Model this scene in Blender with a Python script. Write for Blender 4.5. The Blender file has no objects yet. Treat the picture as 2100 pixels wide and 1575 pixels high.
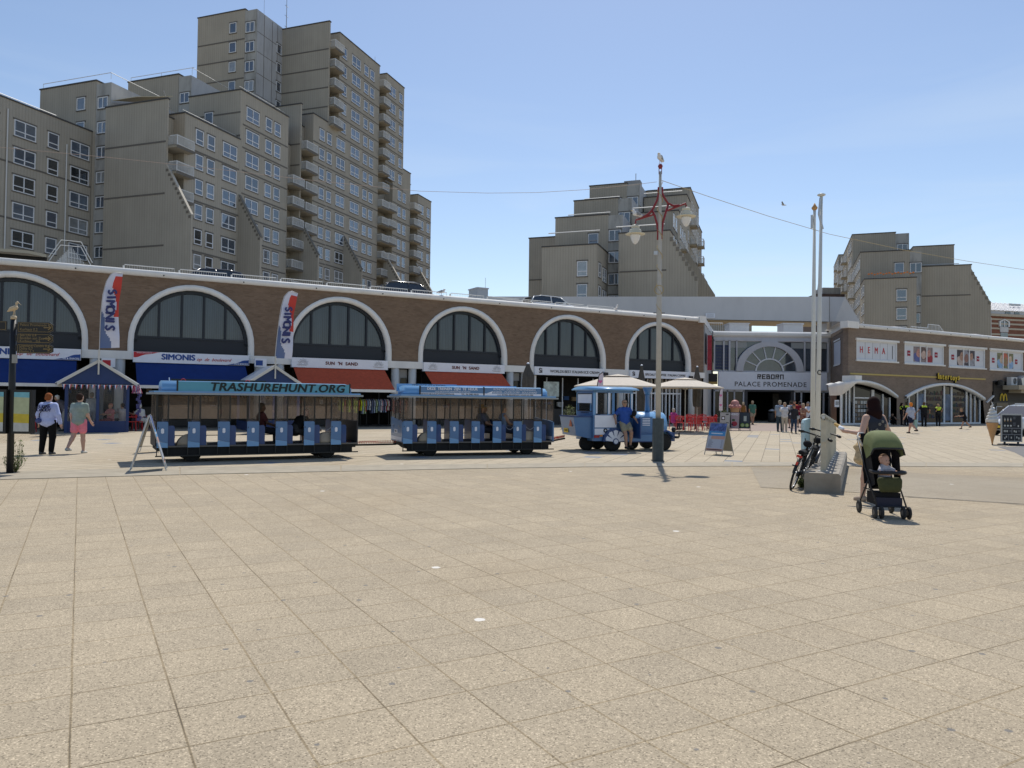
import bpy, bmesh, math, random
import numpy as np
from math import sin, cos, tan, atan, radians, pi, sqrt
from mathutils import Vector, Matrix
random.seed(7)
SC = bpy.context.scene
COL = SC.collection

# ------------------------------------------------------------------ camera
F, PW, PH, CH = 1560.0, 2100, 1575, 1.7
PITCH, ROLL = atan(31/F), .0125
fw = Vector((0, cos(PITCH), sin(PITCH))); u0 = Vector((0, -sin(PITCH), cos(PITCH))); r0 = Vector((1, 0, 0))
RT = r0*cos(ROLL) + u0*sin(ROLL); UP = u0*cos(ROLL) - r0*sin(ROLL)
cd = bpy.data.cameras.new('camera'); cam = bpy.data.objects.new('camera', cd); COL.objects.link(cam)
cd.sensor_width = 36; cd.lens = 36*F/PW; cd.clip_start = .1; cd.clip_end = 5000
M = Matrix((RT, UP, -fw)).transposed().to_4x4(); M.translation = (0, 0, CH); cam.matrix_world = M
SC.camera = cam
# ------------------------------------------------------------------ sky and sun
SUN_EL, SUN_AZ = radians(58), radians(9)          # azimuth clockwise from +Y
w = bpy.data.worlds.new('World'); SC.world = w; w.use_nodes = True
nt = w.node_tree; bg = nt.nodes['Background']
sky = nt.nodes.new('ShaderNodeTexSky'); sky.sky_type = 'NISHITA'; sky.sun_disc = False
sky.sun_elevation = SUN_EL; sky.sun_rotation = SUN_AZ; sky.altitude = 10; sky.air_density = 1.0; sky.dust_density = .35; sky.ozone_density = 2.2
# thin cirrus low in the sky
tc = nt.nodes.new('ShaderNodeTexCoord'); mp = nt.nodes.new('ShaderNodeMapping'); mp.inputs['Scale'].default_value = (1.2, 1.2, 9)
nz = nt.nodes.new('ShaderNodeTexNoise'); nz.inputs['Scale'].default_value = 2.2; nz.inputs['Detail'].default_value = 7; nz.inputs['Distortion'].default_value = .6
cr = nt.nodes.new('ShaderNodeValToRGB'); cr.color_ramp.elements[0].position = .46; cr.color_ramp.elements[1].position = .80
sx = nt.nodes.new('ShaderNodeSeparateXYZ'); mr = nt.nodes.new('ShaderNodeMapRange')
mr.inputs['From Min'].default_value = .02; mr.inputs['From Max'].default_value = .42; mr.inputs['To Min'].default_value = .75; mr.inputs['To Max'].default_value = 0
mu = nt.nodes.new('ShaderNodeMath'); mu.operation = 'MULTIPLY'
mx = nt.nodes.new('ShaderNodeMixRGB'); mx.inputs['Color2'].default_value = (5.4, 6.2, 7.0, 1)
L = nt.links.new
L(tc.outputs['Generated'], mp.inputs['Vector']); L(mp.outputs[0], nz.inputs['Vector']); L(nz.outputs['Fac'], cr.inputs[0])
L(tc.outputs['Generated'], sx.inputs[0]); L(sx.outputs['Z'], mr.inputs['Value']); L(cr.outputs[0], mu.inputs[0]); L(mr.outputs[0], mu.inputs[1])
L(mu.outputs[0], mx.inputs['Fac']); tn = nt.nodes.new('ShaderNodeMixRGB'); tn.blend_type = 'MULTIPLY'; tn.inputs['Fac'].default_value = 1; tn.inputs['Color2'].default_value = (1.10, 1.04, 1.0, 1); L(sky.outputs[0], tn.inputs['Color1']); L(tn.outputs[0], mx.inputs['Color1']); L(mx.outputs[0], bg.inputs['Color'])
bg.inputs['Strength'].default_value = .112
sd = bpy.data.lights.new('sun', 'SUN'); sd.energy = 3.6; sd.angle = radians(.5); sd.color = (1, .95, .87)
so = bpy.data.objects.new('sun', sd); COL.objects.link(so)
sdir = Vector((sin(SUN_AZ)*cos(SUN_EL), cos(SUN_AZ)*cos(SUN_EL), sin(SUN_EL)))
so.rotation_euler = sdir.to_track_quat('Z', 'Y').to_euler(); so.location = (0, 0, 60)
SC.view_settings.view_transform = 'Standard'; SC.view_settings.look = 'None'
SC.view_settings.exposure = .25; SC.view_settings.gamma = 1; SC.view_settings.use_curve_mapping = False

# ------------------------------------------------------------------ helpers: pixel of the photograph -> point in the place
def ray(px, py):
    return (RT*(px-PW/2) - UP*(py-PH/2) + fw*F)/F
def gp(px, py, z=0.0):
    d = ray(px, py); t = (z-CH)/d.z; return Vector((0, 0, CH)) + d*t
def at(px, py, D):
    d = ray(px, py); return Vector((0, 0, CH)) + d*(D/d.y)
class Frame:
    def __init__(s, o, ang):
        s.ang = ang; a = radians(ang); s.o = Vector((o[0], o[1], 0)); s.x = Vector((cos(a), sin(a), 0)); s.y = Vector((-sin(a), cos(a), 0))
        s.M = Matrix.Translation(s.o) @ Matrix.Rotation(a, 4, 'Z')
    def w(s, x, y, z=0): return s.o + s.x*x + s.y*y + Vector((0, 0, z))
    def loc(s, P): v = Vector(P)-s.o; return Vector((v.dot(s.x), v.dot(s.y), v.z))
    def fy(s, px, py, y=0):
        d = ray(px, py); o = Vector((0, 0, CH)); t = (s.o + s.y*y - o).dot(s.y)/d.dot(s.y); return s.loc(o+d*t)
    def fx(s, px, py, x=0):
        d = ray(px, py); o = Vector((0, 0, CH)); t = (s.o + s.x*x - o).dot(s.x)/d.dot(s.x); return s.loc(o+d*t)
WORLD = Frame((0, 0), 0)

# ------------------------------------------------------------------ materials
MATS = {}
def mat(name, col, rough=.7, metal=0, spec=.4, var=0, vscale=3, bump=0, bscale=60, alpha=None, trans=0, emit=0, coat=0, obvar=0, sheen=0):
    if name in MATS: return MATS[name]
    m = bpy.data.materials.new(name); m.use_nodes = True; MATS[name] = m
    n = m.node_tree.nodes; l = m.node_tree.links.new; b = n['Principled BSDF']
    c4 = (*col, 1)
    b.inputs['Base Color'].default_value = c4; b.inputs['Roughness'].default_value = rough; b.inputs['Metallic'].default_value = metal
    b.inputs['Specular IOR Level'].default_value = spec; b.inputs['Coat Weight'].default_value = coat
    if alpha is not None: b.inputs['Alpha'].default_value = alpha
    if trans: b.inputs['Transmission Weight'].default_value = trans
    if emit: b.inputs['Emission Color'].default_value = c4; b.inputs['Emission Strength'].default_value = emit
    t = n.new('ShaderNodeTexCoord')
    src = None
    if var:
        z = n.new('ShaderNodeTexNoise'); z.inputs['Scale'].default_value = vscale; z.inputs['Detail'].default_value = 6; z.inputs['Roughness'].default_value = .65
        l(t.outputs['Object'], z.inputs['Vector'])
        r = n.new('ShaderNodeMapRange'); r.inputs['From Min'].default_value = .3; r.inputs['From Max'].default_value = .7
        r.inputs['To Min'].default_value = 1-var; r.inputs['To Max'].default_value = 1+var; l(z.outputs['Fac'], r.inputs['Value'])
        src = r.outputs[0]
    if obvar:
        oi = n.new('ShaderNodeObjectInfo'); r = n.new('ShaderNodeMapRange'); r.inputs['To Min'].default_value = 1-obvar; r.inputs['To Max'].default_value = 1+obvar
        l(oi.outputs['Random'], r.inputs['Value'])
        if src:
            q = n.new('ShaderNodeMath'); q.operation = 'MULTIPLY'; l(src, q.inputs[0]); l(r.outputs[0], q.inputs[1]); src = q.outputs[0]
        else: src = r.outputs[0]
    if src:
        v = n.new('ShaderNodeVectorMath'); v.operation = 'SCALE'; v.inputs[0].default_value = col; l(src, v.inputs['Scale']); l(v.outputs[0], b.inputs['Base Color'])
    if bump:
        z = n.new('ShaderNodeTexNoise'); z.inputs['Scale'].default_value = bscale; z.inputs['Detail'].default_value = 3; l(t.outputs['Object'], z.inputs['Vector'])
        q = n.new('ShaderNodeBump'); q.inputs['Strength'].default_value = bump; q.inputs['Distance'].default_value = .02; l(z.outputs['Fac'], q.inputs['Height']); l(q.outputs[0], b.inputs['Normal'])
    return m
def N(m, typ, **kw):
    n = m.node_tree.nodes.new(typ)
    for k, v in kw.items():
        if k.startswith('i_'): n.inputs[k[2:].replace('_', ' ')].default_value = v
        else: setattr(n, k, v)
    return n
def math2(m, op, a, b=None):
    q = N(m, 'ShaderNodeMath', operation=op); l = m.node_tree.links.new
    for i, x in enumerate((a, b)):
        if x is None: continue
        if isinstance(x, (int, float)): q.inputs[i].default_value = x
        else: l(x, q.inputs[i])
    return q.outputs[0]

# ribbed cladding of the flats: vertical ribs, soft weathering, storey wide blotches
def cladding(name, col, period=.34, ribs=.10):
    m = mat(name, col, rough=.9, spec=.15); l = m.node_tree.links.new; b = m.node_tree.nodes['Principled BSDF']
    t = N(m, 'ShaderNodeTexCoord'); s = N(m, 'ShaderNodeSeparateXYZ'); l(t.outputs['Object'], s.inputs[0])
    xy = math2(m, 'ADD', s.outputs['X'], s.outputs['Y'])
    fr = math2(m, 'FRACT', math2(m, 'DIVIDE', xy, period))
    rib = math2(m, 'LESS_THAN', fr, .3)
    zf = math2(m, 'LESS_THAN', math2(m, 'FRACT', math2(m, 'DIVIDE', s.outputs['Z'], .21)), .12)
    nz = N(m, 'ShaderNodeTexNoise', i_Scale=.35, i_Detail=6); l(t.outputs['Object'], nz.inputs['Vector'])
    mp = N(m, 'ShaderNodeMapping'); mp.inputs['Scale'].default_value = (1.2, 1.2, .12); l(t.outputs['Object'], mp.inputs[0])
    n2 = N(m, 'ShaderNodeTexNoise', i_Scale=1.5, i_Detail=5); l(mp.outputs[0], n2.inputs['Vector'])
    a = math2(m, 'ADD', math2(m, 'MULTIPLY', nz.outputs['Fac'], .26), math2(m, 'MULTIPLY', n2.outputs['Fac'], .20))
    a = math2(m, 'SUBTRACT', math2(m, 'ADD', a, .78), math2(m, 'MULTIPLY', rib, ribs))
    a = math2(m, 'SUBTRACT', a, math2(m, 'MULTIPLY', zf, .05))
    v = N(m, 'ShaderNodeVectorMath', operation='SCALE'); v.inputs[0].default_value = col; l(a, v.inputs['Scale']); l(v.outputs[0], b.inputs['Base Color'])
    bm = N(m, 'ShaderNodeBump', i_Strength=.5, i_Distance=.03); l(rib, bm.inputs['Height']); l(bm.outputs[0], b.inputs['Normal'])
    return m
CLAD = cladding('ribbed_cladding', (.405, .365, .298))
def stained(name, col, amt=.5, zs=.25, sc=.9, lo=.45, hi=.75):
    m = mat(name, col, rough=.85, spec=.2); l = m.node_tree.links.new; b = m.node_tree.nodes['Principled BSDF']
    t = N(m, 'ShaderNodeTexCoord'); mp = N(m, 'ShaderNodeMapping'); mp.inputs['Scale'].default_value = (1, 1, zs); l(t.outputs['Object'], mp.inputs[0])
    nz = N(m, 'ShaderNodeTexNoise', i_Scale=sc, i_Detail=8, i_Roughness=.7); l(mp.outputs[0], nz.inputs['Vector'])
    r = N(m, 'ShaderNodeMapRange'); r.inputs['From Min'].default_value = lo; r.inputs['From Max'].default_value = hi; r.inputs['To Min'].default_value = 1; r.inputs['To Max'].default_value = 1-amt
    l(nz.outputs['Fac'], r.inputs['Value'])
    v = N(m, 'ShaderNodeVectorMath', operation='SCALE'); v.inputs[0].default_value = col; l(r.outputs[0], v.inputs['Scale']); l(v.outputs[0], b.inputs['Base Color'])
    return m
CONC = stained('weathered_concrete_panel', (.42, .41, .38), .6)
CONCLT = stained('pale_concrete_panel', (.50, .50, .50), .25)
WHITE = stained('white_painted_trim', (.80, .785, .75), .14, .15, 1.2)
WHITE2 = mat('white_frame_paint', (.72, .73, .74), .5, var=.05)
BAND = mat('dark_joint_band', (.15, .135, .115), .9)
PARAP = mat('dark_parapet_cap', (.075, .072, .07), .8)
def brick(name, c1, c2, mortar, bw=.24, bh=.075, blot=.25):
    m = mat(name, c1, rough=.9, spec=.15); l = m.node_tree.links.new; b = m.node_tree.nodes['Principled BSDF']
    t = N(m, 'ShaderNodeTexCoord'); s = N(m, 'ShaderNodeSeparateXYZ'); l(t.outputs['Object'], s.inputs[0])
    c = N(m, 'ShaderNodeCombineXYZ'); l(math2(m, 'ADD', s.outputs['X'], s.outputs['Y']), c.inputs['X']); l(s.outputs['Z'], c.inputs['Y'])
    bt = N(m, 'ShaderNodeTexBrick', i_Scale=1.0); bt.inputs['Color1'].default_value = (*c1, 1); bt.inputs['Color2'].default_value = (*c2, 1); bt.inputs['Mortar'].default_value = (*mortar, 1)
    bt.inputs['Brick Width'].default_value = bw; bt.inputs['Row Height'].default_value = bh; bt.inputs['Mortar Size'].default_value = .008; bt.inputs['Bias'].default_value = -.2
    l(c.outputs[0], bt.inputs['Vector'])
    mp = N(m, 'ShaderNodeMapping'); mp.inputs['Scale'].default_value = (.5, .5, 1.6); l(t.outputs['Object'], mp.inputs[0])
    nz = N(m, 'ShaderNodeTexNoise', i_Scale=1.1, i_Detail=8, i_Roughness=.7); l(mp.outputs[0], nz.inputs['Vector'])
    r = N(m, 'ShaderNodeMapRange'); r.inputs['From Min'].default_value = .3; r.inputs['From Max'].default_value = .7; r.inputs['To Min'].default_value = 1-blot; r.inputs['To Max'].default_value = 1+blot
    l(nz.outputs['Fac'], r.inputs['Value'])
    # scattered darker stretcher patches
    m2 = N(m, 'ShaderNodeMapping'); m2.inputs['Scale'].default_value = (1.4, 1.4, 7); l(t.outputs['Object'], m2.inputs[0])
    n2 = N(m, 'ShaderNodeTexNoise', i_Scale=1.6, i_Detail=3); l(m2.outputs[0], n2.inputs['Vector'])
    r2 = N(m, 'ShaderNodeMapRange'); r2.inputs['From Min'].default_value = .62; r2.inputs['From Max'].default_value = .72; r2.inputs['To Min'].default_value = 1; r2.inputs['To Max'].default_value = .6
    l(n2.outputs['Fac'], r2.inputs['Value'])
    v = N(m, 'ShaderNodeVectorMath', operation='SCALE'); l(bt.outputs['Color'], v.inputs[0]); l(math2(m, 'MULTIPLY', r.outputs[0], r2.outputs[0]), v.inputs['Scale']); l(v.outputs[0], b.inputs['Base Color'])
    return m
BRICK = brick('brown_brick', (.225, .155, .105), (.17, .112, .075), (.19, .145, .11), blot=.15)
BRICK2 = brick('worn_brown_brick', (.255, .195, .15), (.22, .165, .125), (.24, .19, .15), blot=.16)
BRICKR = brick('red_brick', (.26, .11, .075), (.22, .09, .06), (.2, .12, .09))
def winglass(name, dark=(.03, .04, .055)):
    m = mat(name, dark, rough=.06, spec=.9); l = m.node_tree.links.new; b = m.node_tree.nodes['Principled BSDF']
    oi = N(m, 'ShaderNodeObjectInfo'); cr = N(m, 'ShaderNodeValToRGB'); cr.color_ramp.interpolation = 'CONSTANT'
    e = cr.color_ramp.elements; e[0].position = 0; e[0].color = (.02, .025, .03, 1); e[1].position = .3; e[1].color = (.055, .07, .10, 1)
    for p, c in ((.55, (.10, .125, .16, 1)), (.72, (.05, .07, .10, 1)), (.86, (.24, .25, .25, 1)), (.93, (.03, .035, .04, 1))):
        q = e.new(p); q.color = c
    l(oi.outputs['Random'], cr.inputs[0])
    t = N(m, 'ShaderNodeTexCoord'); nz = N(m, 'ShaderNodeTexNoise', i_Scale=1.3, i_Detail=2); l(t.outputs['Object'], nz.inputs[0])
    v = N(m, 'ShaderNodeVectorMath', operation='SCALE'); l(cr.outputs[0], v.inputs[0]); l(math2(m, 'ADD', nz.outputs['Fac'], .5), v.inputs['Scale']); l(v.outputs[0], b.inputs['Base Color'])
    b.inputs['Coat Weight'].default_value = .7; b.inputs['Coat Roughness'].default_value = .02; b.inputs['Coat IOR'].default_value = 1.9
    return m
GLASSW = winglass('window_glass')
GLASSD = mat('dark_shop_glass', (.010, .012, .014), .04, spec=.35, var=.5, vscale=1.2)
def blinds(name, col):
    m = mat(name, col, rough=.12, spec=.7); l = m.node_tree.links.new; b = m.node_tree.nodes['Principled BSDF']
    t = N(m, 'ShaderNodeTexCoord'); s = N(m, 'ShaderNodeSeparateXYZ'); l(t.outputs['Object'], s.inputs[0])
    fr = math2(m, 'FRACT', math2(m, 'DIVIDE', s.outputs['X'], .11)); st = math2(m, 'LESS_THAN', fr, .3)
    mp = N(m, 'ShaderNodeMapping'); mp.inputs['Scale'].default_value = (5, 1, .35); l(t.outputs['Object'], mp.inputs[0])
    nz = N(m, 'ShaderNodeTexNoise', i_Scale=1.2, i_Detail=4); l(mp.outputs[0], nz.inputs[0])
    a = math2(m, 'SUBTRACT', math2(m, 'ADD', math2(m, 'MULTIPLY', nz.outputs['Fac'], .9), .6), math2(m, 'MULTIPLY', st, .35))
    v = N(m, 'ShaderNodeVectorMath', operation='SCALE'); v.inputs[0].default_value = col; l(a, v.inputs['Scale']); l(v.outputs[0], b.inputs['Base Color'])
    return m
BLINDS = blinds('glass_before_blinds', (.045, .06, .075))
NAVY = mat('dark_navy_panel', (.012, .017, .026), .45)
BLACK = mat('black_metal', (.012, .012, .012), .45)
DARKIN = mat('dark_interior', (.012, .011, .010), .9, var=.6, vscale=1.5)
SIGNW = mat('white_sign_board', (.78, .80, .86), .45, var=.04)
AWB = mat('blue_awning_cloth', (.006, .032, .16), .85, var=.12, vscale=2)
AWO = mat('rust_orange_awning_cloth', (.50, .085, .035), .85, var=.16, vscale=6)
TBLUE = mat('sign_blue', (.02, .07, .28), .5); TRED = mat('sign_red', (.5, .02, .03), .5); TBLK = mat('sign_black', (.02, .015, .02), .5)
TDKRED = mat('sign_dark_red', (.13, .02, .02), .5); TGREY = mat('sign_grey', (.35, .35, .36), .6); YEL = mat('sign_yellow', (.7, .5, .05), .5)
STEEL = mat('galvanised_steel', (.5, .51, .52), .4, .7); RAILW = mat('white_railing', (.62, .62, .60), .5)

def film(name, col, clear, thick=.5):      # cloudy plastic film: lets light through from behind
    m = mat(name, col, .4); l = m.node_tree.links.new; b = m.node_tree.nodes['Principled BSDF']; o = m.node_tree.nodes['Material Output']
    tr = N(m, 'ShaderNodeBsdfTranslucent'); tr.inputs['Color'].default_value = (*col, 1); a = N(m, 'ShaderNodeMixShader'); a.inputs[0].default_value = 1-thick; l(b.outputs[0], a.inputs[1]); l(tr.outputs[0], a.inputs[2])
    t = N(m, 'ShaderNodeTexCoord'); nz = N(m, 'ShaderNodeTexNoise', i_Scale=2.4, i_Detail=6); l(t.outputs['Object'], nz.inputs[0]); tp = N(m, 'ShaderNodeBsdfTransparent')
    f = N(m, 'ShaderNodeMixShader'); l(math2(m, 'ADD', math2(m, 'MULTIPLY', nz.outputs['Fac'], .5), 1-clear-.25), f.inputs[0]); l(tp.outputs[0], f.inputs[1]); l(a.outputs[0], f.inputs[2]); l(f.outputs[0], o.inputs['Surface']); return m
# ------------------------------------------------------------------ mesh builder
class MB:
    def __init__(s): s.v = []; s.f = []; s.fm = []; s.ms = []; s.cur = 0; s.sm = []; s.smooth = False; s.T = None
    def m(s, mt):
        if mt not in s.ms: s.ms.append(mt)
        s.cur = s.ms.index(mt); return s
    def add(s, vs, fs):
        b = len(s.v)
        if s.T is not None: vs = [s.T @ Vector(v) for v in vs]
        s.v += [tuple(v) for v in vs]
        for f in fs: s.f.append(tuple(b+i for i in f)); s.fm.append(s.cur); s.sm.append(s.smooth)
        return s
    def box(s, x0, x1, y0, y1, z0, z1):
        return s.add([(x, y, z) for z in (z0, z1) for y in (y0, y1) for x in (x0, x1)], [(0, 2, 3, 1), (4, 5, 7, 6), (0, 1, 5, 4), (2, 6, 7, 3), (0, 4, 6, 2), (1, 3, 7, 5)])
    def bbox(s, c, h, yaw=0, rx=0):      # centred box with rotation
        R = Matrix.Rotation(yaw, 4, 'Z') @ Matrix.Rotation(rx, 4, 'X'); c = Vector(c)
        return s.add([c + R @ Vector((x*h[0], y*h[1], z*h[2])) for z in (-1, 1) for y in (-1, 1) for x in (-1, 1)], [(0, 2, 3, 1), (4, 5, 7, 6), (0, 1, 5, 4), (2, 6, 7, 3), (0, 4, 6, 2), (1, 3, 7, 5)])
    def face(s, pts): return s.add(pts, [tuple(range(len(pts)))])
    def prism(s, pts, ax, a, b):          # 2d outline pts extruded along axis ax from a to b
        n = len(pts)
        def P(p, t): return {'y': (p[0], t, p[1]), 'x': (t, p[0], p[1]), 'z': (p[0], p[1], t)}[ax]
        fs = [tuple(range(n-1, -1, -1)), tuple(range(n, 2*n))] + [(i, (i+1) % n, n+(i+1) % n, n+i) for i in range(n)]
        return s.add([P(p, a) for p in pts] + [P(p, b) for p in pts], fs)
    def tube(s, pts, r, n=8, cap=True, r2=None):
        pts = [Vector(p) for p in pts]; k = len(pts); vs = []; fs = []
        up = None
        for i, p in enumerate(pts):
            d = (pts[min(i+1, k-1)]-pts[max(i-1, 0)]).normalized()
            if up is None: up = Vector((0, 0, 1)) if abs(d.z) < .9 else Vector((1, 0, 0))
            a = d.cross(up).normalized(); bb = a.cross(d).normalized(); up = bb
            rr = r[i] if isinstance(r, (list, tuple)) else (r if r2 is None else r+(r2-r)*i/(k-1))
            for j in range(n):
                t = 2*pi*j/n; vs.append(p + a*cos(t)*rr + bb*sin(t)*rr)
        for i in range(k-1):
            for j in range(n): fs.append((i*n+j, i*n+(j+1) % n, (i+1)*n+(j+1) % n, (i+1)*n+j))
        if cap: fs += [tuple(range(n-1, -1, -1)), tuple((k-1)*n+j for j in range(n))]
        return s.add(vs, fs)
    def lathe(s, prof, c=(0, 0, 0), n=16, ax='z', sx=1):
        vs = []; fs = []; k = len(prof); c = Vector(c)
        for r, z in prof:
            for j in range(n):
                t = 2*pi*j/n; a, b = r*cos(t)*sx, r*sin(t)
                vs.append(c + Vector({'z': (a, b, z), 'y': (a, z, b), 'x': (z, a, b)}[ax]))
        for i in range(k-1):
            for j in range(n): fs.append((i*n+j, i*n+(j+1) % n, (i+1)*n+(j+1) % n, (i+1)*n+j))
        fs += [tuple(range(n-1, -1, -1)), tuple((k-1)*n+j for j in range(n))]
        return s.add(vs, fs)
    def grid(s, fn, nu, nv):
        vs = [fn(i/nu, j/nv) for j in range(nv+1) for i in range(nu+1)]
        return s.add(vs, [(j*(nu+1)+i, j*(nu+1)+i+1, (j+1)*(nu+1)+i+1, (j+1)*(nu+1)+i) for j in range(nv) for i in range(nu)])
    def ring(s, pin, pout, y0, y1):       # band between two parallel open paths (x,z), front at y0, back at y1
        n = len(pin)
        for i in range(n-1):
            a, b, c, d = pin[i], pin[i+1], pout[i+1], pout[i]
            s.add([(a[0], y0, a[1]), (b[0], y0, b[1]), (c[0], y0, c[1]), (d[0], y0, d[1]), (a[0], y1, a[1]), (b[0], y1, b[1]), (c[0], y1, c[1]), (d[0], y1, d[1])],
                  [(0, 1, 2, 3), (0, 4, 5, 1), (3, 2, 6, 7), (4, 7, 6, 5)])
        return s
    def strips(s, xs, iv, y, flip=False):  # wall face at y made of vertical strips; iv(x) gives solid (z0,z1) intervals
        for a, b in zip(xs[:-1], xs[1:]):
            e = 1e-4
            for (p, q), (u, v) in zip(iv(a+e), iv(b-e)):
                if q-p < 1e-4 and v-u < 1e-4: continue
                s.add([(a, y, p), (b, y, u), (b, y, v), (a, y, q)], [(0, 1, 2, 3)])
        return s
    def text(s, txt, size, T, bold=0, shear=0, space=1, depth=.008, sx=1, align='CENTER'):
        if bold > .002:           # heavier strokes: shifted copies, each a hair deeper
            for k, (dx, dz) in enumerate(((-bold, 0), (bold, 0), (0, bold*.7), (0, -bold*.7))): s.text(txt, size, T @ Matrix.Translation((dx, dz, -.0007*(k+1))), 0, shear, space, depth, sx, align)
        c = bpy.data.curves.new('t', 'FONT'); c.body = txt; c.size = size; c.align_x = align; c.align_y = 'CENTER'; c.shear = shear; c.space_character = space; c.extrude = depth; c.resolution_u = 3
        o = bpy.data.objects.new('t', c); COL.objects.link(o); bpy.context.view_layer.update()
        me = bpy.data.meshes.new_from_object(o.evaluated_get(bpy.context.evaluated_depsgraph_get()))
        T = T @ Matrix.Diagonal((sx, 1, 1, 1))
        s.add([T @ v.co for v in me.vertices], [tuple(p.vertices) for p in me.polygons])
        bpy.data.objects.remove(o); bpy.data.curves.remove(c); bpy.data.meshes.remove(me); return s
    def build(s, name, parent=None, smooth=False, off=None, bevel=0):
        me = bpy.data.meshes.new(name)
        off = off if off is not None else (BASE.get(parent.name, (0, 0, 0)) if parent else (0, 0, 0))
        vs = [(v[0]-off[0], v[1]-off[1], v[2]-off[2]) for v in s.v]
        me.from_pydata(vs, [], s.f); me.update()
        for mt in s.ms: me.materials.append(mt)
        me.polygons.foreach_set('material_index', s.fm)
        me.polygons.foreach_set('use_smooth', [bool(smooth or x) for x in s.sm])
        o = bpy.data.objects.new(name, me); COL.objects.link(o)
        if parent: o.parent = parent
        if bevel:
            b = o.modifiers.new('bevel', 'BEVEL'); b.width = bevel; b.segments = 2; b.limit_method = 'ANGLE'
        return o
BASE = {}
TXT = Matrix.Rotation(pi/2, 4, 'X')        # text plane facing -y
def TT(x, y, z, yaw=0): return Matrix.Translation((x, y, z)) @ Matrix.Rotation(yaw, 4, 'Z') @ TXT
def tag(o, label=None, cat=None, group=None, kind=None):
    if label: o['label'] = label
    if cat: o['category'] = cat
    if group: o['group'] = group
    if kind: o['kind'] = kind
    return o
def thing(name, label, cat, M=None, base=(0, 0, 0), group=None):
    o = bpy.data.objects.new(name, None); COL.objects.link(o)
    o.matrix_world = (M or Matrix.Identity(4)) @ Matrix.Translation(base); BASE[o.name] = tuple(base)
    o.empty_display_size = .3
    return tag(o, label, cat, group)
def struct(name, mb, **k): o = mb.build(name, **k); o['kind'] = 'structure'; return o
def copy_tree(o, parent=None):
    c = o.copy(); COL.objects.link(c); c.parent = parent
    if parent: c.matrix_parent_inverse = o.matrix_parent_inverse
    for ch in list(o.children): copy_tree(ch, c)
    return c
def relabel(o, **k):
    for a, b in k.items(): o[a] = b
    return o
def place(o, P, yaw=0):
    o.matrix_world = Matrix.Translation(P) @ Matrix.Rotation(yaw, 4, 'Z'); return o
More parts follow.
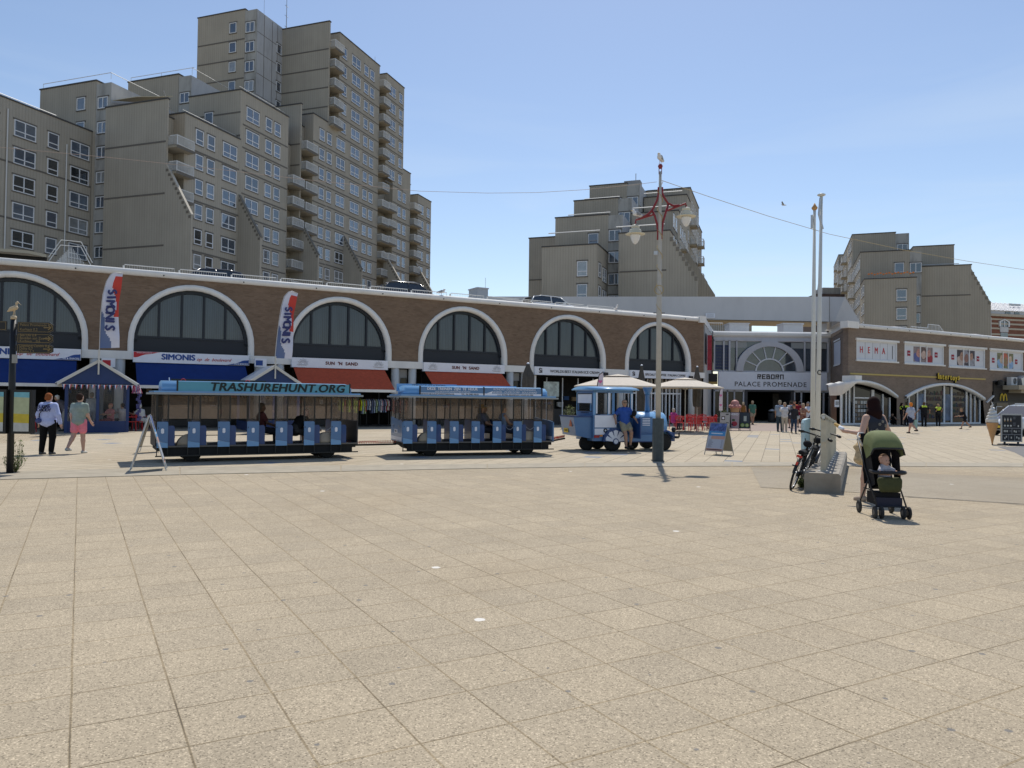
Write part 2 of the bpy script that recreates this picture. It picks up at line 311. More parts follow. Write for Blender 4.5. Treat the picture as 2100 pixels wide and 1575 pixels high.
# ================================================================== ground
def tiles(name, cols, w, h, ang, mort, msize, speck, big=.12, gaps=True, blue=False):
    m = mat(name, cols[0], rough=.92, spec=.12); l = m.node_tree.links.new; b = m.node_tree.nodes['Principled BSDF']
    t = N(m, 'ShaderNodeTexCoord'); mp = N(m, 'ShaderNodeMapping'); mp.inputs['Rotation'].default_value = (0, 0, -radians(ang)); l(t.outputs['Object'], mp.inputs[0])
    wn = N(m, 'ShaderNodeTexNoise', i_Scale=1.1, i_Detail=2); l(mp.outputs[0], wn.inputs['Vector'])
    wv = N(m, 'ShaderNodeVectorMath', operation='SCALE'); wv.inputs['Scale'].default_value = .012; l(wn.outputs['Color'], wv.inputs[0])
    wa = N(m, 'ShaderNodeVectorMath', operation='ADD'); l(mp.outputs[0], wa.inputs[0]); l(wv.outputs[0], wa.inputs[1])
    bt = N(m, 'ShaderNodeTexBrick', i_Scale=1.0, offset=0.0, squash=1.0)
    bt.inputs['Color1'].default_value = (*cols[0], 1); bt.inputs['Color2'].default_value = (*cols[1], 1); bt.inputs['Mortar'].default_value = (*mort, 1)
    bt.inputs['Brick Width'].default_value = w; bt.inputs['Row Height'].default_value = h; bt.inputs['Mortar Size'].default_value = msize; bt.inputs['Mortar Smooth'].default_value = .3
    l(wa.outputs[0], bt.inputs['Vector'])
    # aggregate: pale and dark grains of two sizes
    v1 = N(m, 'ShaderNodeTexVoronoi', i_Scale=125.0); l(t.outputs['Object'], v1.inputs['Vector'])
    sp = N(m, 'ShaderNodeSeparateXYZ'); l(v1.outputs['Color'], sp.inputs[0])
    r1 = N(m, 'ShaderNodeValToRGB'); e = r1.color_ramp.elements; e[0].position = 0; e[0].color = (1-speck*1.25,)*3+(1,); e[1].position = 1; e[1].color = (1+speck*1.3,)*3+(1,)
    for p, c in ((.10, 1-speck*.9), (.2, 1-speck*.15), (.84, 1+speck*.15), (.93, 1+speck)): q = e.new(p); q.color = (c, c, c, 1)
    l(sp.outputs['X'], r1.inputs[0])
    n1 = N(m, 'ShaderNodeTexNoise', i_Scale=38.0, i_Detail=5, i_Roughness=.8); l(t.outputs['Object'], n1.inputs['Vector'])
    n2 = N(m, 'ShaderNodeTexNoise', i_Scale=.45, i_Detail=7, i_Roughness=.6); l(t.outputs['Object'], n2.inputs['Vector'])
    n3 = N(m, 'ShaderNodeTexNoise', i_Scale=2.6, i_Detail=5); l(t.outputs['Object'], n3.inputs['Vector'])
    a = math2(m, 'ADD', math2(m, 'MULTIPLY', n1.outputs['Fac'], speck*1.1), 1-speck*.55)
    a = math2(m, 'MULTIPLY', a, math2(m, 'ADD', math2(m, 'MULTIPLY', n2.outputs['Fac'], big*2), 1-big))
    a = math2(m, 'MULTIPLY', a, math2(m, 'ADD', math2(m, 'MULTIPLY', n3.outputs['Fac'], big*1.3), 1-big*.65))
    g = N(m, 'ShaderNodeVectorMath', operation='MULTIPLY'); l(bt.outputs['Color'], g.inputs[0]); l(r1.outputs[0], g.inputs[1])
    v = N(m, 'ShaderNodeVectorMath', operation='SCALE'); l(g.outputs[0], v.inputs[0]); l(a, v.inputs['Scale'])
    out = v.outputs[0]
    # broken, dark open joints here and there
    if gaps:
        b2 = N(m, 'ShaderNodeTexBrick', i_Scale=1.0, offset=0.0); b2.inputs['Color1'].default_value = b2.inputs['Color2'].default_value = (0, 0, 0, 1); b2.inputs['Mortar'].default_value = (1, 1, 1, 1)
        b2.inputs['Brick Width'].default_value = w; b2.inputs['Row Height'].default_value = h; b2.inputs['Mortar Size'].default_value = msize*.42; b2.inputs['Mortar Smooth'].default_value = 0
        l(wa.outputs[0], b2.inputs['Vector'])
        ng = N(m, 'ShaderNodeTexNoise', i_Scale=.9, i_Detail=4); l(t.outputs['Object'], ng.inputs['Vector'])
        rg = N(m, 'ShaderNodeMapRange'); rg.inputs['From Min'].default_value = .47; rg.inputs['From Max'].default_value = .62; l(ng.outputs['Fac'], rg.inputs['Value'])
        fk = math2(m, 'MULTIPLY', b2.outputs['Fac'], math2(m, 'MULTIPLY', rg.outputs[0], .85))
        mx = N(m, 'ShaderNodeMixRGB'); mx.inputs['Color2'].default_value = (.10, .085, .065, 1); l(fk, mx.inputs['Fac']); l(out, mx.inputs['Color1']); out = mx.outputs[0]
    # old chewing gum spots, a few pale droppings
    vg = N(m, 'ShaderNodeTexVoronoi', i_Scale=1.7, voronoi_dimensions='2D'); l(t.outputs['Object'], vg.inputs['Vector'])
    sg = N(m, 'ShaderNodeSeparateXYZ'); l(vg.outputs['Color'], sg.inputs[0])
    jn = math2(m, 'ADD', vg.outputs['Distance'], math2(m, 'MULTIPLY', n1.outputs['Fac'], .03))
    isg = math2(m, 'MULTIPLY', math2(m, 'LESS_THAN', jn, math2(m, 'ADD', math2(m, 'MULTIPLY', sg.outputs['Y'], .030), .026)), math2(m, 'GREATER_THAN', sg.outputs['X'], .35))
    mg = N(m, 'ShaderNodeMixRGB'); mg.inputs['Color2'].default_value = (.15, .15, .15, 1); l(math2(m, 'MULTIPLY', isg, .75), mg.inputs['Fac']); l(out, mg.inputs['Color1']); out = mg.outputs[0]
    vw = N(m, 'ShaderNodeTexVoronoi', i_Scale=.42, voronoi_dimensions='2D'); l(t.outputs['Object'], vw.inputs['Vector'])
    sw = N(m, 'ShaderNodeSeparateXYZ'); l(vw.outputs['Color'], sw.inputs[0])
    jw = math2(m, 'ADD', vw.outputs['Distance'], math2(m, 'MULTIPLY', n1.outputs['Fac'], .02))
    isw = math2(m, 'MULTIPLY', math2(m, 'LESS_THAN', jw, .028), math2(m, 'GREATER_THAN', sw.outputs['X'], .55))
    mw = N(m, 'ShaderNodeMixRGB'); mw.inputs['Color2'].default_value = (.75, .73, .68, 1); l(math2(m, 'MULTIPLY', isw, .8), mw.inputs['Fac']); l(out, mw.inputs['Color1']); out = mw.outputs[0]
    if blue:       # single blue grey tiles laid among the pale ones
        b3 = N(m, 'ShaderNodeTexBrick', i_Scale=1.0, offset=0.0); b3.inputs['Color1'].default_value = (0, 0, 0, 1); b3.inputs['Color2'].default_value = (1, 1, 1, 1); b3.inputs['Mortar'].default_value = (0, 0, 0, 1)
        b3.inputs['Brick Width'].default_value = w; b3.inputs['Row Height'].default_value = h; b3.inputs['Mortar Size'].default_value = .002
        l(wa.outputs[0], b3.inputs['Vector'])
        isb = math2(m, 'GREATER_THAN', b3.outputs['Color'], .982)
        mb_ = N(m, 'ShaderNodeMixRGB'); mb_.inputs['Color2'].default_value = (.24, .26, .29, 1); l(isb, mb_.inputs['Fac']); l(out, mb_.inputs['Color1']); out = mb_.outputs[0]
    # worn and damp patches, darker and warmer in places
    pn = N(m, 'ShaderNodeTexNoise', i_Scale=.16, i_Detail=5, i_Roughness=.55, i_Distortion=.8); l(t.outputs['Object'], pn.inputs['Vector'])
    pr_ = N(m, 'ShaderNodeMapRange'); pr_.inputs['From Min'].default_value = .54; pr_.inputs['From Max'].default_value = .72; pr_.inputs['To Max'].default_value = .5; l(pn.outputs['Fac'], pr_.inputs['Value'])
    pm = N(m, 'ShaderNodeMixRGB', blend_type='MULTIPLY'); pm.inputs['Color2'].default_value = (.80, .74, .66, 1); l(pr_.outputs[0], pm.inputs['Fac']); l(out, pm.inputs['Color1']); out = pm.outputs[0]
    l(out, b.inputs['Base Color'])
    bm = N(m, 'ShaderNodeBump', i_Strength=.35, i_Distance=.004); l(sp.outputs['X'], bm.inputs['Height']); l(bm.outputs[0], b.inputs['Normal'])
    return m
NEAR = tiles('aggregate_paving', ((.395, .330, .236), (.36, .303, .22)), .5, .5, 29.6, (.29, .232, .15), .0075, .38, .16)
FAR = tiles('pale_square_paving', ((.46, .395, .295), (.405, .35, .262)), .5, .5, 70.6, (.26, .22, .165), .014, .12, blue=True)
GREYB = tiles('grey_fine_paving', ((.335, .29, .222), (.325, .282, .215)), 2.4, 2.4, 29.6, (.24, .2, .15), .01, .22, gaps=False)
KERB = mat('grey_kerb_stone', (.335, .295, .225), .9, var=.15, vscale=2.5, bump=.2, bscale=50)
ASPH = mat('asphalt_grey', (.16, .155, .15), .9, var=.12, vscale=2, bump=.3, bscale=150)
A = Frame(gp(0, 880), 29.6)
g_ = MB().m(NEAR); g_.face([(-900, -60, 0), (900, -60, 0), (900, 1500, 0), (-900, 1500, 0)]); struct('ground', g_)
# kerb line between the two pavings (follows the edge of the promenade road)
kp = [(-900, 1012, 1035), (-400, 984, 1003), (0, 968, 984), (370, 959, 974), (700, 955, 967), (1000, 952, 961), (1200, 950, 958), (1349, 949, 957), (1650, 948, 956), (1900, 949, 957), (2100, 950, 958), (2600, 953, 962), (3400, 960, 969)]
kf = [gp(a, b) for a, b, c in kp]; kn = [gp(a, c) for a, b, c in kp]
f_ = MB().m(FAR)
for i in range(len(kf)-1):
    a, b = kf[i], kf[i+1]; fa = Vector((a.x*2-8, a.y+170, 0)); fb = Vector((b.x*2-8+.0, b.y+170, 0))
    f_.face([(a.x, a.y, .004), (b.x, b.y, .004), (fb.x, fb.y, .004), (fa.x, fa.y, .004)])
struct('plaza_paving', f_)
k_ = MB().m(KERB)
for i in range(len(kf)-1):
    a, b, c, d = kf[i], kf[i+1], kn[i+1], kn[i]; h = .012
    n = max(1, int((b-a).length/2.2))
    for j in range(n):
        s0, s1 = j/n, (j+1)/n-.006
        q = [a.lerp(b, s0), a.lerp(b, s1), d.lerp(c, s1), d.lerp(c, s0)]
        k_.add([(p.x, p.y, .003) for p in q]+[(p.x, p.y, h) for p in q], [(4, 7, 6, 5), (0, 1, 5, 4), (1, 2, 6, 5), (2, 3, 7, 6), (3, 0, 4, 7)])
struct('kerb', k_)
b_ = MB().m(GREYB)
top = [gp(x, y) for x, y in ((1540, 958), (1760, 962), (1900, 972), (2100, 980), (2600, 1002))]; bot = [gp(x, y) for x, y in ((1560, 1000), (1750, 1010), (1880, 1020), (2100, 1034), (2600, 1070))]
for i in range(4): b_.face([(p.x, p.y, .006) for p in (bot[i], bot[i+1], top[i+1], top[i])])
struct('grey_pavement_band', b_)
c_ = MB().m(BLACK)
gl = [gp(x, y) for x, y in ((1722, 1013), (1860, 1020), (1920, 1023), (1980, 1027), (2040, 1031), (2100, 1036), (2400, 1058))]
for i in range(len(gl)-1):
    a, b = gl[i], gl[i+1]; wd = .008 if i == 0 else .028
    for j in range(6):
        p, q = a.lerp(b, j/6), a.lerp(b, (j+.97)/6); o = random.uniform(-.006, .006)
        c_.face([(p.x, p.y-wd+o, .0095), (q.x, q.y-wd+o, .0095), (q.x, q.y+wd*.5+o, .0095), (p.x, p.y+wd*.5+o, .0095)])
struct('pavement_joint', c_)
a_ = MB().m(ASPH); pts = [gp(x, y) for x, y in ((2046, 917), (2080, 928), (2105, 941), (2300, 990), (2700, 960), (2500, 905))]
a_.face([(p.x, p.y, .007) for p in pts]); struct('road', a_)
r_ = MB().m(mat('pinkish_forecourt_paving', (.30, .235, .20), .9, var=.1, vscale=1.5)); pts = [gp(x, y) for x, y in ((1470, 884), (1665, 884), (1700, 869), (1462, 869))]
r_.face([(p.x, p.y, .008) for p in pts]); struct('forecourt_pavement', r_)

# ================================================================== brick arcade
AP, AC, AZ, AR = 7.85, .45, 4.38, 2.79
def arcpath(cx, r, z0=3.87, zc=AZ, n=22):
    return [(cx-r, z0)] + [(cx-r*cos(pi*i/n), zc+r*sin(pi*i/n)) for i in range(n+1)] + [(cx+r, z0)]
arc = thing('arcade_building', 'long brown brick arcade with six big glazed white arches above awnings and shop signs', 'building', A.M, (22, 0, 0))
wl = MB().m(BRICK)
X0, X1 = -11.5, 44.1
cs = [AC+AP*k for k in range(-1, 6)]
def iv(x):
    for c in cs:
        if abs(x-c) < AR+.12: return [(AZ+sqrt(max(0, (AR+.12)**2-(x-c)**2)), 7.72)]
    return [(3.87, 7.72)]
xs = sorted(set([X0, X1] + [min(max(c-(AR+.12)*cos(pi*i/26), X0), X1) for c in cs for i in range(27)]))
wl.strips(xs, iv, 0)
wl.add([(X1, 0, 3.87), (X1, 9.6, 3.87), (X1, 9.6, 7.72), (X1, 0, 7.72)], [(0, 1, 2, 3)])
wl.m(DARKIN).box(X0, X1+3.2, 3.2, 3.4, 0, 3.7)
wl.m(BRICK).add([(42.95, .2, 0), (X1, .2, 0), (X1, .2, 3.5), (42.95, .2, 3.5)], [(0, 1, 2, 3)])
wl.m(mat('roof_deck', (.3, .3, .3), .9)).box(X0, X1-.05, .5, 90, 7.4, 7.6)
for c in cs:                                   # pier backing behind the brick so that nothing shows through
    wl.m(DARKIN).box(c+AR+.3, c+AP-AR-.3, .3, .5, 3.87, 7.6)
wl.build('wall', arc)
for c in cs: tr = MB().m(WHITE); tr.smooth = True; tr.ring(arcpath(c, AR), arcpath(c, AR+.27), -.10, .42); tr.build('arch_trim', arc)
cp = MB().m(WHITE); prof = [(-.06, 7.70), (-.14, 7.76), (-.17, 7.86), (-.15, 7.95), (-.06, 8.02), (.10, 8.05), (.5, 8.05), (.5, 7.70)]
cp.smooth = True; cp.prism(prof, 'x', X0, X1-.6); cp.smooth = False; cp.box(X1-.6, X1+.05, -.2, .5, 7.62, 8.12)
cp.m(BLACK)
for x in np.arange(2.9, 43, 3.92): cp.lathe([(.035, -.185), (.035, -.13)], (x, 0, 7.8), 8, 'y')
cp.build('coping', arc)
for c in [cs[0]-AP]+cs[:-1]: lt = MB().m(WHITE).box(c+AR+.0, c+AP-AR, -.13, .3, 3.46, 3.87); lt.build('lintel', arc)
lt = MB().m(WHITE).box(cs[-1]+AR, X1, -.13, .3, 3.46, 3.87); lt.build('lintel', arc)
for k, c in enumerate(cs):
    g = MB().m(BLINDS); n = 20
    g.add([(c+p[0]-c, .36, p[1]) for p in arcpath(c, AR-.02, 4.6)], [tuple(range(n+5))])
    g.m(NAVY).box(c-AR+.01, c+AR-.01, .28, .35, 3.86, 4.62)
    g.ring(arcpath(c, AR-.17, 4.5), arcpath(c, AR-.005, 4.5), .22, .38)
    for q in (-1.62, -.54, .54, 1.62): g.box(c+q-.055, c+q+.055, .26, .34, 4.62, AZ+sqrt((AR-.1)**2-q*q))
    g.box(c-AR+.02, c+AR-.02, .24, .34, 4.6, 4.7)
    g.build('arched_window', arc)
COLM = mat('white_round_column_paint', (.6, .6, .58), .6, var=.06)
for c in cs[:-1]:
    for x in (c+AP/2-.55, c+AP/2+.55):
        q = MB().m(COLM); q.smooth = True; q.lathe([(.24, 0), (.24, 3.46)], (x, .12, 0), 20); q.build('column', arc)
    q = MB().m(mat('grey_door_panel', (.3, .3, .3), .6)).box(c+AP/2-.3, c+AP/2+.3, .35, .4, 0, 3.4); q.m(GLASSD).box(c+AP/2-.12, c+AP/2+.26, .3, .35, .4, 2.9); q.build('door', arc)
q = MB().m(COLM); q.smooth = True; q.lathe([(.24, 0), (.24, 3.46)], (43.0, .12, 0), 20); q.build('column', arc)
# shop fronts and interiors in each bay
def waves(mb, x0, x1, z0, z1, y, col, flip):
    n = 12; pts = []
    for i in range(n+1):
        t = i/n; zz = z0+(z1-z0)*(t**1.3)*(1+.12*sin(t*11)) if not flip else z1-(z1-z0)*((1-t)**1.2)*(1+.12*sin(t*11))
        pts.append((x0+(x1-x0)*t, min(max(zz, z0+.003), z1-.003)))
    base = [(x1, z0+.002), (x0, z0+.002)] if not flip else [(x1, z1-.002), (x0, z1-.002)]
    mb.m(col); mb.add([(p[0], y, p[1]) for p in pts+base], [tuple(range(len(pts)+2))])
def sunmark(mb, x, z, y):
    mb.m(TGREY)
    for i in range(11):
        a = pi*(i+.5)/11; mb.tube([(x+.13*cos(a), y, z+.13*sin(a)), (x+(.27+.05*(i % 2))*cos(a), y, z+(.27+.05*(i % 2))*sin(a))], .009, 4)
    mb.tube([(x+.09*cos(a), y, z+.09*sin(a)) for a in np.linspace(0, pi, 7)], .009, 4); mb.tube([(x-.35, y, z-.04), (x+.3, y, z-.05)], .009, 4); mb.tube([(x-.25, y, z-.08), (x+.2, y, z-.09)], .007, 4)
for k, c in enumerate(cs):
    s = MB(); a, b = c-AR-.02, c+AR-.02; kind = ['fish', 'fish', 'fish', 'sun', 'sun', 'ice', 'coffee'][k]
    zb, zt = 3.32, 3.86
    s.m(SIGNW).box(a, b, -.30, -.02, zb, zt)
    y = -.312
    if kind == 'fish':
        waves(s, a+.02, a+1.25, zt-.3, zt-.01, y, TRED, True); s.v  # red wave hangs from the top corner
        waves(s, b-1.15, b-.02, zb+.01, zb+.33, y, TBLUE, False)
        s.m(SIGNW).text('www.simonis.nl', .11, TT(a+.5, y-.006, zt-.055), .001)
        s.m(TBLUE).text('SIMONIS', .40, TT(c-.72, y, zb+.3), .019, 0, 1.0, sx=1.05)
        s.m(TRED).text('op  de  boulevard', .235, TT(c+.98, y, zb+.24), 0, .45, 1.0)
        s.m(SIGNW).text('VIS & SNACKS', .115, TT(b-.42, y-.006, zb+.07), .004)
    elif kind == 'sun':
        s.m(TDKRED).text("SUN  'N  SAND", .25, TT(c, y, zb+.27), .011, 0, 1.08, sx=1.05); sunmark(s, c-2.2, zb+.2, y); sunmark(s, c+2.2, zb+.2, y)
    elif kind == 'ice':
        s.m(TBLK).text('WORLDS BEST ITALIAN ICE CREAM', .25, TT(c+.35, y, zb+.25), 0, 0, .93, sx=1.08); s.text('Si', .46, TT(a+.42, y, zb+.27), .012, sx=.85); s.box(b-.12, b+.2, -.5, -.36, 3.4, 3.62)
    else:
        s.m(TBLK).text('SPECIALTY COFFEE  ITALIAN COFFEE', .235, TT(c+.42, y, zb+.25), 0, 0, .93, sx=1.05); s.text('Si', .42, TT(a+.30, y, zb+.27), .012, sx=.85); s.box(b-.18, b+.14, -.5, -.36, 3.35, 3.57)
    s.build('shop_sign', arc)
    if k < 5:                                   # sloping awnings
        fish = k < 3; w_ = MB().m(AWB if fish else AWO); x0, x1 = a+.12, b-.18; yo, zo = (-1.75, 2.14) if fish else (-2.0, 2.12)
        ex = 0 if fish else .0
        w_.add([(x0, -.22, 3.31), (x1, -.22, 3.31), (x1+ex, yo, zo), (x0, yo, zo), (x0, -.22, 3.26), (x1, -.22, 3.26), (x1+ex, yo, zo-.04), (x0, yo, zo-.04)], [(0, 3, 2, 1), (4, 5, 6, 7), (0, 4, 7, 3), (1, 2, 6, 5)])
        w_.m(WHITE).box(x0-.03, x1+.03, yo-.05, yo+.05, zo-.13, zo+.02)
        if fish: w_.m(AWB).box(x0, x1, -1.05, -.35, 3.28, 3.31) if False else None
        w_.build('awning', arc)
    # shop front wall, counter, shelves and goods, lit only by daylight
    f = MB()
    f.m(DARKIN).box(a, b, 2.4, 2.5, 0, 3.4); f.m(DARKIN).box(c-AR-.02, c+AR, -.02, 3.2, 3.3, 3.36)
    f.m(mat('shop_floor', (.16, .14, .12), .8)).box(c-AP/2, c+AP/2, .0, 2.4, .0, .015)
    for i in range(5): f.m(WHITE2 if k > 4 else BLACK).box(a+.3+i*1.28, a+.36+i*1.28, .8, .86, 0, 3.2)
    for i in range(14):
        x = random.uniform(a+.3, b-.4); z = random.uniform(.5, 2.3)
        f.m(random.choice([mat('goods_red', (.28, .03, .02)), mat('goods_tan', (.3, .2, .1)), mat('goods_white', (.5, .5, .48)), mat('goods_blue', (.03, .08, .2))])).box(x, x+random.uniform(.08, .5), 2.2, 2.38, z, z+random.uniform(.06, .35))
    f.m(mat('counter_dark', (.05, .045, .04), .5)).box(a+.4, b-1.2, 1.5, 2.1, .02, 1.05)
    if kind == 'coffee':
        for i in range(16): f.m(WHITE2).box(a+.15+i*.35, a+.23+i*.35, .55, .63, 0, 3.3)
        f.m(WHITE2).box(a+.1, b-.1, .53, .55, 2.2, 2.3)
        for i in range(22): f.m(mat('slat_tan', (.4, .36, .3))).box(a+.15+i*.25, a+.21+i*.25, .5, .53, 2.35, 3.25)
    if kind == 'ice':
        f.m(mat('menu_picture', (.45, .5, .45), .4, var=.4, vscale=3)).box(a+1.0, a+2.2, .2, .24, 1.9, 2.9)
        f.m(WHITE2).box(a+.2, a+.34, .1, .2, 0, 3.3)
    f.build('shop_front', arc)
# return wall towards the entrance, with the narrow red banner
rt = MB().m(mat('pale_side_wall', (.5, .49, .47), .8, var=.12, vscale=1.2))
P1 = A.loc((17.7*1.03, 69.0, 0))
rt.add([(X1+.01, .02, 0), (P1.x, P1.y, 0), (P1.x, P1.y, 7.6), (X1+.01, .02, 7.6)], [(0, 1, 2, 3)])
rt.m(WHITE).add([(X1+.06, -.02, 7.62), (P1.x+.05, P1.y, 7.62), (P1.x+.05, P1.y, 8.1), (X1+.06, -.02, 8.1)], [(0, 1, 2, 3)])
rt.build('side_wall', arc)
bn = MB(); d = Vector((P1.x-X1, P1.y, 0)); d.normalize(); nrm = Vector((d.y, -d.x, 0))
def onret(t, o, z): v = Vector((X1, 0, 0))+d*t+nrm*o; return (v.x, v.y, z)
bn.m(BLACK).add([onret(1.2, .06, 4.6), onret(3.0, .06, 4.6), onret(3.0, .06, 7.0), onret(1.2, .06, 7.0)], [(0, 1, 2, 3)])
bn.build('side_window', arc)
bn = MB().m(mat('red_banner_cloth', (.42, .05, .07), .8, var=.3, vscale=2)); bn.add([onret(3.5, .05, 4.2), onret(3.5, .38, 4.2), onret(3.5, .38, 7.0), onret(3.5, .05, 7.0), onret(3.56, .05, 4.2), onret(3.56, .38, 4.2), onret(3.56, .38, 7.0), onret(3.56, .05, 7.0)], [(0, 1, 2, 3), (7, 6, 5, 4), (1, 5, 6, 2)])
bn.build('banner', arc)
s = MB().m(BLACK).add([onret(4.2, .1, 3.1), onret(4.2, .8, 3.1), onret(4.2, .8, 3.95), onret(4.2, .1, 3.95)], [(0, 1, 2, 3)])
s.m(mat('dull_gold_band', (.35, .24, .06), .6)).add([onret(4.18, .1, 3.1), onret(4.18, .8, 3.1), onret(4.18, .8, 3.3), onret(4.18, .1, 3.3)], [(0, 1, 2, 3)]); s.build('hanging_sign', arc)

for px, c_ in ((533, TBLUE), (222, TRED)):
    v = A.fy(px, 744, -.5); m = MB().m(SIGNW).box(v.x-.3, v.x+.3, -.75, -.55, v.z-.22, v.z+.22); m.m(c_).box(v.x-.26, v.x+.1, -.756, -.75, v.z-.16, v.z+.12); m.m(STEEL).tube([(v.x, -.65, v.z+.2), (v.x, -.1, v.z+.2)], .015, 4); m.build('hanging_sign', arc)
# railing on the arcade roof: separate low panels
x = 5.0; i = 0
while x < 36:
    wdt = 2.45
    if not (22.0 < x < 22.8):
        r = MB().m(RAILW)
        r.tube([(x+.06, .75, 7.8), (x+.06, .75, 8.33), (x+wdt-.06, .75, 8.33), (x+wdt-.06, .75, 7.8)], .024, 6)
        r.tube([(x+.06, .75, 8.12), (x+wdt-.06, .75, 8.12)], .014, 5); r.box(x-.02, x+.06, .7, .80, 7.6, 8.28)
        for j in range(1, 20): r.tube([(x+.06+j*.117, .75, 7.9), (x+.06+j*.117, .75, 8.32)], .006, 4)
        r.build('rail_panel', arc)
    x += 2.62; i += 1
lo = MB().m(RAILW); 
for x in np.arange(36.3, 42.5, 1.2): lo.tube([(x, .55, 8.0), (x, .55, 8.22)], .012, 4)
lo.tube([(27, .55, 8.22), (42.5, .55, 8.12)], .012, 4); lo.build('thin_rail', arc)

# ================================================================== apartment blocks
B1 = Frame(at(380, 800, 82.4).to_2d(), 70.6)
ST = 2.76
def winmesh(w, h, style):
    key = ('w', round(w, 1), round(h, 2), style)
    if key in MATS: return MATS[key]
    m = MB(); f = .09
    m.m(BAND).box(-w/2-.12, w/2+.12, -.035, .01, h/2+.0, h/2+.17).box(-w/2-.1, w/2+.1, -.06, .01, -h/2-.11, -h/2)
    m.m(WHITE2).box(-w/2, w/2, -.07, .01, h/2-f, h/2).box(-w/2, w/2, -.07, .01, -h/2, -h/2+f).box(-w/2, -w/2+f, -.07, .01, -h/2+f, h/2-f).box(w/2-f, w/2, -.07, .01, -h/2+f, h/2-f)
    zt = -h/2+.33*h
    if style in 'TQ': m.box(-w/2+f, w/2-f, -.068, .01, zt-.045, zt+.045)
    if style in 'DQ':
        m.box(-.05, .05, -.069, .01, -h/2+f, h/2-f)
    m.m(GLASSW).box(-w/2+f, w/2-f, -.02, .012, -h/2+f, h/2-f)
    me = bpy.data.meshes.new('window'); me.from_pydata(m.v, [], m.f); me.update()
    for mt in m.ms: me.materials.append(mt)
    me.polygons.foreach_set('material_index', m.fm); MATS[key] = me; return me
STEPB = mat('brick_step_shadow', (.17, .15, .12), .9)  # dark tone paints in the small shadows of the buttress brick steps
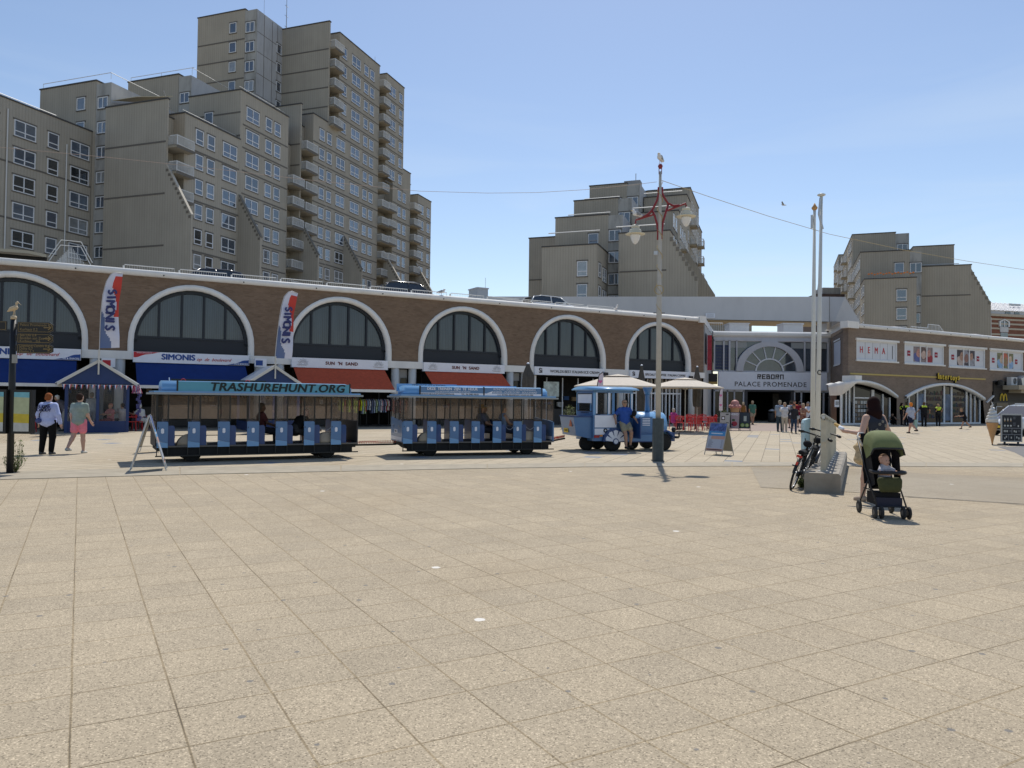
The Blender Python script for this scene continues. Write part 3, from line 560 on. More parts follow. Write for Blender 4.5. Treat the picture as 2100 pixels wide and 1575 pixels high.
class Block:
    def __init__(s, fr, name, label, cat, base, group=None):
        s.fr = fr; s.t = thing(name, label, cat, fr.M, base, group); s.w = MB(); s.d = MB(); s.r = MB(); s.wins = []
    def box(s, x0, x1, y0, y1, z0, z1, mt=None, cap=True):
        s.w.m(mt or CLAD).box(x0, x1, y0, y1, z0, z1)
        if cap: MB().m(PARAP).box(x0-.08, x1+.08, y0-.08, y1+.08, z1-.005, z1+.14).build('parapet_cap', s.t)
    def win(s, x, y, z, w, h, style, side=0):       # side 0 faces -y, 1 faces -x, 2 faces +y ; z = top
        s.wins.append((x, y, z-h/2, w, h, style, side))
    def band(s, x0, x1, y, z): s.w.m(BAND).box(x0, x1, y-.03, y+.02, z-.09, z+.09)
    def bandx(s, y0, y1, x, z): s.w.m(BAND).box(x-.03, x+.02, y0, y1, z-.09, z+.09)
    def buttress(s, x, th, y1, z0, z1, cap, y0=0.0, slab=True):
        m = MB().m(CLAD).prism([(y0+.0, ZB), (y1, ZB), (y1, z1), (y0, z0), (y0+.3, z0)] if False else [(y0, ZB), (y1, ZB), (y1, z1), (y0, z0)], 'x', x, x+th)
        m.m(cap).add([(a, b, c+d) for d in (.14, 0) for a, b, c in ((x-.04, y1-.05, z1), (x+th+.06, y1-.05, z1), (x+th+.06, y0, z0), (x-.04, y0, z0))], [(0, 1, 2, 3), (0, 4, 5, 1), (0, 3, 7, 4), (4, 7, 6, 5), (1, 5, 6, 2)])
        n = 11
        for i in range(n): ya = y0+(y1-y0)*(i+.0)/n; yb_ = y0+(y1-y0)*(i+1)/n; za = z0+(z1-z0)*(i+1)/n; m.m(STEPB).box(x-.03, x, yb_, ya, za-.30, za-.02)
        m.build('buttress', s.t)
    def balcony(s, x0, x1, y, z, side=0, dep=1.0):   # z = slab top
        b = MB(); w = x1-x0
        b.m(mat('balcony_slab', (.33, .29, .22), .9)).box(-w/2, w/2, -dep, 1.6, -.22, 0); b.m(BAND).box(-w/2-.02, w/2+.02, -dep-.03, -dep, -.25, .03)
        b.m(RAILW).box(-w/2+.03, w/2-.03, -dep-.02, -dep+.05, 1.02, 1.1).box(-w/2+.03, w/2-.03, -dep-.02, -dep+.05, .1, .17)
        for sx in (-1, 1):
            b.box(sx*(w/2-.05)-.03, sx*(w/2-.05)+.03, -dep+.05, 0, 1.02, 1.1).box(sx*(w/2-.05)-.035, sx*(w/2-.05)+.035, -dep-.02, -dep+.05, 0, 1.02)
            for i in range(9): b.box(sx*(w/2-.05)-.015, sx*(w/2-.05)+.015, -dep+.15+i*.13, -dep+.18+i*.13, .1, 1.02)
        n = int(w/.125)
        for i in range(1, n): x = -w/2+w*i/n; b.box(x-.018, x+.018, -dep, -dep+.03, .17, 1.02)
        b.m(GLASSW).box(-w/2+.25, w/2-.5, 1.42, 1.48, 0, 2.2); b.m(WHITE2).box(-w/2+.2, -w/2+.27, 1.38, 1.48, 0, 2.25).box(w/2-.52, w/2-.45, 1.38, 1.48, 0, 2.25)
        cx = (x0+x1)/2; o = b.build('balcony', s.t, off=(0, 0, 0)); bs = BASE[s.t.name]
        o.location = (cx-bs[0], y-bs[1], z-bs[2])
        if side == 2: o.rotation_euler.z = pi; o.location = (cx-bs[0], y-bs[1], z-bs[2])
        return o
    def finish(s, cap=100):
        s.w.build('wall', s.t)
        if s.d.v: s.d.build('trim', s.t)
        if s.r.v: s.r.build('roof_railing', s.t)
        bs = BASE[s.t.name]
        def key(q):
            P = s.fr.M @ Vector(q[:3]); return P.y/(q[3]*q[4])
        ws = sorted(s.wins, key=key); rot = {0: 0, 1: -pi/2, 2: pi}
        for x, y, z, w, h, st, sd in ws[:cap]:
            o = bpy.data.objects.new('window', winmesh(w, h, st)); COL.objects.link(o); o.parent = s.t
            o.location = (x-bs[0], y-bs[1], z-bs[2]); o.rotation_euler.z = rot[sd]
        if len(ws) > cap:
            m = MB()
            for x, y, z, w, h, st, sd in ws[cap:]:
                me = winmesh(w, h, st); T = Matrix.Translation((x, y, z)) @ Matrix.Rotation(rot[sd], 4, 'Z')
                for p in me.polygons:
                    m.m(me.materials[p.material_index]); m.add([T @ me.vertices[i].co for i in p.vertices], [tuple(range(len(p.vertices)))])
            o = m.build('window', s.t); o['kind'] = 'stuff'
def Z(k): return 31.0+ST*k
ZB = 7.6
# --- left wing
W_ = Block(B1, 'apartment_wing', 'low grey brown flats at the far left with wide dark windows and downpipes', 'apartment building', (-20, 11.3, ZB))
W_.box(-34, -2.55, 11.3, 26, ZB, 30.7)
for k in range(0, 8):
    zt = 28.96-ST*k
    if zt < 10: break
    W_.win(-10.43, 11.3, zt, 2.35, 1.62, 'Q'); W_.win(-7.28, 11.3, zt, 1.25, 1.62, 'T'); W_.win(-4.05, 11.3, zt, 2.3, 1.62, 'Q'); W_.win(-14.3, 11.3, zt, 2.3, 1.62, 'Q')
for x, zt in ((-12.35, 29.7), (-5.75, 28.3)): MB().m(RAILW).tube([(x, 11.18, 8), (x, 11.18, zt)], .07, 6).build('downpipe', W_.t)
for z in (24.55, 19.0): W_.band(-34, -2.6, 11.3, z)
r = W_.r.m(RAILW); r.tube([(-30, 11.9, 31.2), (-6.5, 11.9, 31.2)], .05, 5)
for x in np.arange(-30, -6, 2.4): r.tube([(x, 11.9, 30.7), (x, 11.9, 31.2)], .03, 4)
W_.finish()
# --- front block
Q_ = Block(B1, 'apartment_block', 'ribbed flats with a tall blank end wall and sloping buttress, left of the tower', 'apartment building', (0, 5, ZB))
Q_.box(-3.1, -2.85, .3, 8.79, ZB, 32.9); Q_.box(-2.85, -.87, 1.5, 8.78, ZB, 31.6); Q_.box(-.87, 7.98, 0, 8.77, ZB, 32.15)
CAPD = mat('dark_buttress_cap', (.17, .155, .13), .85, var=.15); CAPL = mat('pale_buttress_cap', (.5, .45, .37), .8, var=.1)
Q_.buttress(-3.1, .25, -3.1, 26.0, 20.35, CAPL, .3)
Q_.box(-2.48, 8.0, 8.8, 10.9, ZB, 36.0, CONC, False); Q_.box(-2.5, 8.0, 10.9, 19.35, ZB, 36.4)
Q_.w.m(CONCLT).box(-2.44, 8, 8.76, 8.8, 33.0, 36.0)
for k in range(0, 9):
    zt = 34.45-ST*k
    if zt < 11: break
    Q_.win(-2.5, 9.85, zt, 1.4, 1.25, 'D', 1)
Q_.win(-2.52, 13.05, 34.75, 1.2, 1.4, 'S', 1); Q_.win(-2.52, 13.05, 34.75-ST, 1.2, 1.4, 'S', 1)
for k in range(0, -8, -1):
    zt = Z(k)
    if zt > 10: Q_.win(1.33, 0, zt, 1.15, 1.65, 'T'); Q_.win(3.13, 0, zt, 1.15, 1.65, 'T'); Q_.win(6.25, 0, zt, 2.35, 1.65, 'Q')
for z in (28.75-.2, 23.05, 17.5): Q_.band(-.87, 7.9, 0, z)
for z in (28.4, 22.9, 17.4): Q_.bandx(.4, 8.7, -3.1, z)
for z in (28.0, 25.24, 22.4): Q_.balcony(-2.85, -.3, .15, z)
r = Q_.r.m(RAILW)
for y in (8.9, 19.0): r.tube([(-2.4, y, 36.4), (-2.4, y, 37.1)], .03, 4)
r.tube([(6, 8.9, 37.1), (-2.4, 8.9, 37.1), (-2.4, 19.0, 37.1)], .04, 4)
r.tube([(-2.9, 1.0, 33.9), (6.5, 8.0, 33.9)], .04, 4); r.tube([(-.8, .4, 32.6), (7.8, .4, 32.6)], .035, 4)
r.m(mat('cream_canvas', (.55, .48, .33), .9)).add([(-2.6, 5.0, 33.9), (-2.6, 8.4, 33.9), (.5, 8.4, 34.9), (.5, 3.0, 34.9), (-2.6, 5.0, 33.84), (-2.6, 8.4, 33.84), (.5, 8.4, 34.84), (.5, 3.0, 34.84)], [(0, 1, 2, 3), (7, 6, 5, 4), (0, 4, 5, 1), (0, 3, 7, 4)])
Q_.finish()
# --- middle block
R_ = Block(B1, 'apartment_midrise', 'stepped middle block of flats between the blank end wall and the tall tower', 'apartment building', (12, 4, ZB))
R_.box(8.0, 17.3, -.01, 7.7, ZB, 38.15); R_.box(8.2, 20.6, 7.7, 9.55, ZB, 41.0, CONC, False); R_.box(8.15, 20.6, 9.55, 17.6, ZB, 41.3)
R_.w.m(CONCLT).box(8.3, 19, 7.67, 7.71, 38.2, 41.0)
R_.box(17.3, 19.9, 1.5, 7.6, ZB, 35.4); R_.box(19.9, 20.15, -.05, 8.4, ZB, 40.9); R_.box(20.15, 22.86, 1.5, 8.4, ZB, 38.9); R_.box(22.86, 26.3, -.01, 7.9, ZB, 40.65)
R_.buttress(7.95, .35, -3.15, 25.5, 20.3, CAPD); R_.buttress(19.9, .3, -3.1, 25.5, 20.4, CAPD)
R_.win(8.17, 8.55, 38.9, 1.35, 1.25, 'D', 1); R_.win(7.97, 4.6, 35.9, 1.2, 1.4, 'S', 1)
for k in range(2, -8, -1):
    if Z(k) > 10: R_.win(10.2, 0, Z(k), 2.35, 1.65, 'Q'); R_.win(13.25, 0, Z(k), 1.2, 1.65, 'T'); R_.win(15.0, 0, Z(k), 1.2, 1.65, 'T')
    R_.band(8.4, 17.2, 0, Z(k)-2.35)
for k in range(3, -8, -1):
    if Z(k) > 10: R_.win(24.95, 0, Z(k)-.1, 1.2, 1.6, 'T')
    R_.band(22.9, 26.2, 0, Z(k)-2.35)
for z in (35.5, 32.7): R_.bandx(0, 7.6, 8, z); R_.bandx(0, 8, 19.9, z)
for k in range(0, -7, -1): R_.balcony(17.35, 19.85, .15, Z(k)-1.5+.0)
for k in range(2, -4, -1): R_.balcony(20.2, 22.86, .15, Z(k)-1.6)
R_.r.m(RAILW).tube([(8.4, 7.4, 42), (8.4, 17.4, 42)], .04, 4); R_.r.tube([(8.4, 7.7, 42), (19, 7.7, 42)], .04, 4)
for y in (7.7, 12.5, 17.4): R_.r.tube([(8.4, y, 41.1), (8.4, y, 42)], .03, 4)
R_.r.tube([(8.2, .4, 38.7), (17, .4, 38.7)], .035, 4)
R_.finish()
# --- tower
T_ = Block(B1, 'apartment_tower', 'tallest stepped tower block with stacked white balconies and roof antennas', 'apartment building', (34, 6, ZB))
T_.box(26.3, 26.6, -.05, 7.9, 40.7, 55.1); T_.box(26.6, 29.07, 1.5, 7.9, 38, 53.6); T_.box(26.3, 40.82, -.01, 10, ZB, 40.66, None, False); T_.box(29.07, 40.82, -.012, 10, 40.0, 54.75)
T_.box(20.6, 41, 9.9, 18.1, ZB, 55.6); T_.box(20.62, 41, 7.95, 9.9, ZB, 55.4, CONC, False)
T_.w.m(CONCLT).box(20.7, 26.3, 7.9, 7.95, 38, 55.3)
for x in (22.2, 24.0, 25.2): T_.w.m(BAND).box(x-.03, x+.03, 7.87, 7.9, 40, 55.2)
for z in (43.5, 46.5, 49.5, 52.3): T_.w.m(BAND).box(20.7, 26.2, 7.875, 7.9, z-.03, z+.03)
T_.box(40.82, 43.08, 1.5, 10, ZB, 53.0); T_.box(43.08, 49.23, -.01, 10, 38.8, 54.5); T_.box(43.08, 45.7, 1.5, 10, ZB, 38.8, None, False); T_.box(45.7, 49.23, -.01, 10, ZB, 38.79, None, False)
T_.box(49.23, 52.05, -.012, 9, ZB, 40.6); T_.box(52.05, 54.98, 1.5, 9, ZB, 39.6); T_.box(54.98, 60.4, -.01, 9, ZB, 37.75)
for x in (30.9, 42.9, 54.6): T_.buttress(x, .3, -3.15, 25.4, 20.3, CAPD if x < 40 else CAPL)
for k in range(8, -8, -1):
    z = Z(k)
    if z < 10: continue
    if k >= 4: T_.win(30.4, 0, z, 1.25, 1.6, 'T')
    else: T_.win(29.75, 0, z, 2.2, 1.6, 'Q')
    if k <= 3: T_.win(27.1-.3, 0, z-.1, 1.15, 1.6, 'T')
    T_.win(33.7, 0, z, 2.4, 1.6, 'Q'); T_.win(36.65, 0, z, 1.25, 1.6, 'T'); T_.win(38.45, 0, z, 1.25, 1.6, 'T')
    if k >= 3: T_.win(45.07, 0, z, 2.2, 1.6, 'Q'); T_.win(48.07, 0, z, 1.15, 1.6, 'T')
    else:
        T_.win(48.0, 0, z+.1, 1.05, 1.7, 'T'); T_.win(49.75, 0, z+.1, 1.15, 1.7, 'T')
        T_.win(56.15, 0, z-.35, 2.2, 1.65, 'Q'); T_.win(59.2, 0, z-.3, 1.2, 1.65, 'T')
    T_.band(26.4 if k < 4 else 29.1, 40.8, 0, z-2.3); T_.band(45.8 if k < 3 else 43.1, 49.2, 0, z-2.3)
    if k < 3: T_.band(49.3, 52, 0, z-2.3); T_.band(55, 60.4, 0, z-2.6)
for k in range(4):
    T_.win(20.58, 11.9, 54.0-ST*k, 1.15, 1.45, 'S', 1); T_.win(20.6, 9.0, 53.7-ST*k, 1.45, 1.45, 'D', 1); T_.win(25.55, 7.9, 52.6-ST*k, 1.0, 1.4, 'S', 0)
    T_.bandx(9.95, 18, 20.6, 51.4-ST*k+.1); T_.bandx(0, 7.9, 26.3, 51.2-ST*k)
for k in range(8, 3, -1): T_.balcony(26.65, 29.07, .15, Z(k)-1.55)
for k in range(8, -7, -1): T_.balcony(40.85, 43.05, .15, Z(k)-1.55)
for k in range(1, -5, -1): T_.balcony(43.12, 45.65, .15, Z(k)-1.4)
for k in range(2, -6, -1): T_.balcony(52.1, 54.9, .15, Z(k)-2.0)
T_.d.m(STEEL).tube([(28.0, 8.5, 55), (28.0, 8.5, 62.5)], [.09, .03], 5); T_.d.tube([(23.5, 9, 55), (23.5, 9, 63)], .03, 4); T_.d.tube([(40.3, .6, 54.8), (40.3, .6, 56.2)], .03, 4)
for z in (56.4, 58, 59.5): T_.d.tube([(27.6, 8.5, z), (28.4, 8.5, z)], .04, 4)
T_.d.m(CONC).lathe([(.1, 55), (.9, 55.2), (.8, 56.1), (.2, 56.3)], (30.5, 8.5, 0), 10); T_.d.lathe([(.1, 55), (.5, 55.2), (.5, 56.0), (.1, 56.2)], (32.6, 8.3, 0), 8)
T_.finish()
# --- two stepped blocks further right
B2 = Frame(at(1415, 800, 113).to_2d(), 70.6)
S_ = Block(B2, 'apartment_terrace', 'stepped pyramid of flats with bare ribbed ends, standing behind the two globe lamps', 'apartment building', (-10, 5, ZB))
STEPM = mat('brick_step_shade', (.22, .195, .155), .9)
def stairfin(bk, x, y0, z0, y1, z1, sgn=-1):
    bk.w.m(CLAD).prism([(y0, ZB), (y1, ZB), (y1, z1), (y0, z0)], 'x', x, x+.4)
    n = 9
    for i in range(n):       # little brick steps under the sloping edge, their small shadows painted as darker boxes
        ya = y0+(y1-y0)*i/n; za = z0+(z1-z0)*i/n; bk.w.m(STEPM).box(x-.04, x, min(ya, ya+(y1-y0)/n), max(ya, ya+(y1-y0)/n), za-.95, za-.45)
steps = [(-22.99, 6.24, 22.25), (-15.3, 6.1, 26.5), (-6.3, 6.0, 30.9), (-2.1, 6.2, 33.0)]
for i, (x, yw, zt) in enumerate(steps):
    S_.box(x, (steps[i+1][0] if i < 3 else 10.5), 0-.01*i, yw+.0, ZB, zt)
S_.box(10.5, 15.9, -.02, 8, ZB, 30.2); S_.box(10.3, 20, 1.5, 8, ZB, 27); stairfin(S_, -23, 0, 21.9, -3.3, 16.4); S_.w.m(CLAD).prism([(-3.3, ZB), (-3.31, 16.4), (0, 16.4), (0, ZB)], 'x', -22.99, -22.6)
S_.w.m(CLAD).box(-22.99, -22.6, -3.3, 0, ZB, 16.4)
for x in (-9, 4): S_.w.prism([(0, ZB), (-3.2, ZB), (-3.2, 18), (0, 23.2)], 'x', x, x+.3)
S_.box(-27, -21, 8.0, 14.85, ZB, 20.25)
for i, (x, a, b, zt) in enumerate(((-21, 6.3, 14.97, 25.2), (-15, 6.0, 14.1, 28.85), (-9, 5.8, 13.4, 32.45))):
    S_.box(x, x+6.3, 8.0, b, ZB, zt); S_.box(x+.05, x+6.3, 6.2, 8.0, ZB, zt-.1, CONC, False); S_.w.m(CONCLT).box(x+.1, x+5, 6.14, 6.2, zt-3.2, zt-.1)
    S_.r.m(RAILW).tube([(x-3, 8.4, zt-2.6), (x-3, b, zt-2.6)], .07, 4)
    for k in range(0, 7):
        z = zt-2.0-ST*k
        if z > 12 and (i == 0 or k == 0): S_.win(x+.03, 7.15, z, 1.5, 1.4, 'D', 1)
S_.box(-15, 4, 14.9, 20.5, ZB, 24.1); S_.box(-2, 10, 6.2, 13, ZB, 33)
S_.win(-21.02, 9.9, 22.9, 1.3, 1.5, 'S', 1); S_.win(-9.02, 9.4, 30.4, 1.3, 1.2, 'S', 1); S_.win(-15.02, 4.0, 24, 1.5, 1.6, 'S', 1)
for k in range(4): S_.win(-27.02, 9.8, 18.3-ST*k, 1.25, 1.8, 'T', 1); S_.win(-15.02, 17.6, 22.2-ST*k, 1.2, 1.7, 'T', 1); S_.win(-25.6, 8.0, 18.2-ST*k, 1.1, 1.7, 'T'); S_.win(-23.0, 8.0, 18.0-ST*k, 2.0, 1.7, 'Q')
for z in (17.5,): S_.bandx(.4, 6.1, -23, z)
for z in (18.3, 13.6): S_.bandx(15, 20.4, -15, z)
for x0, x1, zt in ((-20.5, -16, 26), (-13.8, -7.2, 26), (-5, -2.4, 30), (-.5, 10, 32.6), (11, 15, 29.8)):
    for k in range(0, 8):
        z = zt-1.0-ST*k
        if z < 11: break
        x = x0+1.0
        while x < x1: S_.win(x, 0, z, 1.3, 1.7, 'T'); x += 2.3
for x0, x1, zt in ((-23, -20.8, 18.5), (-15.2, -13.2, 24), (-2.2, -.1, 30), (8.2, 10.4, 29)):
    for k in range(0, 6):
        z = zt-1.0-ST*k
        if z > 11: S_.balcony(x0+.1, x1, 0, z-1.5, dep=1.0)
for x, a, b, z in ((-24, 0, 6.5, 23.0), (-16, 0, 6, 27.2), (-7, 0, 6, 31.5)): S_.r.m(RAILW).tube([(x+.6, .6, z), (x+.6, b, z)], .07, 4)
S_.d.m(mat('grey_roof_unit', (.3, .3, .3), .8)).box(-8, -6.5, 6.3, 8.6, 32.4, 33.1); S_.d.tube([(-7.5, 7, 33), (-7.5, 7, 34.2)], .05, 4)
S_.finish()
B3 = Frame(at(1748, 800, 133).to_2d(), 70.6)
V_ = Block(B3, 'apartment_terrace', 'stepped block of flats with sloping right edge, behind the shop wing at right', 'apartment building', (5, -7, ZB))
V_.box(1.1, 34, -6.9, 0, ZB, 31.5); V_.box(1.12, 30, -9, -6.9, ZB, 31.3, CONC, False); V_.box(34.2, 50.2, -8, 0, ZB, 34.0); V_.box(32, 34.2, -8, -1.5, ZB, 33.4)
V_.box(-13.7, 1.1, -7.0, .01, ZB, 25.6); V_.box(-13.68, 1.1, -8.6, -7.0, ZB, 25.4, CONC, False); V_.box(-19.8, -13.7, -7.0, .02, ZB, 20.4); V_.box(-13.3, -6, -8.61, -8.4, ZB, 25.0, CONC, False)
V_.box(-6, 20, -14.5, -8.6, ZB, 27.5); V_.box(8, 25, -13, -8.6, ZB, 29.5); V_.box(-12, -6, -15.7, -8.65, ZB, 23.2); V_.w.m(CLAD).prism([(-15.7, ZB), (-18.3, ZB), (-18.3, 17.3), (-15.7, 22.6)], 'x', -12, -11.6); V_.w.box(-11.6, -6, -18.2, -15.7, ZB, 17.2)
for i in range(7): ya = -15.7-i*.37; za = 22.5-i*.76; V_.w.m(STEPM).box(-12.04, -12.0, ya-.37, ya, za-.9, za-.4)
V_.win(1.08, -7.95, 29.4, 1.6, 1.5, 'D', 1); V_.win(-13.72, -7.8, 23.6, 1.6, 1.5, 'D', 1); V_.win(-13.72, -5.5, 23.7, 1.3, 1.5, 'S', 1)
for k in range(5): V_.win(-13.73, -7.8, 23.6-ST*(k+2)+.4, 1.2, 1.5, 'D', 1); V_.win(-19.82, -5.0, 18.7-ST*k, 1.35, 1.75, 'T', 1)
V_.bandx(-15.6, -8.7, -12, 18.6)
for x0, x1, zt in ((-18.8, -14.5, 19.6), (-12.5, -4.5, 24.6), (-2.5, .5, 24.6), (3, 10, 30.5), (14, 20, 30.5), (23, 31, 30.5), (35, 49, 33)):
    for k in range(0, 7):
        z = zt-ST*k
        if z < 11: break
        x = x0
        while x <= x1: V_.win(x, .03, z, 1.4, 1.6, 'T', 2); x += 2.4
for x0, x1, zt in ((11, 13.4, 30), (20.6, 22.8, 30), (-4.2, -2.4, 24), (32, 34, 32)):
    for k in range(0, 7):
        z = zt-ST*k-1.6
        if z > 9: V_.balcony(x0, x1, 0.0, z, 2, 1.0)
V_.r.m(RAILW).tube([(0, -.4, 26.6), (0, -6.5, 26.6)], .07, 4); V_.r.tube([(-14.5, -.4, 21.3), (-14.5, -6.5, 21.3)], .06, 4); V_.r.tube([(-7, -9, 24.3), (-7, -15, 24.3)], .06, 4)
for i in range(16): V_.d.m(mat('orange_garland', (.7, .22, .05), .8)).bbox((-19.6, -.6-i*.4, 21.2+.1*sin(i*2.1)), (.04, .13, .10))
V_.finish()
# ================================================================== entrance hall
E_ = Frame(at(1463, 820, 66.5).to_2d(), 0)
ent = thing('entrance_building', 'white entrance hall with fan shaped window between the two brick wings', 'building', E_.M, (5, 0, 0))
PW_ = stained('white_entrance_panel', (.56, .56, .58), .12, .3, .8)
def ez(py): return CH + (824.3-py)/F*66.5
W = 10.05
q = MB().m(PW_).box(0, W, -.05, .3, ez(762), ez(760)).box(0, W, 0, .3, 7.0, 7.45)
for x in (0, 2.8, 9.2-2.0, 9.95): pass
n = 24; cx = 4.86; zc = ez(761)
def cr_(rx, rz, t): return (cx-rx*cos(t), zc+rz*sin(t))
outer = [cr_(2.95, 2.62, pi*i/n) for i in range(n+1)]; inner = [cr_(2.33, 2.18, pi*i/n) for i in range(n+1)]
q.ring(inner, outer, -.25, .2)
q.box(cx-.72, cx+.72, -.12, .2, zc+2.5, 7.2)
for x in (0, .06, 2.70, 7.03, W-.12): pass
for x0, x1 in ((0, .1), (.8, .92), (1.32-.02, 1.44), (1.95, 2.04), (W-1.55, W-1.43), (W-.1, W), (W-2.15, W-2.06)): q.box(x0, x1, -.1, .15, zc, 7.1)
q.box(0, W, -.1, .15, 7.05, 7.15)
q.build('wall', ent)
q = MB().m(mat('entrance_upper_glass', (.045, .055, .07), .05, spec=.9, var=.5, vscale=.7)).box(.05, W-.05, .12, .16, zc, 7.1)
q.m(mat('reflected_pale_panel', (.3, .31, .3), .3)).box(.1, 2.9, .08, .12, 6.45, 6.95).box(6.8, 9.9, .08, .12, 6.45, 6.95)
q.m(mat('blue_blind', (.015, .03, .09), .5))
for i in range(8): q.box(.12, 1.3, .06, .1, zc+.15+i*.27, zc+.38+i*.27)
q.build('upper_window', ent)
q = MB().m(mat('fan_window_glass', (.06, .072, .085), .05, spec=.9, var=.35, vscale=1)); q.add([(p[0], -.02, p[1]) for p in inner], [tuple(range(n+1))])
q.m(WHITE2)
for a in (25, 50, 77, 103, 130, 155):
    t = radians(a); q.tube([(*[cr_(1.19, 1.1, t)[0]], -.08, cr_(1.19, 1.1, t)[1]), (cr_(2.33, 2.18, t)[0], -.08, cr_(2.33, 2.18, t)[1])], .055, 6)
i1 = [cr_(1.13, 1.03, pi*i/n) for i in range(n+1)]; o1 = [cr_(1.25, 1.15, pi*i/n) for i in range(n+1)]; q.ring(i1, o1, -.14, -.03)
q.build('fan_window', ent)
q = MB().m(SIGNW).box(.35, W-.25, -.3, -.06, ez(799), ez(762.5))
q.m(TBLK).text('PALACE PROMENADE', .58, TT((1577-1463)/F*66.5+.02, -.31, ez(788)), .003, 0, 1.12, sx=1.02)
# blocky REBORN lettering
def blk(mb, ch, x, z, w, h, t, y):
    R = {'R': [(0, 0, t, h), (0, h-t, w, h), (w-t, h*.45, w, h), (0, h*.45, w, h*.45+t), (w*.55, 0, w*.55+t, h*.45)], 'E': [(0, 0, t, h), (0, 0, w, t), (0, h-t, w, h), (0, h/2-t/2, w*.9, h/2+t/2)],
         'B': [(0, 0, t, h), (0, 0, w, t), (0, h-t, w*.85, h), (0, h/2-t/2, w, h/2+t/2), (w-t, 0, w, h/2), (w*.85-t, h/2, w*.85, h)], 'O': [(0, 0, t, h), (w-t, 0, w, h), (0, 0, w, t), (0, h-t, w, h)], 'N': [(0, 0, t, h), (w-t, 0, w, h), (0, h-t, w, h)]}[ch]
    for k, (a, b, c, d) in enumerate(R): mb.box(x+a, x+c, y-.02-.0015*k, y, z+b, z+d)
for i, ch in enumerate('REBORN'): blk(q, ch, (1550.5-1463)/F*66.5+i*.395, ez(777), .32, .42, .085, -.3)
q.build('sign_board', ent)
q = MB().m(PW_).box(0, 2.7, -.1, .2, ez(803), ez(799)).box(7.0, W, -.1, .2, ez(803), ez(799))
for x in (.0, .55, 1.15, 1.75, 2.55, 7.0, 7.6, 8.7, 9.55): q.box(x, x+.12, -.1, .1, 0, 2.7)
q.m(PW_).box(W, W+1.2, .25, .45, 0, 7.4).m(GLASSD).box(.05, 2.6, .02, .06, 0, 2.7).box(7.0, 8.0, .02, .06, 0, 2.7).box(8.9, W, .02, .06, 0, 2.7)
q.m(mat('grey_lining', (.05, .05, .055), .6)).box(2.7, 2.95, -.12, 3, 0, 2.8).box(6.75, 7.0, -.12, 3, 0, 2.8).box(2.7, 7.0, -.1, 3, 2.62, 2.8)
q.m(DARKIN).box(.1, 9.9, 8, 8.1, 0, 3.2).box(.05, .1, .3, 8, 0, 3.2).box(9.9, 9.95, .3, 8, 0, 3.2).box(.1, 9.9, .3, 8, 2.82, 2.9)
q.m(mat('hall_shop_front', (.08, .07, .06), .5, var=.7, vscale=2)).box(3.0, 3.7, 2.9, 3.0, 0, 2.5).box(6.2, 6.75, 2.9, 3, 0, 2.5)
q.build('ground_floor', ent)
q = MB().m(WHITE); q.prism([(-.1, 7.42), (-.22, 7.55), (-.24, 7.75), (-.1, 7.88), (.3, 7.9), (.3, 7.42)], 'x', -.1, W+.1); q.m(mat('roof_deck', (.3,)*3)).box(0, W, .3, 9, 7.3, 7.5); q.build('coping', ent)
def roofbox(x0, x1, z0, z1, y, lab):
    t = thing('rooftop_unit', lab, 'roof unit', E_.M, ((x0+x1)/2, y, 7.5))
    m = MB().m(mat('roof_unit_white', (.55, .56, .58), .5, var=.08)).box(x0, x1, y, y+1.6, 7.5, z0+.75); m.build('housing', t)
    m = MB().m(MATS['roof_unit_white']).box(x0-.06, x1+.06, y-.06, y+1.7, z0+.76, z1); m.build('lid', t)
    m = MB().m(BLACK).box(x0+.2, x0+.4, y-.02, y, 7.9, 7.95); m.build('vent_slot', t)
roofbox((1503-1463)/F*66.5, (1544-1463)/F*66.5, 7.9, 8.75, 1.2, 'white box on the entrance roof, nearer the brown arcade')
roofbox((1616-1463)/F*66.5, (1657-1463)/F*66.5, 7.9, 8.8, 1.2, 'white box on the entrance roof, nearer the twin flagpoles')
t = thing('courtyard_building', 'beige building with a curved white window frame, glimpsed under the white footbridge', 'building', E_.M, (4.5, 26, 7.5))
m = MB().m(mat('beige_render', (.42, .37, .28), .9, var=.1)).box(2.5, 11.5, 26, 30, 7.5, 13.5).box(-1.5, 1.3, 24, 30, 7.5, 10.9).box(-1.7, 2.2, 23.6, 24, 10.2, 10.5); m.m(GLASSD).box(-1.2, .4, 23.95, 24, 8.3, 9.6); m.build('wall', t)
m = MB().m(GLASSW); pc = [(6.1-3.0*cos(pi*i/16), 7.9+2.6*sin(pi*i/16)) for i in range(17)]; pi_ = [(6.1-2.8*cos(pi*i/16), 7.9+2.4*sin(pi*i/16)) for i in range(17)]
m.add([(p[0], 25.9, p[1]) for p in pc], [tuple(range(17))]); m.m(WHITE2).ring(pi_, pc, 25.75, 25.9)
for a in (30, 60, 90, 120, 150): m.tube([(6.1, 25.8, 7.9), (6.1-2.8*cos(radians(a)), 25.8, 7.9+2.4*sin(radians(a)))], .07, 5)
m.build('curved_window', t)
t = thing('balustrade', 'short white railing on the entrance roof beside a dark parked shape', 'railing', E_.M, (1, 3, 7.5))
m = MB().m(RAILW); m.tube([(-.6, 3, 8.9), (1.6, 3, 8.9)], .03, 4); m.tube([(-.6, 3, 8.0), (1.6, 3, 8.0)], .02, 4); m.build('top_rail', t)
for x in np.arange(-.6, 1.7, .2): m = MB().m(RAILW); m.tube([(x, 3, 7.5), (x, 3, 8.9)], .018, 4); m.build('baluster', t)
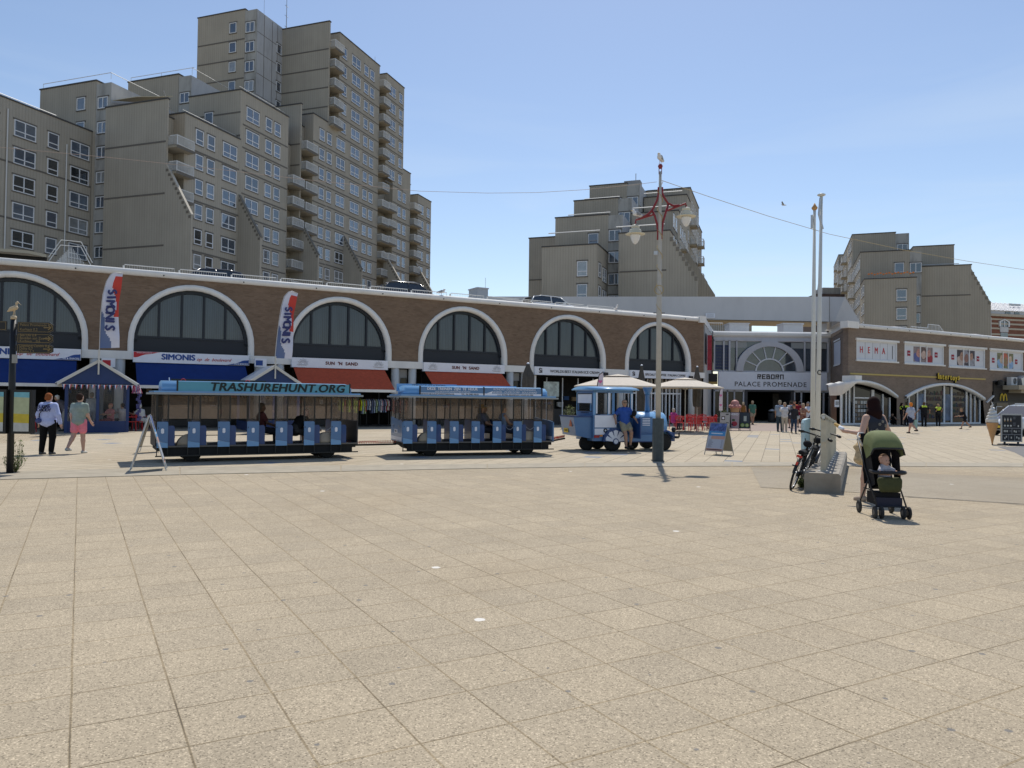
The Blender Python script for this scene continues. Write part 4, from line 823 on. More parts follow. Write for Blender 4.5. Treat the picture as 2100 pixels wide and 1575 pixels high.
# ================================================================== white footbridge box
D = 77.0
fb = thing('footbridge', 'long plain white enclosed footbridge crossing above the entrance hall', 'bridge', Matrix.Translation(at(1450, 640, D)), (0, 0, 0))
o = at(1450, 640, D)
def bp(px, py, d=D): v = at(px, py, d)-o; return (v.x, v.y, v.z)
FBM = stained('white_bridge_panel', (.60, .59, .585), .1, .4, .5)
m = MB().m(FBM)
fr = [bp(900, 603), bp(1735, 608), bp(1735, 659), bp(900, 647)]; fr = [bp(900, 606.5), bp(1735, 608), bp(1701, 659), bp(1180, 651)]
L0 = bp(960, 608); L1 = bp(1701, 608.5); L2 = bp(1701, 659.5); L3 = bp(960, 646)
m.add([L0, L1, L2, L3] + [(p[0], p[1]+5, p[2]) for p in (L0, L1, L2, L3)], [(0, 3, 2, 1), (0, 1, 5, 4), (3, 7, 6, 2), (0, 4, 7, 3)])
R1 = bp(1733, 609, D-2); R2 = bp(1765, 662, D-2.5); R3 = bp(1712, 659, D-.8)
m.add([L1, R1, R2, R3, L2], [(4, 3, 2, 1, 0)]); m.add([L1, R1, (R1[0], R1[1]+8, R1[2]), (L1[0], L1[1]+5, L1[2])], [(0, 1, 2, 3)]); m.add([R1, R2, (R2[0], R2[1]+8, R2[2]), (R1[0], R1[1]+8, R1[2])], [(0, 1, 2, 3)])
m.m(BAND).box(L1[0]-.02, L1[0]+.02, L1[1]-.03, L1[1], L2[2], L1[2])
m.build('shell', fb)
m = MB().m(mat('beige_soffit', (.45, .38, .27), .9)); m.add([L3, L2, (L2[0], L2[1]+5, L2[2]-.0), (L3[0], L3[1]+5, L3[2])], [(0, 1, 2, 3)]); m.v = [(a, b, c-.06) for a, b, c in m.v]; m.build('soffit', fb)
p0 = bp(1447, 645.5, D-.1); m = MB().m(SIGNW).box(p0[0], p0[0]+.95, p0[1]-.04, p0[1], p0[2]-.3, p0[2]+.15); m.m(TGREY)
for i in range(4): m.box(p0[0]+.12, p0[0]+.82, p0[1]-.05, p0[1]-.041, p0[2]-.22+i*.09, p0[2]-.19+i*.09)
m.build('notice', fb)
for x in (1690, 1712):
    q = bp(x, 655, D+1.5); m = MB().m(PW_).box(q[0]-.3, q[0]+.3, q[1], q[1]+.6, 7.5-o.z, q[2]); m.build('support', fb)
# ================================================================== right wing
RW = Frame(gp(1855, 870.6), 29.6)
rw = thing('shop_wing', 'brown brick shop wing with wide segmental arches and printed window panels', 'building', RW.M, (5, 0, 0))
C0 = -7.19; RX1 = 34
def seg(cx, hw, z0, zp):                     # segmental arch height function
    s = zp-z0; R = (hw*hw+s*s)/(2*s); zc = zp-R
    return lambda x: zc+sqrt(max(0, R*R-(x-cx)**2))
s1 = seg(5.77, 5.8, 2.15, 3.36); s2 = seg(-7.2, 6.15, 2.15, 3.27)
wz = [(-6.21, -.98, 5.17, 6.76), (-.02, 5.55, 5.12, 6.78), (6.28, 11.92, 5.03, 6.77), (12.66, 18.3, 4.98, 6.77), (19.2, 24.8, 4.95, 6.77), (25.6, 31.2, 4.95, 6.77)]
def iv2(x):
    lo = 0
    if -.02 < x < 11.57: lo = s1(x)
    elif x < -1.05: lo = s2(x)
    elif x > 13.0: lo = 2.95
    r = []; z = lo
    for a, b, z0, z1 in wz:
        if a < x < b: r.append((z, z0)); z = z1
    if len(r) == 0: r.append((z, z))
    r.append((z, 7.72)); return r
xs = sorted(set([C0, -1.05, 13.0, RX1] + [q for w_ in wz for q in w_[:2]] + [5.77-5.79*cos(pi*i/26) for i in range(27)] + [-7.2+6.15*i/14 for i in range(14)]))
m = MB().m(BRICK2); m.strips(xs, iv2, 0)
# side face and chamfered corner
W1 = RW.loc(at(1729, 800, 60.2)); W2 = RW.loc(at(1701, 800, 67.3))
def quadw(a, b, z0, z1): m.add([(a[0], a[1], z0), (b[0], b[1], z0), (b[0], b[1], z1), (a[0], a[1], z1)], [(0, 1, 2, 3)])
quadw(W1, (C0, 0), 3.3, 7.72); quadw(W2, W1, 2.6, 7.72)
m.m(mat('red_brown_brick_base', (.2, .12, .08), .9, var=.2)); quadw((W1[0]+.25, W1[1]+1.3), (C0-.4, .75), 0, 3.3); quadw(W2, (W1[0]+.25, W1[1]+1.3), 0, 2.7)
m.m(DARKIN).box(C0+2.6, RX1, 2.5, 2.6, 0, 5).box(C0+1.0, C0+2.6, 1.3, 1.4, 0, 3.2).box(C0+2.5, C0+2.6, 1.4, 2.5, 0, 3.3)
m.m(DARKIN).add([(W2[0]+.1, W2[1]-.1, 0), (C0+2.6, 2.5, 0), (C0+2.6, 2.5, 7.3), (W2[0]+.1, W2[1]-.1, 7.3)], [(0, 1, 2, 3)])
m.m(mat('roof_deck', (.3,)*3)).add([(W2[0], W2[1], 7.4), (W1[0], W1[1]+.1, 7.4), (C0, .1, 7.4), (RX1, .1, 7.4), (RX1, 14, 7.4), (W2[0]+6, 14, 7.4)], [(0, 1, 2, 3, 4, 5)])
for a, b, z0, z1 in wz: m.m(BRICK2).box(a-.01, a, 0, .16, z0, z1).box(b, b+.01, 0, .16, z0, z1)
m.m(BRICK2).add([(-1.05, 0, 0), (-.02, 0, 0), (-.02, 0, 2.15), (-1.05, 0, 2.15)], [(0, 1, 2, 3)]) if False else None
m.build('wall', rw)
m = MB().m(WHITE); m.smooth = True; m.prism([(p[0], p[1]) for p in prof], 'x', C0+1.0, RX1); m.smooth = False
m.box(C0-.35, C0+1.0, -.2, .5, 7.62, 8.15)
for a, b in (((W1[0]-.08, W1[1]-.05), (C0, -.15)), ((W2[0]-.1, W2[1]), (W1[0]-.08, W1[1]-.05))):
    m.add([(a[0], a[1], 7.68), (b[0], b[1], 7.68), (b[0], b[1], 8.1), (a[0], a[1], 8.1), (a[0], a[1]+.5, 8.1), (b[0], b[1]+.5, 8.1)], [(0, 1, 2, 3), (3, 2, 5, 4)])
m.m(BLACK)
for x in np.arange(-5.5, 24, 2.95): m.lathe([(.035, -.185), (.035, -.13)], (x, 0, 7.8), 8, 'y')
m.build('coping', rw)
PANEL = mat('white_window_panel', (.62, .64, .68), .5, var=.05, vscale=1)
def photo(m, x0, x1, z0, z1, y, kind):        # printed pictures: generic faces and plants in soft patches
    cols = {0: [(.25, .2, .2), (.5, .25, .2), (.12, .08, .07), (.55, .4, .33), (.1, .12, .3), (.3, .02, .03)], 1: [(.06, .05, .06), (.4, .24, .17), (.3, .3, .34), (.25, .13, .1), (.5, .4, .35), (.3, .3, .33)], 2: [(.2, .2, .1), (.6, .45, .33), (.5, .12, .07), (.3, .2, .1), (.25, .4, .6), (.25, .4, .62)]}[kind]
    m.m(mat('print_base_%d' % kind, cols[0], .6, var=.4, vscale=3)).box(x0, x1, y-.004, y, z0, z1)
    rr = random.Random(kind+3); w_, h = x1-x0, z1-z0
    def blob(cx, cz, rx, rz, c, k):
        pts = [(cx+rx*cos(a)*(1+.12*sin(3*a+k)), cz+rz*sin(a)*(1+.1*cos(2*a+k))) for a in np.linspace(0, 2*pi, 22)[:-1]]
        pts = [(min(max(p[0], x0), x1), min(max(p[1], z0), z1)) for p in pts]
        m.m(mat('print_%d_%d' % (kind, c), cols[c], .6, var=.25, vscale=4)).add([(p[0], y-.006-.002*k, p[1]) for p in pts], [tuple(range(20, -1, -1))])
    blob(x0+w_*.22, z0+h*.3, w_*.22, h*.35, 4, 0); blob(x0+w_*.8, z0+h*.25, w_*.2, h*.35, 5, 1); blob(x0+w_*.5, z0+h*.6, w_*.19, h*.42, 2, 2)
    blob(x0+w_*.27, z0+h*.58, w_*.13, h*.26, 1, 3); blob(x0+w_*.52, z0+h*.48, w_*.12, h*.27, 3, 4); blob(x0+w_*.8, z0+h*.6, w_*.1, h*.24, 1, 5)
    for cx, cz in ((.27, .62), (.52, .53), (.8, .64)):
        for e in (-.035, .035): m.m(TBLK).box(x0+w_*(cx+e)-.03, x0+w_*(cx+e)+.03, y-.022, y-.02, z0+h*cz, z0+h*cz+.035)
for i, (a, b, z0, z1) in enumerate(wz):
    m = MB().m(PANEL).box(a, b, .1, .16, z0, z1)
    m.m(WHITE).box(a-.12, b+.12, -.12, .05, z1-.04, z1+.13).box(a-.1, b+.1, -.1, .05, z0-.12, z0)
    m.m(WHITE2).box(a, b, .02, .1, z1-.12, z1-.04).box(a, b, .02, .1, z0, z0+.08).box(a, a+.1, .02, .1, z0+.08, z1-.12).box(b-.1, b, .02, .1, z0+.08, z1-.12)
    w_ = b-a
    if i == 0:
        for j in range(1, 5): m.m(TGREY).box(a+.25+j*.95, a+.262+j*.95, .085, .1, z0+.1, z1-.15)
        m.m(BLACK).box(b-.55, b-.5, .08, .1, z0+.2, z1-.3)
        for j, ch in enumerate('HEMA'): m.m(TRED).text(ch, .72, TT(a+.73+j*.94, .085, (z0+z1)/2+.0), .006, sx=.8)
    else:
        x0, x1 = a+w_*.245, a+w_*.73; photo(m, x0, x1, z0+.16, z1-.22, .095, (i-1) % 3)
        m.m(WHITE2)
        for j in (1, 2): m.box(x0+(x1-x0)*j/3-.05, x0+(x1-x0)*j/3+.05, .03, .1, z0+.08, z1-.12)
        for cx in (a+w_*.13, a+w_*.82): m.m(TDKRED2 if False else mat('square_logo_red', (.32, .02, .04))).box(cx-.2, cx+.2, .08, .1, z0+.62, z0+1.06); m.m(SIGNW).text('HEMA', .13, TT(cx, .075, z0+.83), .002)
    m.build('window', rw)
m = MB(); a, b = W1.lerp(W2, .15), W1.lerp(W2, .62); nrm = (Vector((b.y-a.y, -(b.x-a.x), 0))).normalized()*-.04
if nrm.dot(RW.loc((0, 0, 0))-W1) < 0: nrm = -nrm
m.m(PANEL).add([(p.x+nrm.x, p.y+nrm.y, z) for p, z in ((a, 4.9), (b, 4.9), (b, 6.8), (a, 6.8))], [(0, 1, 2, 3)])
for z in (4.8, 6.85): m.m(WHITE).add([(p.x+nrm.x*k, p.y+nrm.y*k, zz) for p, zz, k in ((a, z, 2), (b, z, 2), (b, z+.13, 2), (a, z+.13, 2))], [(0, 1, 2, 3)])
m.build('side_window', rw)
m = MB().m(mat('ochre_strip', (.52, .39, .12), .6)).box(-7.0, 11.87, -.06, 0, 3.98, 4.10); m.build('strip_light', rw)
m = MB(); 
for j, (ch, dz) in enumerate(zip('Intertoys', (.05, .02, 0, .0, .02, -.02, -.05, -.06, 0))):
    x = 4.42+j*.385+(-.1 if j > 0 else 0); m.m(BLACK).text(ch, .74, TT(x+.04, -.1, 4.06+dz-.03), .03, 0, depth=.06, sx=.85); m.m(YEL).text(ch, .72, TT(x, -.2, 4.08+dz), .012, 0, depth=.03, sx=.85)
m.build('shop_sign', rw)
# arched toy shop front
m = MB().m(WHITE); N_ = 26; xs2 = [5.77-5.8+11.6*i/N_ for i in range(N_+1)]
m.smooth = True; m.ring([(x, s1(x)-.02) for x in xs2], [(x, s1(x)+.2) for x in xs2], -.22, .3); m.smooth = False
m.build('arch_trim', rw)
def shopfront(m, x0, x1, fz, muls, y=.25, zb=.12):
    m.m(GLASSD); n_ = 20; X = [x0+(x1-x0)*i/n_ for i in range(n_+1)]
    m.add([(x, y+.03, zb) for x in (x0, x1)]+[(x, y+.03, fz(x)-.03) for x in reversed(X)], [tuple(range(n_+3))])
    m.m(WHITE2)
    for x, w_ in muls: m.box(x-w_/2, x+w_/2, y-.06, y+.06, zb, fz(min(max(x, x0+.02), x1-.02))-.02)
    m.box(x0, x1, y-.08, y+.07, 0, zb+.02)
m = MB(); shopfront(m, 0, 11.52, s1, ((.06, .12), (.95, .1), (2.1, .12), (3.15, .16), (5.95, .18), (7.05, .18), (9.35, .16), (10.0, .12), (10.65, .1), (11.45, .12)))
m.m(mat('shelf', (.06, .05, .05)))
rr = random.Random(5)
for x0, x1 in ((3.3, 5.8), (7.2, 9.2)):
    for z in (.5, 1.0, 1.5, 2.0, 2.5):
        x = x0
        while x < x1-.15:
            wd = rr.uniform(.08, .3); m.m(random.choice([mat('toy_%d' % k, c, .6) for k, c in enumerate(((.07, .02, .02), (.02, .025, .06), (.07, .05, .03), (.06, .055, .055), (.02, .045, .03), (.05, .03, .02)))])); m.box(x, x+wd, .262, .272, z, z+rr.uniform(.12, .4)); x += wd+.03
for x in (2.62, 6.5): m.m(mat('shop_poster_%d' % int(x), (.09, .13, .2), .5, var=.6, vscale=1.5)).box(x-.42, x+.42, .262, .27, .3, 2.6)
m.build('shop_front', rw)
# corner shop with the projecting curved white hood
m = MB().m(WHITE); m.smooth = True
hs = [(-1.05-6.9*i/16) for i in range(17)]
for i in range(16):
    def hp(x, o):
        t = (-1.05-x)/6.9; dy = -.15-1.15*min(1, t*1.15)
        return (x, dy if o else -.02)
    a, b = hs[i], hs[i+1]; za, zb_ = s2(a)+.02, s2(b)+.02
    pa, pb = hp(a, 1), hp(b, 1)
    m.add([(a, .1, za), (b, .1, zb_), (pb[0], pb[1], zb_), (pa[0], pa[1], za), (pa[0], pa[1], za+.2), (pb[0], pb[1], zb_+.2), (a, .1, za+.24), (b, .1, zb_+.24)], [(0, 1, 2, 3), (3, 2, 5, 4), (4, 5, 7, 6)])
m.smooth = False; m.box(-7.95, -7.2, -1.2, -.02, 3.4, 3.85)
m.smooth = True
Hh = [(-7.95, -1.3, 3.27), (-8.2, -1.1, 3.2), (-8.4, -.65, 3.1), (-8.5, 0, 3.0), (-8.5, .8, 2.9)]; Hl = [(-7.6, -.2, 2.7), (-7.75, -.15, 2.5), (-7.9, .1, 2.35), (-8.0, .5, 2.3), (-8.1, 1.0, 2.3)]
for i in range(4):
    a, b, c, d = Hh[i], Hh[i+1], Hl[i+1], Hl[i]; m.add([a, b, c, d, (a[0], a[1], a[2]+.22), (b[0], b[1], b[2]+.22), (b[0]+.7, b[1]+.8, b[2]+.3), (a[0]+.5, a[1]+.95, a[2]+.3)], [(0, 3, 2, 1), (0, 1, 5, 4), (4, 5, 6, 7)])
m.add([Hh[0], Hl[0], (-7.19, -.02, 3.2)], [(0, 1, 2)]); m.smooth = False
m.build('hood', rw)
m = MB(); shopfront(m, -7.6, -1.4, lambda x: s2(max(x, -7.19))-.08, ((-7.55, .14), (-7.0, .1), (-6.6, .12), (-6.05, .1), (-3.7, .3), (-2.4, .12), (-1.5, .12)), .35)
m.m(WHITE2).box(-6.05, -3.7, .28, .36, 2.1, 2.2)
for i in range(30): m.m(random.choice([mat('goods_white', (.5, .5, .48)), mat('paper_grey', (.2, .2, .2)), mat('paper_tan', (.25, .2, .16))])); x = -5.9+.35*(i % 6)+.02; z = .35+.33*(i//6); m.box(x, x+.28, .35, .36, z, z+.24)
m.build('corner_shop_front', rw)
m = MB().m(SIGNW); q = Vector((C0-.42, .70, 0)); m.box(q.x-.55, q.x-.05, q.y-.25, q.y-.2, 1.4, 1.95); m.m(TGREY).box(q.x-.5, q.x-.1, q.y-.26, q.y-.25, 1.55, 1.85); m.build('notice', rw)
# fast food unit at the far end
m = MB().m(mat('black_brown_boards', (.025, .022, .02), .6)).box(13.1, 30, -.1, .3, 0, 3.9)
for i in range(11): m.m(mat('board_edge', (.05, .045, .04), .6)).box(13.1, 30, -.125, -.1, 2.05+i*.17, 2.07+i*.17)
m.m(BLACK).box(12.7, 30, -.16, -.11, 0, 2.0); m.m(GLASSD).box(13.4, 15.3, -.2, -.16, .2, 1.9); m.m(WHITE2).box(13.35, 13.41, -.21, -.15, .1, 1.6).box(13.35, 14.3, -.21, -.15, 1.55, 1.6)
m.m(WHITE); m.add([(11.95, -.15, 1.95), (12.0, -.15, 1.88), (13.15, -.15, 2.5), (13.1, -.15, 2.6), (11.95, .1, 1.95), (12.0, .1, 1.88), (13.15, .1, 2.5), (13.1, .1, 2.6)], [(0, 1, 2, 3), (3, 7, 4, 0), (1, 5, 6, 2)])
m.build('dark_facade', rw)
m = MB().m(YEL)
for sx in (-1, 1):
    m.tube([(14.55+sx*.27+.25*cos(t)*1.0, -.2, 2.12+.62*sin(t)) for t in np.linspace(0, pi, 12)], .055, 6)
m.build('arches_sign', rw)
m = MB().m(mat('beige_render', (.42, .37, .28))).box(14.6, 26, -1.5, .1, 3.15, 3.55).box(15.6, 26, -1.2, .1, 2.85, 3.15); m.build('canopy', rw)
def acunit(x, y, z, lab):
    t = thing('air_conditioner', lab, 'air conditioner', RW.M, (x, y, z)); m = MB().m(mat('ac_white', (.55, .56, .56), .5, var=.05)).box(x-.5, x+.5, y-.2, y+.2, z, z+.75); m.build('housing', t)
    m = MB().m(BLACK).lathe([(.29, -.215), (.29, -.2)], (x+.1, y, z+.38), 20, 'y'); m.m(STEEL)
    for r_ in (.09, .17, .25): m.tube([(x+.1+r_*cos(a), y-.225, z+.38+r_*sin(a)) for a in np.linspace(0, 2*pi, 20)], .008, 4)
    m.build('fan_grille', t)
acunit(15.4, -.5, 3.56, 'white outdoor cooling unit with round fan on the beige canopy edge')
t = thing('ventilation_duct', 'grey sloping vent duct on the canopy at the right picture edge', 'duct', RW.M, (17.5, -.5, 3.55)); m = MB().m(STEEL); m.prism([(16.4, 3.56), (19, 3.56), (19, 4.5), (17.2, 4.5), (16.2, 4.2)], 'y', -.9, -.2); m.build('duct_body', t); m = MB().m(BLACK).lathe([(.3, 3.55), (.3, 3.9), (.12, 4.0)], (13.6, -.4, 0), 12); m.build('cowl', t)
t = thing('roof_stair_cage', 'white barred stair cage on the shop wing roof', 'railing', RW.M, (8, 3, 7.5))
m = MB().m(RAILW)
for x in np.arange(5.5, 11.2, .22): m.tube([(x, 3, 7.5), (x, 3, 9.0 if 8.0 < x < 9.8 else (8.7 if x < 8 else 9.0-(x-9.8)*.8))], .02, 4)
m.tube([(5.5, 3, 8.7), (8, 3, 8.7), (8.1, 3, 9.05), (9.8, 3, 9.05), (11.2, 3, 8.0)], .035, 5); m.build('railing', t)
for lab, x in (('flat grey roof vent behind the coping, above the toy shop sign', 2.8), ('flat grey roof vent behind the coping, nearer the right picture edge', 15.0)):
    t = thing('roof_vent', lab, 'roof vent', RW.M, (x, 3, 7.5)); m = MB().m(mat('vent_grey', (.25, .25, .26), .6)); m.lathe([(1.0, 8.0), (1.2, 8.15), (1.0, 8.4), (.5, 8.5)], (x, 3, 0), 16); m.build('cowl', t); m = MB().m(STEEL); m.lathe([(.7, 7.5), (.7, 8.0)], (x, 3, 0), 12); m.build('base', t)
# ================================================================== old hotel far right
HT = Frame(at(2031, 700, 118).to_2d(), 15)
ho = thing('old_hotel', 'red brick hotel with pale stone bands and a bright metal roof', 'building', HT.M, (8, 0, 0))
ST_ = mat('pale_stone_trim', (.5, .45, .36), .8)
def hz(py): return CH+(830-py)/F*118
m = MB().m(BRICKR).box(0, 30, 0, 12, 0, hz(646)); m.m(ST_)
for z in (hz(653), hz(662), hz(672), hz(684)): m.box(-.05, 30, -.06, 0, z-.13, z+.13)
m.box(-.3, 30.2, -.4, .2, hz(647), hz(642)); m.m(mat('attic_white', (.6, .6, .6), .7)).box(.2, 29, .3, 11, hz(642), hz(633)); m.box(-.4, 0, -.2, 11, 0, hz(650))
m.build('wall', ho)
m = MB().m(mat('bright_metal_roof', (.7, .71, .73), .35, .2)); z0, z1 = hz(634), hz(608); m.add([(0, .1, z0), (30, .1, z0), (30, 11, z0), (0, 11, z0), (4.5, 5, z1), (30, 5, z1)], [(0, 1, 5, 4), (0, 4, 3), (3, 4, 5, 2)])
m.m(STEEL)
for i in range(1, 26): x = i*.9+.1; t_ = min(1, x/4.5); m.tube([(x, .1, z0+.05), (x if x > 4.5 else x, .1+4.9*min(1, t_), z0+(z1-z0)*min(1, t_)+.05)], .04, 4)
m.box(6.5, 8.8, 2.5, 2.6, z0+(z1-z0)*.62, z0+(z1-z0)*.8)
m.build('roof', ho)
for x in (2.6, 8.3, 13.5):
    m = MB().m(WHITE2); m.ring([(x-.75, hz(668)), (x-.75, hz(658)), (x, hz(654)), (x+.75, hz(658)), (x+.75, hz(668))], [(x-1.0, hz(668)), (x-1.0, hz(657)), (x, hz(652)), (x+1.0, hz(657)), (x+1.0, hz(668))], -.2, 0)
    m.box(x-.06, x+.06, -.15, -.01, hz(668), hz(655)); m.m(GLASSW).box(x-.75, x+.75, -.05, -.01, hz(668), hz(656)); m.m(mat('attic_white', (.6,)*3)).box(x-.8, x+.8, -.12, -.01, hz(679), hz(668.5)); m.m(GLASSW).box(x-.7, x+.7, -.1, -.01, hz(690), hz(680))
    m.build('window', ho)
for x in (3.2, 5.0, 9.3, 10.6): m = MB().m(GLASSW).box(x, x+1.0, .22, .28, hz(640), hz(636)); m.build('attic_window', ho)
# far flat roof left of the right block
t = thing('distant_roof', 'flat dark brown roof with rooftop cabin seen beyond the flagpoles', 'building', Matrix.Translation(at(1695, 700, 150)), (0, 0, 0)); m = MB().m(mat('dark_brown_wall', (.1, .07, .06))).box(-2, 4.5, 0, 8, -10, 9.4); m.m(CONC).box(-.3, 4, 1, 5, 9.41, 10.8); m.m(STEEL).tube([(-1.7, .5, 9.4), (-1.5, .5, 11.3)], .06, 4); m.build('wall', t)
# things on the arcade deck behind the coping
t = thing('roof_hut', 'small pale grey hut on the arcade roof, seen against the sky', 'hut', A.M, (26.8, 6, 7.6)); v = A.fy(979, 608, 6); v2 = A.fy(1001, 593, 6)
m = MB().m(mat('hut_grey', (.42, .44, .46), .7)).box(v.x, v2.x, 6, 7.4, 7.6, v2.z); m.build('body', t); m = MB().m(mat('hut_lid', (.5, .5, .52))).box(v.x-.05, v2.x+.05, 5.95, 7.45, v2.z, v2.z+.08); m.m(STEEL).tube([(v.x+.9, 6.5, v2.z), (v.x+.9, 6.5, v2.z+.9)], .015, 4); m.build('lid', t)
t = thing('stair_cage', 'white barred escape stair rising behind the arcade roof at far left', 'staircase', A.M, (4, 7, 7.6))
m = MB().m(RAILW); a = A.fy(98, 525, 7); b = A.fy(190, 535, 7); zt = A.fy(150, 505, 7).z
for i in range(30):
    x = a.x+(b.x-a.x)*i/29; t_ = i/29; h = 8.5+(zt-8.6)*(1-abs(t_-.5)*2); m.tube([(x, 7, 7.6), (x, 7, max(h, 8.9))], .014, 4); m.tube([(x, 8.2, 7.6), (x, 8.2, max(h, 8.9)+.3)], .014, 4)
m.tube([(a.x, 7, 9.0), ((a.x+b.x)/2-.5, 7, zt), ((a.x+b.x)/2+.5, 7, zt), (b.x, 7, 8.9)], .025, 5); m.tube([(a.x, 8.2, 9.5), ((a.x+b.x)/2-.5, 8.2, zt+.5), ((a.x+b.x)/2+.5, 8.2, zt+.5), (b.x, 8.2, 9.4)], .025, 5); m.build('railing', t)
t = thing('roof_canopy', 'low beige canopy with a few plants on the arcade roof at far left', 'canopy', A.M, (1, 5, 7.6))
a = A.fy(0, 512, 5); b = A.fy(60, 514, 5); c = A.fy(95, 522, 5); m = MB().m(mat('beige_canopy', (.4, .36, .27), .8)); m.add([(a.x-4, 5, a.z), (b.x, 5, b.z), (c.x, 5, c.z), (c.x, 5, c.z-.15), (b.x, 5, b.z-.15), (a.x-4, 5, a.z-.15), (a.x-4, 8, a.z), (b.x, 8, b.z), (c.x, 8, c.z)], [(0, 5, 4, 1), (1, 4, 3, 2), (0, 1, 7, 6), (1, 2, 8, 7)]); m.build('roof', t)
m = MB().m(BLACK).box(a.x-4, c.x, 6, 6.1, 7.6, c.z); m.build('back_wall', t)

# ================================================================== cars
def car(name, label, paint, L_=4.3, Wd=1.75, H=1.5, kind='hatch', group=None):
    t = thing(name, label, 'car', None, (0, 0, 0), group)
    body = MB().m(paint); body.smooth = True
    # side outline lofted across the width, tumblehome above the belt
    if kind == 'suv': out = [(-2.1, .35), (-2.15, .75), (-2.0, 1.0), (-1.85, 1.02)], [(-1.2, H), (.6, H), (1.2, 1.03)]
    sec = []
    prof_ = [(-.5, .30, .50, None), (-.47, .30, .80, None), (-.40, .25, .90, None), (-.30, .22, .95, 1), (0, .22, .96, 1), (.22, .22, .95, 1), (.34, .22, .90, None), (.46, .25, .78, None), (.5, .32, .6, None)]
    k = H/1.5; n_ = len(prof_); vs = []; fs = []
    for x, z0, z1, _ in prof_:
        X = x*L_; hw = Wd/2*(1 if abs(x) < .4 else .93 if abs(x) < .48 else .82)
        vs += [(X, -hw*.92, z0*k), (X, -hw, (z0+.18)*k), (X, -hw, (z1-.12)*k), (X, -hw*.93, z1*k), (X, hw*.93, z1*k), (X, hw, (z1-.12)*k), (X, hw, (z0+.18)*k), (X, hw*.92, z0*k)]
    for i in range(n_-1):
        for j in range(8): fs.append((i*8+j, (i+1)*8+j, (i+1)*8+(j+1) % 8, i*8+(j+1) % 8))
    fs += [tuple(range(8)), tuple((n_-1)*8+j for j in range(7, -1, -1))]
    body.add(vs, fs)
    cab = [(-.44, .93, 0), (-.36, H*.93, 0), (-.22, H, 0), (.05, H*.99, 0), (.14, H*.95, 0), (.30, .93*k, 0)]
    vs = []; n2 = 6
    for x, z, _ in cab:
        hw = Wd/2*(.90 if z < 1.0*k+.05 else .70); vs += [(x*L_, -hw, z), (x*L_, hw, z)]
    # roof shell
    body.add([(cab[1][0]*L_, -Wd*.35, H*.93), (cab[2][0]*L_, -Wd*.345, H), (cab[3][0]*L_, -Wd*.345, H*.99), (cab[4][0]*L_, -Wd*.35, H*.95), (cab[4][0]*L_, Wd*.35, H*.95), (cab[3][0]*L_, Wd*.345, H*.99), (cab[2][0]*L_, Wd*.345, H), (cab[1][0]*L_, Wd*.35, H*.93)], [(0, 1, 2, 3, 4, 5, 6, 7)])
    for s_ in (-1, 1):
        for xa, za, xb, zb_ in ((-.44, .93*k, -.36, H*.93), (.30, .93*k, .14, H*.95), (-.05, .93*k, -.05, H*.97)):
            body.tube([(xa*L_, s_*Wd*.44, za), (xb*L_, s_*Wd*.352, zb_)], .04, 6)
        body.tube([(c_[0]*L_, s_*Wd*.352, c_[1]-.01) for c_ in cab[1:5]], .03, 6)
    body.build('body', t)
    g = MB().m(mat('car_glass', (.02, .025, .03), .03, spec=.9, coat=.5))
    for s_ in (-1, 1): g.add([(-.43*L_, s_*Wd*.435, .95*k), (.29*L_, s_*Wd*.435, .95*k), (.14*L_, s_*Wd*.35, H*.94), (-.22*L_, s_*Wd*.342, H*.98), (-.35*L_, s_*Wd*.35, H*.92)], [(0, 1, 2, 3, 4)])
    g.build('side_glass', t)
    g = MB().m(MATS['car_glass']); g.add([(.30*L_, -Wd*.42, .94*k), (.30*L_, Wd*.42, .94*k), (.145*L_, Wd*.34, H*.945), (.145*L_, -Wd*.34, H*.945)], [(0, 1, 2, 3)]); g.build('windscreen', t)
    g = MB().m(MATS['car_glass']); g.add([(-.445*L_, -Wd*.42, .95*k), (-.445*L_, Wd*.42, .95*k), (-.365*L_, Wd*.34, H*.92), (-.365*L_, -Wd*.34, H*.92)], [(0, 3, 2, 1)]); g.build('rear_window', t)
    for x in (-.31, .31):
        for s_ in (-1, 1):
            wh = MB().m(mat('tyre_rubber', (.015, .015, .015), .8)); wh.smooth = True; wh.lathe([(.2, -.1), (.31, -.1), (.33, -.06), (.33, .06), (.31, .1), (.2, .1)], (x*L_, s_*(Wd/2-.1), .33), 20, 'y'); o_ = wh.build('wheel', t)
            rm = MB().m(STEEL); rm.lathe([(.02, s_*.11), (.2, s_*.105), (.2, 0)], (x*L_, s_*(Wd/2-.1), .33), 14, 'y'); rm.build('rim', o_, off=(0, 0, 0))
    for s_ in (-1, 1):
        h = MB().m(mat('lamp_glass', (.7, .72, .75), .1, spec=.8)).bbox((.475*L_, s_*Wd*.34, .68*k), (.06, .2, .08)); h.build('headlight', t)
        h = MB().m(mat('tail_red', (.4, .02, .02), .2)).bbox((-.485*L_, s_*Wd*.38, .75*k), (.05, .12, .1)); h.build('tail_light', t)
        h = MB().m(paint).bbox((.16*L_, s_*Wd*.55, 1.0*k), (.08, .1, .07)); h.build('mirror', t)
    h = MB().m(BLACK).box(.47*L_, .51*L_, -.6, .6, .3*k, .55*k); h.build('grille', t)
    h = MB().m(YEL).box(.511*L_, .52*L_, -.26, .26, .38*k, .49*k); h.m(TBLK).text('G-412-KX', .09, Matrix.Translation((.522*L_, 0, .435*k)) @ Matrix.Rotation(pi/2, 4, 'Z') @ TXT, depth=.002) if False else None; h.build('number_plate', t)
